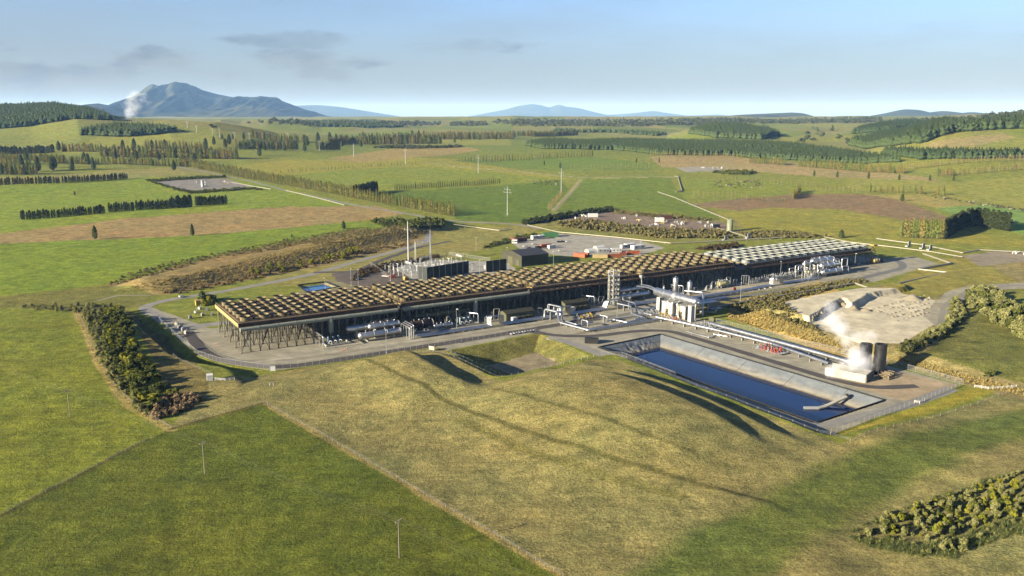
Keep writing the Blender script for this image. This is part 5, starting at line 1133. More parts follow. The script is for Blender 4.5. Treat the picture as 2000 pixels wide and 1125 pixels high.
for lab, u, v, d in [('left white dome tent behind the buff container', 1154, 493, (9, 7, 3.4)), ('right white dome tent behind the grey cabin', 1170, 487, (9, 7, 3.4))]:
    t = thing('dome_tent', lab, 'tent', near(u, v), E_, 'white dome tents'); b = MB(); n = 12; vs = []
    for x in (-d[0] / 2, d[0] / 2):
        for k in range(n + 1): q = math.pi * k / n; vs.append((x, d[1] / 2 * math.cos(q), d[2] * math.sin(q) + .01))
    b.add(vs, [(k, n + 1 + k, n + 2 + k, k + 1) for k in range(n)], True); part('canopy', b, WHITE, t); b = MB(); b.add(vs, [tuple(range(n, -1, -1)), tuple(range(n + 1, 2 * n + 2))]); part('end_panel', b, CREAM, t)
def car(label, loc, rz, m, kind='car', group='vehicles parked in the yard'):
    t = thing('parked_car' if kind == 'car' else 'pickup_truck', label, kind, loc, rz, group); b = MB()
    L = 4.4 if kind == 'car' else 5.2
    pr = [(-L / 2, .45), (-L / 2, .95), (-L * .22, 1.0), (-L * .10, 1.0), (L * .5, .95), (L / 2, .45)]
    if kind != 'car': pr = [(-L / 2, .5), (-L / 2, 1.05), (L * .0, 1.05), (L * .3, 1.05), (L / 2, .95), (L / 2, .5)]
    for s in (0,): b.add([(x, y, z) for y in (-.88, .88) for x, z in pr], [tuple(range(5, -1, -1)), tuple(range(6, 12))] + [(i, (i + 1) % 6, 6 + (i + 1) % 6, 6 + i) for i in range(6)])
    part('body', b, m, t)
    c0, c1 = (-L * .42, L * .2) if kind == 'car' else (-L * .1, L * .28)
    b = MB(); b.add([(c0, -.82, 1.0), (c1, -.82, 1.0), (c1, .82, 1.0), (c0, .82, 1.0), (c0 + .45, -.66, 1.5), (c1 - .75, -.66, 1.5), (c1 - .75, .66, 1.5), (c0 + .45, .66, 1.5)], [(0, 1, 5, 4), (1, 2, 6, 5), (2, 3, 7, 6), (3, 0, 4, 7)]); part('window', b, GLASS, t)
    b = MB(); b.box(((c0 + c1) / 2 - .15, 0, 1.53), (c1 - c0 - 1.1, 1.36, .08)); part('roof', b, m, t)
    for x in (-L * .31, L * .31):
        for y in (-.8, .8): b = MB(); b.cyl((x, y - .1, .34), (x, y + .1, .34), .34, None, 12); part('wheel', b, RUBBER, t)
    return t
GREYP = mat('grey_car_paint', (120, 122, 124), .35, .4, .05, 1, k=.7)
for lab, u, v, rz, m, k in [('white car parked alone on the gravel loop at the left end', 353, 581, 2.2, WHITE, 'car'), ('white car parked alone in the open middle of the storage yard', 1096, 490.5, .3, WHITE, 'car'), ('silver car left of the black crate', 1040, 487, .4, GREYP, 'car'), ('white pickup in the row left of the black crate', 1027, 482.5, .4, WHITE, 'pickup'), ('dark pickup left of the silver car', 1033, 485.5, .4, GREYP, 'pickup'),
    ('white car outside the hedge at the left tip of the yard', 972, 477.5, .5, WHITE, 'car'), ('silver car right of the white one at the left tip of the yard', 985, 475.5, .5, GREYP, 'car'), ('black car in the row at the back of the yard', 1092, 473.5, .4, BLACK, 'car'), ('second black car in the row at the back of the yard', 1099, 473, .4, BLACK, 'car'), ('white pickup right of the black cars', 1110, 473, .4, WHITE, 'pickup'), ('white van-like pickup behind the rust red container', 1044, 478, .4, WHITE, 'pickup'),
    ('silver car in the dark car park left of the switchyard', 701, 547, .7, GREYP, 'car'), ('white pickup at the edge of the dark car park', 753, 541, -.2, WHITE, 'pickup')]:
    car(lab, near(u, v, .05), rz, m, k)
b = MB(); b.box((0, 0, 1), (5, 2, 1.2)); b.box((1.5, 0, 2), (1.6, 1.7, 1.4)); b.bar((-1, 0, 1.6), (-4.5, 0, 3.6), .4)
for x in (-1.6, 1.6):
    for y in (-1, 1): b.cyl((x, y - .15, .5), (x, y + .15, .5), .5, None, 10)
single('telehandler', b, REDC, 'red telehandler beside the white pickup at the dark car park', 'machine', near(766, 543), .3)
b = MB(); b.box((0, 0, 1), (4, 1.9, 1.3)); b.box((-.8, 0, 2.1), (1.5, 1.6, 1.2)); b.bar((1, 0, 1.5), (4, 0, 2.6), .35); b.cyl((-1, -1.1, .6), (-1, 1.1, .6), .6, None, 10); b.cyl((1.2, -1.1, .6), (1.2, 1.1, .6), .6, None, 10)
single('digger', b, YELLOW, 'small yellow digger behind the second fan bank', 'machine', near(793, 547), .8)
# yellow boom lift at the right end
t = thing('boom_lift', 'yellow scissor boom lift raised beside the right end of the pale fan bank', 'lift', P3(499.5, 4), ANG); b = MB(); b.box((0, 0, 1.2), (4.5, 2.4, 1.6)); part('chassis', b, YELLOW, t); b = MB()
for k in range(5): z = 2 + k * 2.3; s = 1 if k % 2 else -1; b.bar((-1.6 * s, .8, z), (1.6 * s, .8, z + 2.3), .45); b.bar((1.6 * s, -.8, z), (-1.6 * s, -.8, z + 2.3), .45)
part('scissor_arm', b, mat('ochre_paint', (206, 160, 74), .55, 0, .15, .6, k=.6), t); b = MB(); b.box((0, 0, 14), (5.5, 3, .3)); b.box((0, 0, 14.8), (5.6, 3.1, .12)); b.box((0, 0, 14.4), (4, 2.4, .9)); part('basket', b, YELLOW, t)
for x in (-1.6, 1.6):
    for y in (-1.1, 1.1): b = MB(); b.cyl((x, y - .2, .5), (x, y + .2, .5), .5, None, 12); part('wheel', b, RUBBER, t)
b = MB(); b.box((0, 0, 1.1), (1.8, 1.2, 2.2)); b.box((0, 0, 2.25), (2, 1.4, .1)); single('fire_cabinet', b, REDC, 'small red cabinet on the kerb pipe below the pale yellow tank', 'cabinet', near(1434, 568), ANG)
b = MB(); b.box((0, 0, .9), (2, 1.4, 1.8)); b.box((0, 0, 1.85), (2.2, 1.6, .1)); single('utility_cabinet', b, mat('grey_blue', (120, 124, 126), .5, 0, .1, .5), 'grey cabinet on the gravel below the pale yellow tank', 'cabinet', near(1410, 563), ANG)
b = MB(); b.box((0, 0, 1.1), (2.8, 2, 2.2)); b.box((0, 0, 2.25), (3.1, 2.2, .12)); single('utility_cabinet', b, MAROON, 'maroon cabinet beside the yellow tank at the right end', 'cabinet', near(1721, 511), ANG)
b = MB(); b.gable((0, 0, 0), (2.4, 2.4, 2.2), .5); b.gable_roof((0, 0, 0), (2.4, 2.4, 2.2), .5, .1); single('water_tank_box', b, WHITE, 'small white box hut at the tip of the shadowed ditch', 'hut', near(410, 742), .4)
b = MB(); b.bar((-.9, 0, 0), (-.9, 0, 2.6), .1); b.bar((.9, 0, 0), (.9, 0, 2.6), .1); b.box((0, 0, 1.7), (2.1, .08, 2.2)); single('notice_board', b, WHITE, 'blank white board on the fence at the foot of the plant front', 'sign', near(533, 727), .25)
b = MB(); b.bar((-1.4, 0, 0), (-1.4, 0, 2), .12); b.bar((1.4, 0, 0), (1.4, 0, 2), .12); b.box((0, 0, 1.4), (3.2, .08, 1.9)); single('notice_board', b, CREAM, 'pale board beside the gate at the top of the dry basin', 'sign', near(843, 685), -.5)
b = MB(); b.bar((-1.4, 0, 0), (-1.4, 0, 2), .12); b.bar((1.4, 0, 0), (1.4, 0, 2), .12); b.box((0, 0, 1.4), (3.6, .08, 2.1)); single('notice_board', b, OLIVE, 'olive board at the fence beside the tan bank', 'sign', near(1390, 628), -.6)
for k, (u, v) in enumerate([(665, 683), (669, 685), (673, 684), (677, 682), (421, 673), (426, 672)]):
    b = MB(); b.cyl((0, 0, 0), (0, 0, 1.3), .16, .05, 8); b.box((0, 0, .05), (.6, .6, .1)); b.m = 1; b.cyl((0, 0, .55), (0, 0, .85), .125, .10, 8)
    single('traffic_cone', b, [mat('cone_orange', (226, 110, 74), .6, 0, .1, 1, k=.6), WHITE], 'orange cone with a white band on the gravel in front of the left vessels' if k < 4 else 'orange cone with a white band beside the left end columns', 'cone', near(u, v), 0, 'traffic cones by the vessels' if k < 4 else 'traffic cones by the columns')
# person beside the white car on the loop: two small figures are seen as dots
for k in range(9):
    b = MB(); b.cyl((0, -.8, .5), (0, .8, .5), .5, .5, 10); single('pipe_spool', b, GALV, 'pale round pipe spool in the row above the dry basin', 'spool', near(999 + k * 5.5, 654 - k * .9), ANG + random.uniform(-.5, .5), 'pipe spools above the dry basin')
for k, (u, v) in enumerate([(382, 611), (396, 617), (404, 607), (414, 616), (345, 635), (352, 641), (358, 646), (364, 652), (390, 604), (372, 622)]):
    b = MB(); s = random.uniform(.6, 1.0); b.box((0, 0, .9 * s), (2.4 * s, 1.8 * s, 1.6 * s)); b.box((.2, 0, 1.9 * s), (1.2 * s, 1.0 * s, .5)); b.bar((-1, 0, 0), (-1, 0, 3.2), .15); single('equipment_crate', b, [GALV, CONC, GALV][k % 3], 'pale stacked crate near the fence at the left end of the fan banks', 'crate', near(u, v), random.random() * 3, 'crates at the left end')

# ------------------------------------------------------------------ well pads beyond the plant
WP = [('white container cabin at the back left of the middle well pad', 1158, 424, (11, 3, 4), WHITE), ('dark brown container on the middle well pad', 1300, 428, (13, 4, 4), mat('dark_brown_paint', (104, 66, 52), .6, 0, .15, .5)), ('white block beside the dark brown container', 1288, 433, (9, 5, 4.4), WHITE), ('black skip near the right end of the middle well pad', 1399, 445, (7, 3, 3.6), BLACK)]
for lab, u, v, d, m in WP: container(lab, near(u, v), .1, d, m, 'containers on the middle well pad')
b = MB(); b.lathe((0, 0, 0), [(3.0, 0), (3.0, 12.5), (2.7, 12.5), (2.7, 9), (.01, 9)], 22); b.lathe((0, 0, 5), [(3.0, 0), (3.1, 0), (3.1, .3), (3.0, .3)], 22); single('well_silencer', b, mat('green_grey_steel', (150, 156, 122), .6, .1, .15, .5, k=.6), 'green grey round silencer tank at the right end of the middle well pad', 'tank', near(1425, 452), 0)
b = MB(); b.lathe((0, 0, 0), [(2.2, 0), (2.2, 10), (2.0, 10), (2.0, 7), (.01, 7)], 18); single('well_silencer', b, GALV, 'grey round silencer tank on the distant left well pad', 'tank', near(396, 365), 0)
rs = random.Random(4)
for lab, pts, n, grp in [('grey pipework on the middle well pad', (1270, 1400, 434, 446), 16, 'pipework on the middle well pad'), ('small machine on the middle well pad', (1095, 1260, 422, 432), 10, 'machines on the middle well pad'), ('pipework on the distant left well pad', (380, 470, 354, 364), 9, 'pipework on the left well pad'), ('grey pipework on the well pad at the right edge', (1960, 2040, 496, 512), 10, 'pipework on the right well pad'), ('pipework on the far well pad above the herd', (1370, 1415, 327, 331), 6, 'pipework on the far well pad')]:
    for k in range(n):
        u, v = rs.uniform(*pts[:2]), rs.uniform(*pts[2:]); b = MB(); w = rs.uniform(3, 7); b.tube([(0, 0, 0), (0, 0, 1.6), (w, 0, 1.6), (w, 2, 1.6), (w, 2, 0)], .3, 7); b.box((w * .5, .5, .9), (1.2, 1.4, 1.8)); b.cyl((w * .3, 0, 1.6), (w * .3, 0, 2.8), .3, .2, 7)
        single('wellhead_pipes' if 'pip' in lab else 'site_machine', b, [GALV, WHITE, GALV, BUFF][k % 4], lab, 'pipework' if 'pip' in lab else 'machine', near(u, v), rs.uniform(0, 6), grp)
def farpipe(label, pts, r=.6, m=PIPEF, up=1.0): pipe(label, [tuple(T(u, v) + np.array([0, 0, up])) for u, v in pts], r * .75, m, 12, n=8, group='long buff pipelines across the fields')
farpipe('long buff pipeline behind the storage yard bending along the pale fan bank', [(1030, 441), (1090, 455), (1200, 465), (1310, 477), (1400, 473), (1560, 464), (1592, 461), (1660, 475), (1740, 484), (1820, 494), (1880, 504)], .7)
farpipe('buff pipeline from the middle well pad to the long pipeline', [(1400, 447), (1440, 458), (1462, 466)], .6)
farpipe('buff pipeline leading up the field past the brown ploughed paddock', [(1285, 376), (1320, 388), (1380, 413), (1432, 434)], .8)
farpipe('stepped buff pipeline beside the herd of cattle', [(1318, 345), (1324, 346), (1332, 374), (1320, 376)], .9)
farpipe('buff pipeline beside the lane junction left of the storage yard', [(886, 440), (930, 446), (975, 452), (1000, 449)], .7)
farpipe('buff pipeline along the gravel farm road near the left well pad', [(558, 373), (600, 383), (640, 393), (673, 402)], .8)
farpipe('second buff pipeline left of the farm road', [(452, 357), (500, 366), (530, 371)], .8)
farpipe('buff pipeline at the far right behind the boom lift', [(1712, 468), (1800, 480), (1880, 496), (1912, 490), (2060, 498)], .75)
for k, (u, v) in enumerate([(1417, 470), (1775, 482), (1803, 486), (1817, 489), (1462, 466)]):
    b = MB(); 
    for x in (-1.2, 0, 1.2): b.tube([(x, 0, 0), (x, 0, 5), (x + .8, 0, 5), (x + .8, 0, 1)], .28, 8)
    b.box((0, 1, .6), (5, 2.4, 1.2)); single('expansion_valves', b, GALV, 'upright grey valve group on the buff pipeline', 'valves', near(u, v), ANG, 'valve groups on the buff pipelines')

# ------------------------------------------------------------------ fences
def fence(label, P, gap, h, w, m, wires=(.4, .8, 1.1), wr=.02, mesh=False, name='paddock_fence', group=None, wm=None, jit=.08):
    P = [np.array(p[:2], float) for p in P]; t = thing(name, label, 'fence', (P[0][0], P[0][1], Hs(*P[0])), 0, group); O = np.array([P[0][0], P[0][1], Hs(*P[0])])
    R = []
    for p, q in zip(P, P[1:]):
        n = max(1, int(round(np.hypot(*(q - p)) / gap))); R += [p + (q - p) * k / n for k in range(n)]
    R.append(P[-1]); V = np.array([(x, y, 0) for x, y in R]); V[:, 2] = H(V[:, 0], V[:, 1]); V -= O
    b = MB(); b.cyl((0, 0, -.3), (0, 0, h), w, w * .9, 6); me = b.data('post', m)
    for k, p in enumerate(V[:98]):
        o = link('post', me, t, p); o.rotation_euler = (random.uniform(-jit, jit), random.uniform(-jit, jit), 0)
    b = MB()
    for z in wires:
        for p, q in zip(V, V[1:]): b.cyl((p[0], p[1], p[2] + z), (q[0], q[1], q[2] + z), wr, None, 4, False)
    if len(b.v): part('wire' if not mesh else 'rail', b, wm or GALV, t)
    if mesh:
        b = MB()
        for p, q in zip(V, V[1:]): b.add([tuple(p), tuple(q), (q[0], q[1], q[2] + h), (p[0], p[1], p[2] + h)], [(0, 1, 2, 3)])
        part('chain_link_mesh', b, CHAIN, t)
    return t
fp = lambda L: Tp(L)[:, :2]
PF = 'post and wire paddock fences'
fence('post and wire fence between the dark paddock and the mown mound', fp([(515, 787), (660, 868), (800, 950), (950, 1036), (1100, 1126)]), 3.6, 1.25, .11, WOOD, group=PF)
fence('post and wire fence along the top edge of the dark paddock', fp([(335, 838), (420, 811), (515, 787)]), 4, 1.2, .10, WOOD, group=PF)
fence('low fence between the two left paddocks', fp([(0, 1008), (150, 930), (296, 856)]), 4, 1.0, .08, WOOD, group=PF)
fence('post and wire fence down the left side of the shrub belt', fp([(150, 610), (172, 655), (190, 700), (222, 752), (270, 800), (335, 838)]), 4, 1.2, .10, WOOD, group=PF)
fence('paddock fence along the mound above the lined pond', [XY(*q) for q in [(150, -98), (151, -150), (151.5, -228), (152, -236)]], 5.5, 1.4, .14, WOOD, group=PF)
fence('paddock fence in front of the right end of the lined pond', [XY(*q) for q in [(152, -236), (205, -233), (262, -230)]], 5.5, 1.35, .13, WOOD, group=PF)
fence('post fence round the shaded corner of the dry basin', [XY(*q) for q in [(70, -41), (81, -50), (83.5, -80), (86, -109), (120, -104), (149, -99)]], 5.0, 1.4, .13, WOOD, group=PF)
fence('fence of pale posts inside the dry basin ditch', [XY(*q) for q in [(90, -48), (92, -101), (146, -95)]], 4.0, 1.4, .11, GALV, group=PF)
fence('post fence on the rim of the shadowed ditch', [XY(*q) for q in [(-34, 80), (-33, 30), (-30, -10), (-22, -40)]], 5, 1.2, .1, WOOD, group=PF)
SF = 'chain link security fences'
def sec(label, L, gap=3.4): return fence(label, [XY(*q) for q in L], gap, 2.5, .05, GALV, (2.45, 2.6, .1), .03, True, 'security_fence', SF, GALV, .0)
sec('chain link security fence round the left end of the plant', [(-23.5, 95), (-21.3, 46), (-18.4, 8), (-12, -10), (-3, -23), (7, -37), (31, -38.2), (88, -37.8)])
sec('chain link security fence above the dry basin', [(90, -38), (120, -38), (148, -40)])
sec('chain link security fence along the foot of the tan bank', [(247, -76), (252, -130), (257.5, -178)], 4)
sec('chain link security fence round the right end of the lined pond', [(258, -180), (258.6, -213.5), (220, -217.5), (160, -222)], 3.6)
sec('chain link security fence between the lined pond strip and the basin strip', [(150, -96), (158, -102), (158, -140)], 3.6)
sec('chain link fence round the switchyard', [(140, 140), (150, 205), (225, 215), (240, 170)], 4.5)
for lab, L in [('white rail fence at the far right corner below the tan bank', [(1903, 757), (1930, 761), (1985, 757)]), ('white rail barrier at the shadowed ditch end', [(420, 743), (440, 744), (458, 742)]), ('white rail barrier on the corner of the gravel by the pond', [(1786, 787), (1796, 789), (1806, 783)]), ('white rail stile on the mown mound', [(527, 754), (534, 753)])]:
    fence(lab, fp(L), 2.2, 1.3, .09, WHITE, (.5, .85, 1.2), .07, False, 'rail_fence', 'white rail fences', WHITE, 0)

# ------------------------------------------------------------------ power poles and wires in the foreground
POLES = [(137, 814, 'wooden power pole in the left paddock'), (400, 925, 'wooden power pole in the middle of the dark paddock'), (780, 1090, 'wooden power pole nearest the bottom edge')]
tops = []
for u, v, lab in POLES:
    p = near(u, v); t = thing('power_pole', lab, 'power pole', p, math.radians(-32), 'wooden power poles'); h = 10.6
    b = MB(); b.cyl((0, 0, -.2), (0, 0, h), .17, .12, 9); part('pole', b, mat('grey_timber', (176, 166, 146), .85, 0, .2, 1.5, k=.45), t); b = MB(); b.box((0, 0, h - .35), (.14, 2.4, .16)); b.bar((0, -.8, h - .4), (0, 0, h - 1.1), .06); b.bar((0, .8, h - .4), (0, 0, h - 1.1), .06); part('crossarm', b, mat('grey_timber', (200, 192, 176)), t)
    for y in (-1.1, .35, 1.1): b = MB(); b.cyl((0, y, h - .28), (0, y, h + .02), .05, .07, 7); part('insulator', b, INSUL, t)
    tops.append((p[0], p[1], p[2] + h))
e0, e1 = np.array(tops[0]), np.array(tops[2]); d0 = np.array(tops[0]) - np.array(tops[1]); d1 = np.array(tops[2]) - np.array(tops[1])
spans = [e0 + d0 * .8, np.array(tops[0]), np.array(tops[1]), np.array(tops[2]), e1 + d1 * .8]
for k, off in enumerate((-1.1, .35, 1.1)):
    b = MB()
    for p, q in zip(spans, spans[1:]):
        n = np.array([-(q - p)[1], (q - p)[0], 0]); n /= np.hypot(*n[:2]); prev = None
        for i in range(13):
            f = i / 12; c = p + (q - p) * f + n * off; c[2] += .05 - 4 * 1.4 * f * (1 - f)
            if prev is not None: b.cyl(tuple(prev), tuple(c), .016, None, 4, False)
            prev = c
    single('power_line', b, mat('weathered_wire', (150, 146, 118), .6, .2, .05, 1, k=.4), 'thin overhead wire strung between the three wooden poles', 'wire', group='wires of the wooden pole line')

# ------------------------------------------------------------------ quarry heaps
hp = []
for k in range(4):
    m = npmesh('spoil_heap', *(lambda: (lambda n, r: (np.concatenate([[[0, 0, 1.0]]] + [np.column_stack([np.cos(np.linspace(0, 2 * np.pi, n, False)) * q, np.sin(np.linspace(0, 2 * np.pi, n, False)) * q, (1 - q) ** 1.1 * np.ones(n) + (rng.random(n) - .5) * .25 * (q < 1)]) * (1 + (rng.random((n, 1)) - .5) * .3) for q in r]), np.array([(0, 1 + i, 1 + (i + 1) % n, 1 + (i + 1) % n) for i in range(n)] + [(1 + a * n + i, 1 + (a + 1) * n + i, 1 + (a + 1) * n + (i + 1) % n, 1 + a * n + (i + 1) % n) for a in range(len(r) - 1) for i in range(n)])))(12, [.3, .6, 1.0]))(), mat('quarry_spoil', (190, 178, 150), .95, 0, .15, .8, .4, k=.5), False)
    hp.append(m)
for r in range(5):
    for k in range(13):
        u = 1706 + k * 8.2 + r * 12 + rs.uniform(-2, 2); v = 603 - k * 2.1 + r * 5.6 + rs.uniform(-1, 1)
        if u > 1818: continue
        o = link('spoil_heap', hp[k % 4], None, near(u, v, -.15), rs.uniform(0, 6)); s = rs.uniform(.8, 1.35); o.scale = (s * 1.2, s * 1.2, s * rs.uniform(.7, 1.1)); tag(o, 'small pale spoil heap in the rows on the quarry floor', 'heap', 'spoil heaps in rows on the quarry floor')
for u, v, s, lab in [(1782, 585, 6.5, 'large pale spoil heap at the top of the quarry rows'), (1668, 605, 5, 'jagged pale rubble pile under the quarry face'), (1690, 607, 3.5, 'small rubble pile right of the jagged one'), (1648, 597, 4, 'rubble pile at the mouth of the upper cut')]:
    o = link('rubble_pile', hp[int(s) % 4], None, near(u, v, -.2), rs.uniform(0, 6)); o.scale = (s * 1.3, s, s * .6); tag(o, lab, 'rubble')
for k in range(26):
    u, v = rs.uniform(1585, 1640), 0; v = 622 - (u - 1585) * .56 + rs.uniform(-3, 6); o = link('boulder', hp[k % 4], None, near(u, v, -.2), rs.uniform(0, 6)); s = rs.uniform(.6, 1.5); o.scale = (s, s, s); tag(o, 'pale rough boulder along the quarry face', 'boulder', 'boulders along the quarry face')

# ------------------------------------------------------------------ cattle
def cow():
    b = MB(); b.lathe((0, 0, 1.0), [(.05, -1.0), (.28, -.95), (.36, -.5), (.40, 0), (.36, .5), (.30, .8), (.18, 1.0)], 8, 'x'); b.cyl((.85, 0, 1.15), (1.3, 0, 1.2), .2, .14, 6); b.cyl((1.25, 0, 1.25), (1.65, 0, 1.0), .16, .1, 6)
    for x in (-.7, .7):
        for y in (-.2, .2): b.cyl((x, y, 0), (x, y, .8), .07, .11, 5)
    b.cyl((-1.0, 0, 1.15), (-1.08, 0, .5), .04, .03, 4); return b
CK = [cow().data('cow', mat('black_hide', (44, 40, 38), .8, 0, .2, 1, k=.8)), cow().data('cow', mat('brown_hide', (92, 62, 44), .8, 0, .2, 1, k=.7)), cow().data('cow', mat('cream_hide', (200, 186, 160), .8, 0, .2, 1, k=.6))]
for n, (u0, u1, v0, v1), lab in [(75, (1392, 1488, 353, 368), 'dark cow standing in the herd on the green paddock behind the ploughed field'), (34, (1040, 1090, 353, 362), 'dark cow in the small herd left of the far pylon'), (60, (1800, 2000, 380, 412), 'dark cow strung out along the strip at the right edge')]:
    for k in range(n):
        f = rs.random(); u = u0 + (u1 - u0) * f; v = rs.uniform(v0, v1) if n != 60 else v0 + (v1 - v0) * f + rs.uniform(-2, 3)
        o = link('cow', CK[0 if rs.random() < .75 else rs.choice([1, 2])], None, near(u, v), rs.uniform(0, 6)); o.scale = (1.15,) * 3
        tag(o, lab.replace('dark cow', 'cow'), 'cow', lab.replace('dark cow standing in', 'cows of').replace('dark cow in', 'cows of').replace('dark cow', 'cows'))
# ------------------------------------------------------------------ foliage meshes
def leaf_cloud(n, shape, size, seed, droop=0.0, flat=0.6):
    r = np.random.default_rng(seed); V = []; F = []
    P = shape(r, n); nrm = P[1]; P = P[0]
    d = nrm + r.normal(0, flat, (n, 3)); d /= np.linalg.norm(d, axis=1)[:, None]
    a = np.cross(d, r.normal(0, 1, (n, 3))); a /= np.linalg.norm(a, axis=1)[:, None]; b = np.cross(d, a)
    s = size * r.uniform(.6, 1.4, (n, 1)); e = r.uniform(.6, 1.0, (n, 1))
    Q = np.stack([P - a * s - b * s * e * .3, P + b * s * e * -1, P + a * s + b * s * e * .3, P + b * s * e], 1).reshape(-1, 3)
    return Q, np.arange(4 * n).reshape(n, 4)
def lumps(k, rad, hgt, base, seed, rl=(.28, .5)):
    r0 = np.random.default_rng(seed); c = []
    for i in range(k):
        t = r0.uniform(0, 2 * math.pi); h = r0.uniform(0, 1); q = rad * math.sqrt(max(0.05, 1 - (h - .4) ** 2 * 1.8)) * r0.uniform(.25, .8)
        c.append((q * math.cos(t), q * math.sin(t), base + hgt * (.15 + .75 * h), rad * r0.uniform(*rl)))
    c = np.array(c)
    def f(r, n):
        i = r.integers(0, k, n); d = r.normal(0, 1, (n, 3)); d /= np.linalg.norm(d, axis=1)[:, None]; q = r.uniform(.55, 1.0, (n, 1)) ** .5
        return c[i, :3] + d * c[i, 3:4] * q * np.array([1, 1, .85]), d + np.array([0, 0, .35])
    return f
def column_shape(rad, h, base, power=1.0, top=.25):
    def f(r, n):
        z = r.uniform(0, 1, n) ** .9; t = r.uniform(0, 2 * np.pi, n)
        w = np.minimum(1, z / .18 + .35) * np.clip(1 - (z - .35) / (1 - .35) * (1 - top * (1 - z)), 0.03, 1) ** power
        w = np.where(z < .35, np.minimum(1, z / .2 + .35), w) * (1 + .18 * np.sin(z * 23 + t * 3))
        q = rad * w * r.uniform(.45, 1, n) ** .5
        return np.column_stack([q * np.cos(t), q * np.sin(t), base + h * z]), np.column_stack([np.cos(t), np.sin(t), .5 * np.ones(n)])
    return f
def trunk_np(h, r, n=6, lean=0.0, limbs=0, seed=0, spread=1.0):
    b = MB(); b.cyl((0, 0, -.3), (lean, 0, h), r, r * .35, n); rr = random.Random(seed)
    for i in range(limbs):
        t = rr.uniform(0, 6.28); z = h * rr.uniform(.35, .8); b.cyl((0, 0, z), (spread * math.cos(t), spread * math.sin(t), z + h * .3), r * .35, r * .12, 4)
    return np.array(b.v), b.f
def tree_mesh(name, leaf, trunk, lm, tm=BARK):       # one mesh: crown and trunk (far trees a few pixels wide)
    V, F = leaf; tv, tf = trunk; F2 = np.array([f for f in tf if len(f) == 4]); n = len(V)
    return npmesh(name, np.concatenate([V, tv]), np.concatenate([F, F2 + n]), [lm, tm], False, np.concatenate([np.zeros(len(F)), np.ones(len(F2))]))
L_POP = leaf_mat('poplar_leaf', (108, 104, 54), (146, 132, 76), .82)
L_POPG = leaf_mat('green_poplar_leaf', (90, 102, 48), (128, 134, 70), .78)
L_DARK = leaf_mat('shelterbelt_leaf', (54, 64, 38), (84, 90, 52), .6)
L_BARE = leaf_mat('thin_autumn_leaf', (150, 132, 84), (172, 150, 96), .7)
L_ROUND = leaf_mat('round_tree_leaf', (66, 80, 44), (100, 110, 62), .66)
L_PINE = leaf_mat('pine_needles', (54, 70, 44), (92, 104, 62), .8)
L_OLIVE = leaf_mat('olive_shrub_leaf', (112, 116, 64), (164, 160, 104), .7)
L_SHDARK = leaf_mat('dark_shrub_leaf', (68, 80, 38), (118, 120, 60), .72)
L_YEL = leaf_mat('yellow_green_leaf', (124, 132, 44), (168, 162, 60), .6)
L_FLAX = leaf_mat('flax_leaf', (96, 112, 66), (150, 152, 88), .62)
L_BRUSH = leaf_mat('dry_brush', (160, 134, 98), (196, 170, 132), .5)
L_TUSS = leaf_mat('dry_tussock', (164, 146, 86), (200, 178, 110), .68)
L_SCRUB = leaf_mat('scrub_leaf', (110, 108, 66), (150, 138, 88), .62)
POP = [tree_mesh('poplar_tree', leaf_cloud(300, column_shape(1.25, 11.2, .8, .9), .46, 50 + k), trunk_np(9, .22), L_POPG if k % 2 else L_POP) for k in range(4)]
SHEL = [tree_mesh('shelterbelt_tree', leaf_cloud(330, column_shape(1.9, 11.4, .4, .45, .8), .55, 70 + k), trunk_np(9, .25), L_DARK) for k in range(3)]
BARE = [tree_mesh('young_poplar', leaf_cloud(90, column_shape(1.1, 9.5, 2.2, .8), .34, 90 + k), trunk_np(9, .17, 5, 0, 5, k, .8), L_BARE, mat('pale_bark', (164, 148, 116), .9, 0, .2, 1, k=.5)) for k in range(3)]
def rows(mesh_list, name, cat, label, group, u0, v0, u1, v1, h, gap, jit=.25, via=None, skip=0.0, hv=.14, wide=1.0, first=None):
    P = Tp([(u0, v0)] + (via or []) + [(u1, v1)])[:, :2]; out = []
    for p, q in zip(P, P[1:]):
        L = np.hypot(*(q - p)); n = max(1, int(L / gap))
        for k in range(n):
            if random.random() < skip: continue
            c = p + (q - p) * ((k + .5) / n) + rng.normal(0, gap * jit * .5, 2); s = h / 12 * random.uniform(1 - hv, 1 + hv)
            out.append((c[0], c[1], Hs(*c) - .1, s, s * wide * random.uniform(.85, 1.2)))
    return [(mesh_list, name, cat, label, group) + o for o in out]
TREES = []
def R(*a, **k): TREES.extend(rows(*a, **k))
PL, SH_, BR = (POP, 'poplar_tree', 'poplar'), (SHEL, 'shelterbelt_tree', 'conifer'), (BARE, 'young_poplar', 'young poplar')
R(*SH_, 'dark dense tree in the left clump of the nearest shelterbelt', 'nearest left shelterbelt', 40, 429, 206, 416, 9.5, 2.6, wide=1.0)
R(*SH_, 'dark dense tree in the middle clump of the nearest shelterbelt', 'nearest middle shelterbelt', 212, 414, 330, 407, 10.5, 2.6); R(*SH_, 'dark tall tree near the right end of the middle shelterbelt clump', 'tall end of the middle shelterbelt', 331, 407, 375, 404, 13.5, 2.3, wide=.95)
R(*SH_, 'dark dense tree in the right clump of the nearest shelterbelt', 'nearest right shelterbelt', 381, 402, 443, 398, 11, 2.4)
R(*SH_, 'dark tree in the shelterbelt at the left edge below the poplars', 'left edge shelterbelt', -40, 363, 118, 358, 10, 3.2); R(*SH_, 'dark tree in the shelterbelt left of the distant well pad', 'shelterbelt left of the well pad', 121, 357, 250, 349, 9.5, 3.0)
R(*PL, 'columnar poplar in the long diagonal row beside the gravel farm road', 'long diagonal poplar row', 888, 423, 352, 322, 15, 3.4, via=[(800, 407), (727, 394), (640, 377)], wide=.9)
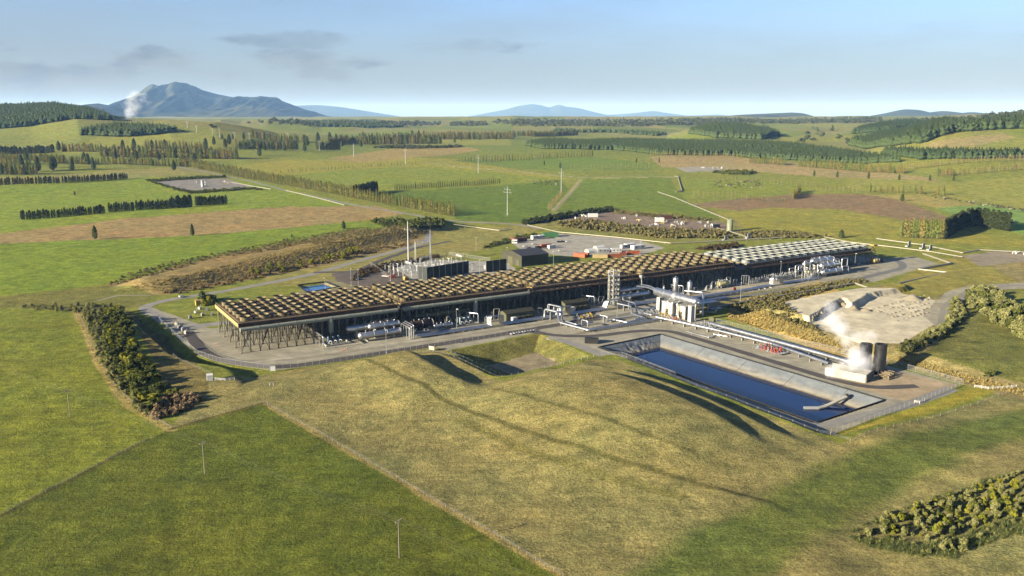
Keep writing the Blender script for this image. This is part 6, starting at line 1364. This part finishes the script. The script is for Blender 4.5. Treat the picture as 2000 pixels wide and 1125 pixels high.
R(*SH_, 'dark tall poplar in the clump where the diagonal row meets the square paddock', 'dark clump on the diagonal row', 690, 384, 738, 374, 15, 2.6, wide=.8)
R(*PL, 'small dark poplar in the tidy row along the square green paddock', 'tidy poplar row', 769, 372, 978, 359, 9.5, 3.6, wide=.8, jit=.1)
R(*BR, 'bare young poplar beside the double wheel track', 'young poplars beside the double track', 1070, 413, 1098, 382, 9, 6, wide=1.3)
N_NEAR = len(TREES)
R(*PL, 'slim poplar in the far row behind the lone pylon', 'far poplar row behind the pylon', 894, 317, 1160, 305, 13, 6.2, wide=.85, jit=.1)
R(*PL, 'short slim poplar in the broken row on the yellow paddock', 'broken row of short poplars', 545, 338, 815, 321, 7.5, 6.5, skip=.15, wide=.8)
R(*BR, 'thin young poplar in the faint row right of the far pylon', 'faint young row', 1110, 333, 1270, 329, 10, 7)
R(*BR, 'thin young poplar in the row at the edge of the ploughed field', 'young row at the ploughed field', 1350, 386, 1462, 391, 11, 6); R(*PL, 'low hedge tree at the corner of the ploughed field', 'hedge at the ploughed field corner', 1463, 390, 1535, 395, 6, 4); R(*PL, 'tall bushy tree at the end of the ploughed field hedge', 'bushy trees at the hedge end', 1548, 390, 1562, 375, 11, 5, wide=1.5)
R(*BR, 'thin young poplar in the row above the herd', 'young row above the herd', 1400, 352, 1595, 367, 9, 7); R(*BR, 'thin young poplar in the row above the ploughed field', 'young row above the ploughed field', 1590, 374, 1680, 378, 10, 6)
R(*PL, 'olive poplar in the broken row above the yellow paddock', 'broken row above the yellow paddock', 1684, 375, 1860, 383, 11, 6.5, skip=.25, wide=1.5)
R(*PL, 'brown green hedge tree on the sunlit left face of the big block hedge', 'sunlit face of the block hedge', 1757, 464, 1842, 467, 18, 2.0, wide=.9)  # paler poplar leaf puts the sun on this face into the colour
R(*SH_, 'dark hedge tree on the shaded side of the big block hedge', 'shaded side of the block hedge', 1842, 467, 1970, 452, 17.5, 2.2, via=[(1880, 446), (1910, 441)])  # darker leaf puts the shade on this side of the hedge into the colour
NEARROWS = len(TREES)
for a in [(PL, 'poplar in the tall olive plantation row at the left', 195, 306, 465, 311, 24, 5), (PL, 'poplar in the plantation block at the left edge', -30, 341, 72, 341, 20, 4), (PL, 'poplar in the spaced row behind the tan strip', 78, 318, 395, 327, 15, 6), (SH_, 'dark tree in the row at the far left', -30, 300, 106, 298, 17, 5), (PL, 'poplar in the olive block behind the dark row', 122, 296, 200, 298, 18, 5), (PL, 'poplar row far left back', 282, 290, 400, 293, 18, 6), (PL, 'brown poplar block', 463, 292, 583, 292, 22, 5), (PL, 'brown far poplar row', 488, 268, 598, 279, 20, 6), (PL, 'brown block', 619, 293, 664, 293, 22, 5),
          (PL, 'x', 655, 279, 862, 281, 24, 5), (PL, 'x', 860, 272, 1004, 272, 22, 6), (PL, 'x', 700, 273, 1000, 270, 22, 7), (PL, 'x', 1000, 265, 1122, 265, 20, 7), (PL, 'x', 0, 309, 130, 318, 14, 5), (PL, 'x', 1465, 319, 1535, 323, 15, 5), (PL, 'x', 1558, 325, 1766, 339, 16, 4.5), (BR, 'x', 1765, 333, 2040, 314, 13, 6), (BR, 'x', 1835, 346, 2040, 330, 13, 6), (PL, 'x', 1830, 343, 1862, 342, 13, 5), (BR, 'x', 1270, 305, 1450, 310, 12, 7), (BR, 'x', 1260, 318, 1400, 322, 11, 8), (PL, 'x', 640, 284, 700, 283, 22, 6), (PL, 'x', 1040, 268, 1130, 264, 20, 8), (BR, 'x', 760, 300, 900, 303, 9, 9), (PL, 'x', 0, 322, 60, 322, 15, 5)]:
    R(*a[0], a[1], 'far', *a[2:-2], a[-2] * .88, a[-1] * .62, wide=1.25, hv=.2, jit=.5)
cnt = {}
far_stuff = []
for i, (ml, name, cat, label, group, x, y, z, s, w) in enumerate(TREES):
    cnt[name] = cnt.get(name, 0) + 1
    if group == 'far' or cnt[name] > 290: far_stuff.append((ml, x, y, z, s, w)); continue
    o = link(name, ml[i % len(ml)], None, (x, y, z), random.uniform(0, 6)); o.scale = (w, w, s); tag(o, label, cat, group)
def merge(name, items, label, mats_of):           # many far trees as one mass
    Vs, Fs, Ms, off, mats = [], [], [], 0, []
    for ml, x, y, z, s, w in items:
        me = ml[random.randrange(len(ml))]; key = me.name
        if key not in CACHE:
            v = np.empty(len(me.vertices) * 3, np.float32); me.vertices.foreach_get('co', v); f = np.empty(len(me.loops), np.int32); me.loops.foreach_get('vertex_index', f); mi = np.empty(len(me.polygons), np.int32); me.polygons.foreach_get('material_index', mi); CACHE[key] = (v.reshape(-1, 3), f.reshape(-1, 4), mi, list(me.materials))
        v, f, mi, mm = CACHE[key]; t = random.uniform(0, 6.28); c, q = math.cos(t), math.sin(t)
        for m in mm:
            if m not in mats: mats.append(m)
        Vs.append(np.column_stack([(v[:, 0] * c - v[:, 1] * q) * w + x, (v[:, 0] * q + v[:, 1] * c) * w + y, v[:, 2] * s + z])); Fs.append(f + off); off += len(v); Ms.append(np.array([mats.index(m) for m in mm])[mi])
    tag(link(name, npmesh(name, np.concatenate(Vs), np.concatenate(Fs), mats, False, np.concatenate(Ms))), label, mats_of, None, 'stuff')
CACHE = {}
merge('distant_poplars', far_stuff, 'rows of distant olive poplars across the far paddocks', 'trees')
# lone trees, each with crown and trunk
RT = []
for k in range(3):
    lf = leaf_cloud(760, column_shape(2.5, 7.6, .5, .55, .55), .42, 210 + k); RT.append((npmesh('crown', *lf, L_ROUND), trunk_np(5, .35, 7, .2, 4, k, 1.6)))
TB = []
for k in range(3): b = MB(); tv, tf = RT[k][1]; b.v = [tuple(q) for q in tv]; b.f = list(tf); b.sm = [False] * len(tf); b.mi = [0] * len(tf); TB.append(b.data('trunk', BARK))
def lone(label, u, v, h, wide=1.0, group=None, k=None):
    k = random.randrange(3) if k is None else k; t = thing('tree', label, 'tree', near(u, v), random.uniform(0, 6), group); s = h / 8.0; t.scale = (s * wide, s * wide, s); link('crown', RT[k][0], t); link('trunk', TB[k], t); return t
for u, v, h, w, lab in [(186, 467, 12.5, .62, 'lone bushy tree on the tan strip, left one of two'), (376, 461, 11.5, .55, 'lone slim tree on the tan strip, right one of two'), (671, 447, 8, .85, 'round dark tree at the right end of the tan strip'), (146, 381, 5, .8, 'tiny lone tree on the green paddock above the shelterbelt'), (570, 464, 4, .6, 'thin small sapling on the tan strip'),
    (1762, 393, 9, .85, 'lone round tree casting a long shadow on the yellow paddock'), (1590, 344, 9.5, .6, 'first lone tree of the spaced line on the right pasture'), (1635, 347, 10, .65, 'second lone tree of the spaced line on the right pasture'), (1696, 349, 11, .6, 'third lone tree of the spaced line on the right pasture'), (1756, 352, 9, .6, 'fourth lone tree of the spaced line on the right pasture'), (1816, 353, 8.5, .6, 'fifth lone tree of the spaced line on the right pasture'), (1862, 354, 9, .6, 'sixth lone tree of the spaced line on the right pasture'),
    (1094, 329, 11, .6, 'lone dark tree above the far pylon'), (1063, 323, 9, .5, 'slim lone tree left of the far pylon'), (1243, 318, 9, .6, 'lone tree on the tan field, left one'), (1287, 318, 10, .5, 'lone tree on the tan field, right one'), (1643, 465, 8, 1.1, 'round bush tree behind the pale fan bank'), (396, 590, 7, 1.2, 'dark bush tree beside the yellow hut')]: lone(lab, u, v, h, w)
for k, (u, v, h) in enumerate([(507, 305, 20), (476, 289, 17), (517, 294, 17), (556, 295, 17), (595, 296, 19), (600, 285, 22), (621, 278, 24), (644, 277, 24), (668, 287, 16), (696, 281, 16), (705, 287, 16), (732, 280, 15), (764, 282, 17), (440, 289, 20), (418, 283, 18), (402, 290, 22), (448, 282, 22), (476, 272, 16), (455, 272, 12), (434, 273, 13), (380, 317, 17), (340, 333, 17), (310, 313, 17), (267, 312, 17), (225, 312, 17), (183, 332, 17), (141, 333, 19), (107, 328, 19), (74, 335, 24), (103, 333, 22), (42, 322, 18), (52, 315, 18), (115, 295, 20), (240, 290, 18), (262, 290, 21), (297, 290, 18), (322, 288, 17), (165, 320, 20), (172, 322, 20), (805, 268, 20), (828, 267, 18), (818, 270, 22), (867, 273, 17), (900, 274, 17), (888, 279, 14), (937, 274, 16), (969, 273, 15), (1006, 269, 15), (1022, 265, 16), (1054, 265, 14), (1094, 266, 13), (1626, 255, 18)]):
    lone('tall dark tree standing among the distant poplar plantations', u, v, h, .72, 'dark trees among the distant plantations')

# ------------------------------------------------------------------ forests
def cone_np(seed):
    r = np.random.default_rng(seed); V = [[0, 0, 1.0]]; F = []; n = 7; lv = [(.62, .10), (.64, .22), (.33, .16), (.36, .33), (.05, .26), (.03, .05)]
    for z, q in lv:
        t = np.linspace(0, 2 * np.pi, n, False) + r.uniform(0, 1)
        for a in t: k = 1 + r.uniform(-.25, .25); V.append([q * k * math.cos(a), q * k * math.sin(a), z + r.uniform(-.03, .03)])
    F += [(0, 1 + i, 1 + (i + 1) % n, 1 + (i + 1) % n) for i in range(n)]
    for a in range(len(lv) - 1): F += [(1 + a * n + i, 1 + (a + 1) * n + i, 1 + (a + 1) * n + (i + 1) % n, 1 + a * n + (i + 1) % n) for i in range(n)]
    return np.array(V), np.array(F)
CONES = [cone_np(k) for k in range(4)]
def wscatter(poly, gap, maxn=9000, jit=.42):
    P = Tp(poly)[:, :2] if len(poly[0]) == 2 else np.array([q[:2] for q in poly]); lo, hi = P.min(0), P.max(0); A = (hi - lo).prod()
    g = max(gap, math.sqrt(A / (maxn * 3))); X, Y = np.meshgrid(np.arange(lo[0], hi[0], g), np.arange(lo[1], hi[1], g)); X, Y = X.ravel(), Y.ravel()
    X = X + rng.uniform(-jit, jit, X.shape) * g; Y = Y + rng.uniform(-jit, jit, Y.shape) * g; k = inside(X, Y, P); return X[k], Y[k]
def forest(label, poly, gap, h, w, m, shapes=None, maxn=7000, hv=.16, name='pine_forest', cat='forest'):
    shapes = shapes or CONES; X, Y = wscatter(poly, gap, maxn); Z = H(X, Y) - .3; n = len(X)
    if n == 0: print('EMPTY', label); return
    Vs, Fs, off = [], [], 0; ch = rng.integers(0, len(shapes), n)
    for c, (v, f) in enumerate(shapes):
        k = np.where(ch == c)[0]; m_ = len(k)
        if not m_: continue
        s = h * (1 + rng.uniform(-hv, hv, m_)); ww = w * (1 + rng.uniform(-.2, .2, m_)); t = rng.uniform(0, 6.28, m_); C, Q = np.cos(t)[:, None], np.sin(t)[:, None]
        x = (v[None, :, 0] * C - v[None, :, 1] * Q) * ww[:, None] + X[k][:, None]; y = (v[None, :, 0] * Q + v[None, :, 1] * C) * ww[:, None] + Y[k][:, None]; z = v[None, :, 2] * s[:, None] + Z[k][:, None]
        Vs.append(np.stack([x, y, z], -1).reshape(-1, 3)); Fs.append((f[None] + (np.arange(m_) * len(v))[:, None, None]).reshape(-1, f.shape[1]) + off); off += m_ * len(v)
    tag(link(name, npmesh(name, np.concatenate(Vs), np.concatenate(Fs), m)), label, cat, None, 'stuff'); print(name, n)
forest('blue wooded rises on the left plain', [(560, 240), (640, 237), (760, 238), (740, 243), (600, 243)], 22, 14, 22, L_PINE, None, 900)
forest('dark wood at the foot of the far middle hills', [(620, 247), (700, 245), (790, 247), (720, 250)], 16, 14, 20, L_PINE, None, 900)
forest('thin wooded line before the middle pine plantation', [(1300, 262), (1180, 256), (1080, 255), (1080, 257), (1180, 259), (1290, 266)], 14, 13, 18, L_PINE, None, 700)
forest('dark pine plantation crossing the middle distance on the right', [(1028, 285), (1060, 279), (1130, 281), (1240, 279), (1420, 280), (1560, 289), (1680, 306), (1760, 318), (1700, 319), (1560, 314), (1420, 304), (1290, 303), (1200, 293), (1060, 291)], 5.5, 15, 14, L_PINE, maxn=12000)
forest('blue green pine plantation on the hill behind the long plantation', [(1345, 262), (1380, 250), (1440, 250), (1500, 258), (1522, 267), (1490, 273), (1400, 270)], 7, 20, 22, L_PINE)
forest('pine plantation on the right hill slope', [(1662, 285), (1720, 268), (1800, 258), (1870, 252), (1960, 243), (2100, 238), (2100, 252), (1960, 252), (1860, 260), (1800, 280), (1740, 286)], 7, 22, 24, L_PINE)
forest('upper band of pines on the right hill', [(1665, 262), (1720, 246), (1800, 243), (1850, 242), (1840, 248), (1740, 256)], 7, 20, 22, L_PINE)
forest('thin strip of pines at the foot of the right hill', [(1722, 299), (1800, 304), (1900, 305), (2050, 303), (2050, 308), (1900, 311), (1800, 312), (1740, 306)], 6, 16, 18, L_PINE)
forest('dark pine forest covering the rounded hill at the left edge', [(-150, 262), (0, 252), (110, 238), (225, 236), (200, 226), (150, 214), (60, 208), (-150, 216)], 9, 17, 20, L_PINE, maxn=12000)
forest('dark pine wood on the green slope right of the left hill', [(150, 264), (190, 255), (230, 249), (290, 251), (345, 258), (300, 263), (250, 267)], 7, 18, 22, L_PINE)
RL = [leaf_cloud(46, lumps(7, .45, .8, .1, 300 + k, (.3, .6)), .16, 310 + k) for k in range(4)]
L_WOOD = leaf_mat('distant_woodland_leaf', (72, 84, 58), (118, 120, 82), .62)
for lab, poly, gap in [('distant woodland along the skyline in the middle', [(960, 240), (1060, 236), (1180, 236), (1330, 240), (1400, 238), (1380, 245), (1200, 248), (1000, 246)], 34), ('distant woodland along the skyline on the right', [(1280, 236), (1450, 234), (1640, 233), (1720, 232), (1720, 240), (1500, 242), (1300, 244)], 34), ('distant dark woodland on the far right skyline', [(1740, 236), (1900, 232), (2060, 230), (2060, 238), (1800, 242)], 16), ('distant woodland on the left plain below the volcano', [(480, 243), (640, 241), (860, 240), (860, 246), (600, 248)], 44), ('scattered trees in the valley on the right', [(1530, 255), (1640, 250), (1660, 285), (1560, 285)], 110), ('dark wood patch at the centre plain', [(880, 243), (950, 243), (950, 246), (880, 246)], 14), ('distant hedges and trees on the left plain', [(300, 252), (480, 254), (470, 268), (330, 266)], 75)]:
    forest(lab, poly, gap, 15, 20, L_WOOD, RL, 1500, .3, 'distant_woodland', 'woodland')

# ------------------------------------------------------------------ shrubs, flax, scrub
SHRUB = {}
for key, m, n, sz in [('olive', L_OLIVE, 620, .17), ('dark', L_SHDARK, 620, .17), ('yellow', L_YEL, 560, .17), ('brush', L_BRUSH, 420, .22)]:
    SHRUB[key] = [npmesh(key + '_shrub', *leaf_cloud(n, lumps(9, 1.15, 2.1 if key != 'brush' else 1.2, .0, 400 + hash_ + k, (.32, .55)), sz, 420 + k, flat=.7), m) for hash_ in ({'olive': 0, 'dark': 40, 'yellow': 80, 'brush': 120}[key],) for k in range(3)]
def flax_mesh(seed):
    r = random.Random(seed); b = MB()
    for i in range(46):
        t = r.uniform(0, 6.28); L = r.uniform(1.1, 2.0); el = r.uniform(.55, 1.45); w = .075; c, s = math.cos(t), math.sin(t); P = []
        for f in (0, .55, 1.0):
            d = L * f; e = el - .75 * f * f; P.append((d * math.cos(e) * c + r.uniform(-.05, .05), d * math.cos(e) * s, max(.02, d * math.sin(e))))
        q = [(-s * w, c * w), (-s * w * .9, c * w * .9), (-s * .01, c * .01)]
        b.add([(P[k][0] + sg * q[k][0], P[k][1] + sg * q[k][1], P[k][2]) for k in range(3) for sg in (-1, 1)], [(0, 1, 3, 2), (2, 3, 5, 4)])
    return b.data('flax_plant', L_FLAX)
FLAX = [flax_mesh(k) for k in range(3)]
def tuft_mesh(seed):
    r = random.Random(seed); b = MB()
    for i in range(34):
        t = r.uniform(0, 6.28); L = r.uniform(.5, 1.0); el = r.uniform(.7, 1.5); c, s = math.cos(t), math.sin(t); x, y = r.uniform(-.3, .3), r.uniform(-.3, .3)
        b.add([(x - s * .06, y + c * .06, 0), (x + s * .06, y - c * .06, 0), (x + L * math.cos(el) * c, y + L * math.cos(el) * s, L * math.sin(el)), (x + L * math.cos(el) * c - s * .01, y + L * math.cos(el) * s, L * math.sin(el))], [(0, 1, 2, 3)])
    return b.data('tussock', L_TUSS)
def plants(name, cat, meshes, poly, gap, s0, s1, label, group, zs=1.0, limit=400):
    X, Y = wscatter(poly, gap); idx = rng.permutation(len(X))[:limit]
    for i in idx:
        o = link(name, meshes[random.randrange(len(meshes))], None, (X[i], Y[i], Hs(X[i], Y[i]) - .1), random.uniform(0, 6.28)); s = random.uniform(s0, s1); o.scale = (s, s, s * zs * random.uniform(.85, 1.25)); tag(o, label, cat, group)
    return len(idx)
ML = SHRUB['olive'] + SHRUB['dark']
BELT = [(205, 612), (235, 606), (258, 650), (268, 700), (320, 752), (352, 776), (300, 800), (262, 780), (236, 752), (218, 700), (205, 655)]
nshrub = plants('dark_shrub', 'shrub', SHRUB['dark'] + SHRUB['dark'] + SHRUB['yellow'][:1], BELT, 3.7, 1.2, 2.3, 'dark green shrub in the middle of the long belt left of the plant', 'dark shrubs of the left belt', limit=150)
plants('olive_shrub', 'shrub', SHRUB['olive'], [(158, 610), (205, 612), (205, 655), (218, 700), (236, 752), (262, 780), (300, 812), (285, 820), (235, 765), (198, 720), (180, 665)], 2.7, .8, 1.5, 'pale olive shrub on the fence side of the long belt left of the plant', 'olive shrubs of the left belt', limit=125)
plants('olive_shrub', 'shrub', SHRUB['olive'], [(100, 608), (160, 612), (240, 606), (230, 598), (60, 596), (30, 604)], 4.0, .6, 1.3, 'olive shrub in the strip at the top of the left paddock', 'olive shrubs above the left paddock', limit=40)
plants('brush_pile', 'brush', SHRUB['brush'], [(282, 796), (335, 776), (385, 772), (390, 792), (340, 812), (300, 822)], 3.0, 1.0, 1.9, 'tan pile of cut brush at the end of the long shrub belt', 'cut brush piles')
SC = [(1655, 1046), (1720, 1012), (1800, 984), (1900, 950), (2040, 912), (2060, 1020), (1985, 1040), (1900, 1062), (1880, 1080), (1820, 1086), (1740, 1066), (1680, 1058)]
plants('olive_shrub', 'shrub', SHRUB['olive'], SC, 2.7, .35, 1.0, 'pale olive bush in the planted bed at the bottom right corner', 'olive bushes of the corner bed', 1.15, limit=130)
plants('dark_shrub', 'shrub', SHRUB['dark'] + SHRUB['yellow'], [(1665, 1040), (1800, 990), (1900, 955), (2040, 925), (2040, 1000), (1850, 1050), (1740, 1056)], 3.1, .35, 1.05, 'bright green leafy bush in the planted bed at the bottom right corner', 'green bushes of the corner bed', 1.1, limit=120)
plants('flax_plant', 'flax', FLAX, [(1650, 1048), (1720, 1052), (1790, 1066), (1880, 1046), (1990, 1010), (2060, 990), (2060, 1030), (1985, 1046), (1900, 1068), (1870, 1090), (1800, 1088), (1700, 1068)], 1.5, .75, 1.15, 'spiky flax clump along the lower edge of the bottom right bed', 'flax along the lower edge of the corner bed')
plants('flax_plant', 'flax', FLAX, [(1650, 1044), (1720, 1008), (1800, 980), (1900, 946), (2040, 908), (2040, 920), (1900, 958), (1790, 992)], 2.2, .6, 1.0, 'spiky flax clump along the upper edge of the bottom right bed', 'flax along the upper edge of the corner bed')
plants('evergreen_bush', 'bush', SHRUB['dark'][:2] + SHRUB['olive'], [(1892, 572), (1930, 572), (1990, 612), (2060, 640), (2060, 700), (1985, 655), (1930, 625), (1890, 600)], 5, 2.0, 3.4, 'big rounded evergreen bush in the grove at the right edge', 'bushes of the right grove')
plants('hedge_bush', 'bush', SHRUB['olive'] + SHRUB['dark'][:1], [(1858, 588), (1876, 590), (1880, 625), (1850, 652), (1800, 680), (1765, 700), (1752, 690), (1800, 665), (1852, 628)], 2.6, 1.1, 1.8, 'tan green bush in the hedge curving down from the quarry', 'bushes of the quarry hedge')
plants('dark_shrub', 'shrub', SHRUB['dark'], [(1900, 716), (1950, 728), (1960, 742), (1920, 738)], 6, 1.0, 1.6, 'small dark bush on the bank at the right edge', 'bushes on the right bank')
plants('dark_shrub', 'shrub', SHRUB['dark'] + SHRUB['yellow'], [(384, 590), (420, 580), (428, 590), (400, 600)], 4, 1.4, 2.2, 'dark bush beside the yellow hut at the left end', 'bushes beside the yellow hut')
plants('yellow_shrub', 'shrub', SHRUB['yellow'], [(480, 536), (545, 520), (700, 490), (720, 497), (560, 530), (500, 543)], 10, 1.6, 2.6, 'yellow green bush at the foot of the scrub bank behind the road', 'yellow green bushes under the scrub bank')
# ground cover nobody could count
SF = [leaf_cloud(16, lumps(4, .45, .7, .02, 540 + k, (.35, .6)), .2, 545 + k) for k in range(4)]
SM = [leaf_cloud(60, lumps(6, .5, .75, .02, 500 + k, (.3, .55)), .16, 520 + k) for k in range(4)]
def tuss_np(seed):
    r = np.random.default_rng(seed); n = 26; t = r.uniform(0, 6.28, n); L = r.uniform(.6, 1, n); e = r.uniform(.6, 1.5, n); x, y = r.uniform(-.3, .3, (2, n)); c, s = np.cos(t), np.sin(t)
    tip = np.column_stack([x + L * np.cos(e) * c, y + L * np.cos(e) * s, L * np.sin(e)]); w = np.column_stack([-s, c, 0 * s]) * .08; base = np.column_stack([x, y, 0 * x])
    return np.stack([base - w, base + w, tip + w * .2, tip - w * .2], 1).reshape(-1, 3), np.arange(4 * n).reshape(n, 4)
TU = [tuss_np(k) for k in range(4)]
def cover(label, poly, gap, h, w, m, shapes, maxn=2500, name='scrub'): forest(label, poly, gap, h, w, m, shapes, maxn, .4, name, 'scrub')
cover('band of olive scrub along the top of the bank behind the road', [(208, 556), (260, 530), (420, 495), (560, 468), (700, 447), (860, 436), (870, 446), (760, 462), (640, 480), (520, 490), (400, 508), (300, 538)], 3.6, 2.0, 3.2, L_SCRUB, SM, 800)
cover('band of brown scrub along the foot of the bank behind the road', [(320, 570), (430, 553), (560, 522), (680, 494), (800, 474), (800, 480), (700, 500), (560, 532), (450, 556), (340, 576)], 3.0, 2.6, 3.2, leaf_mat('brown_scrub_leaf', (104, 88, 58), (140, 122, 80), .7), SM, 420)
cover('dry tussock grass on the bank behind the road', [(215, 570), (330, 545), (560, 490), (760, 452), (840, 450), (720, 490), (500, 535), (330, 572)], 2.6, 1.3, 1.9, L_TUSS, TU, 3600, 'dry_tussock')
cover('olive scrub belt between the storage yard and the middle well pad', [(1085, 441), (1130, 432), (1200, 440), (1300, 450), (1420, 455), (1430, 465), (1300, 466), (1180, 452)], 3.6, 4.5, 6.0, L_SCRUB, SM, 1500)
cover('dark hedge behind the middle well pad', [(1020, 435), (1080, 424), (1140, 415), (1195, 407), (1198, 413), (1120, 424), (1060, 435), (1030, 440)], 3, 4.5, 6, L_DARK, SM, 900)
cover('hedge along the back of the middle well pad', [(1200, 411), (1290, 420), (1390, 428), (1390, 432), (1290, 426), (1200, 417)], 4, 3, 5, L_SCRUB, SM, 600)
cover('scrub between the pipelines right of the well pad', [(1440, 455), (1500, 452), (1560, 455), (1620, 465), (1560, 466), (1470, 466)], 4, 3.5, 5.5, L_SCRUB, SM, 600)
cover('dark scrub where the gravel road meets the plant', [(780, 430), (870, 436), (860, 446), (800, 448), (745, 440), (720, 432)], 3.5, 4.2, 6, L_SHDARK, SM, 800)
cover('low hedge round the distant left well pad', [(282, 352), (330, 349), (440, 344), (442, 347), (330, 353), (300, 356), (370, 374), (480, 367), (520, 372), (480, 371), (372, 379)], 3.6, 3.2, 5, L_SHDARK, SM, 900)
cover('dark scrub patches by the far well pad', [(1390, 337), (1460, 335), (1478, 338), (1460, 342), (1420, 341), (1400, 338)], 4.5, 5, 7, L_SHDARK, SM, 500)
cover('dark scrub lines by the far left lane', [(725, 289), (800, 286), (900, 285), (900, 288), (790, 291)], 7, 5, 9, L_WOOD, SM, 400)
cover('olive scrub on top of the tan bank beside the plant', [(1425, 602), (1445, 590), (1500, 578), (1600, 556), (1685, 545), (1690, 552), (1600, 572), (1500, 597), (1560, 625), (1610, 650), (1605, 656), (1540, 632), (1440, 606)], 2.4, 2.2, 3.0, L_SCRUB, SM, 1600)
cover('dry tussock grass on the tan bank beside the plant', [(1420, 606), (1500, 608), (1600, 655), (1700, 690), (1740, 715), (1700, 705), (1560, 660), (1425, 622)], 1.5, 1.5, 2.0, L_TUSS, TU, 3500, 'dry_tussock')
cover('dry tussock grass on the bank at the right edge', [(1745, 695), (1790, 702), (1900, 735), (2040, 772), (2040, 782), (1900, 752), (1760, 712)], 1.6, 1.3, 1.8, L_TUSS, TU, 2500, 'dry_tussock')
cover('dark hedge of brown bushes behind the pale fan bank', [(1355, 487), (1400, 481), (1440, 478), (1440, 484), (1400, 490)], 3, 3.5, 5, leaf_mat('brown_hedge', (96, 80, 58), (120, 104, 70), .5), SM, 400)
cover('bushes along the left edge of the storage yard', [(940, 484), (985, 470), (1010, 463), (1045, 458), (1060, 462), (1000, 472), (950, 486)], 4, 3, 5, L_SHDARK, SM, 300)
cover('low hedge between road and switchyard', [(690, 548), (700, 530), (760, 515), (850, 500), (860, 503), (770, 522), (712, 540)], 3, 2.4, 4, leaf_mat('brown_hedge', (96, 80, 58), (120, 104, 70)), SM, 500)
cover('coarse grass along the fence of the dark paddock', [(515, 785), (800, 948), (1097, 1124), (1090, 1126), (795, 952), (510, 788)], .9, .55, .9, L_TUSS, TU, 1600, 'fence_grass')
cover('coarse grass along the fence of the shrub belt', [(150, 610), (172, 655), (190, 700), (222, 752), (270, 800), (337, 838), (330, 843), (262, 803), (212, 752), (182, 700), (142, 610)], 1.2, .9, 1.3, L_TUSS, TU, 1600, 'fence_grass')
cover('dark tufts in the crop at the bottom left', [(-60, 1060), (290, 870), (335, 850), (515, 800), (800, 962), (1080, 1130), (-60, 1130)], 1.15, .34, .85, leaf_mat('crop_leaf', (90, 104, 38), (134, 142, 60), .72), SF, 24000, 'crop_tufts')
cover('grass tufts over the left paddock', [(-60, 700), (60, 615), (150, 612), (188, 700), (245, 790), (325, 838), (290, 852), (0, 1000), (-60, 1030)], 1.5, .30, .9, leaf_mat('pasture_tuft', (112, 124, 46), (152, 158, 68), .7), SF, 14000, 'grass_tufts')
cover('dry grass tufts over the mown mound', [(520, 790), (430, 745), (560, 735), (860, 690), (985, 752), (1160, 712), (1400, 790), (1640, 880), (1960, 775), (2060, 760), (2060, 1130), (1110, 1130), (800, 945)], 1.7, .22, .8, leaf_mat('mown_tuft', (146, 138, 84), (176, 164, 104), .6), SF, 22000, 'grass_tufts')

# ------------------------------------------------------------------ steam
def steam(label, loc, size, blobs, dens, scale, name='steam_plume', col=(.95, .96, 1.0)):
    b = MB(); b.box((0, 0, 0), (size[0], size[1], size[2])); m = bpy.data.materials.new('steam'); nt, N, L = nodes_of(m); o = N.new('ShaderNodeOutputMaterial'); v = N.new('ShaderNodeVolumePrincipled'); v.inputs['Color'].default_value = (*col, 1); L.new(v.outputs[0], o.inputs['Volume'])
    t = N.new('ShaderNodeTexCoord'); nz = N.new('ShaderNodeTexNoise'); nz.inputs['Scale'].default_value = scale; nz.inputs['Detail'].default_value = 5; nz.inputs['Roughness'].default_value = .6; L.new(t.outputs['Object'], nz.inputs['Vector']); acc = None
    for (x, y, z, r, k) in blobs:
        d = N.new('ShaderNodeVectorMath'); d.operation = 'DISTANCE'; L.new(t.outputs['Object'], d.inputs[0]); d.inputs[1].default_value = (x, y, z)
        q = mathn(nt, 'MULTIPLY', mathn(nt, 'SUBTRACT', 1.0, mathn(nt, 'DIVIDE', d.outputs['Value'], r)), k, False); acc = q if acc is None else mathn(nt, 'MAXIMUM', acc, q)
    f = mathn(nt, 'ADD', acc, mathn(nt, 'MULTIPLY', mathn(nt, 'SUBTRACT', nz.outputs[0], .58), 2.6)); f = mathn(nt, 'MINIMUM', mathn(nt, 'MAXIMUM', f, 0.0), 1.0)
    f = mathn(nt, 'MULTIPLY', f, mathn(nt, 'GREATER_THAN', acc, 0.0)); L.new(mathn(nt, 'MULTIPLY', f, dens), v.inputs['Density'])
    single(name, b, m, label, 'steam', loc, 0, kind='stuff')
sx, sy, _ = P3(239, -182)
steam('white steam rolling from the black silencer tanks and drifting left', (sx - 10, sy + 6, 17), (56, 44, 38), [(3, -9, -11, 7.5, 1.5), (-1, -10, -12, 6, 1.3), (1, -9, -6, 7, 1.25), (5, -7, -1, 5, .9), (9, -7, 0, 4, .7), (-2, -8, -1, 6.5, 1.05), (-6, -7, 4, 7, 1.0), (-10, -6, 8, 7, .9), (-11, -6, 12, 5.5, .65), (-10, -13, -14, 5, 1.0)], .17, .17)
p = T(262, 234)
steam('white steam column rising far off at the foot of the volcano', (p[0], p[1], p[2] + 60), (300, 200, 150), [(-16, 0, -64, 20, 1), (-12, 0, -46, 24, .9), (-2, 0, -26, 28, .8), (4, 0, -4, 28, .65), (26, 0, -12, 24, .45)], .026, .045)
p = T(1772, 226)
steam('faint white smoke drifting above the humps on the right skyline', (p[0], p[1], p[2] + 45), (420, 200, 160), [(-60, 0, -40, 50, .9), (-20, 0, -20, 55, .8), (40, 0, 0, 50, .55), (110, 0, 40, 45, .35)], .010, .022)
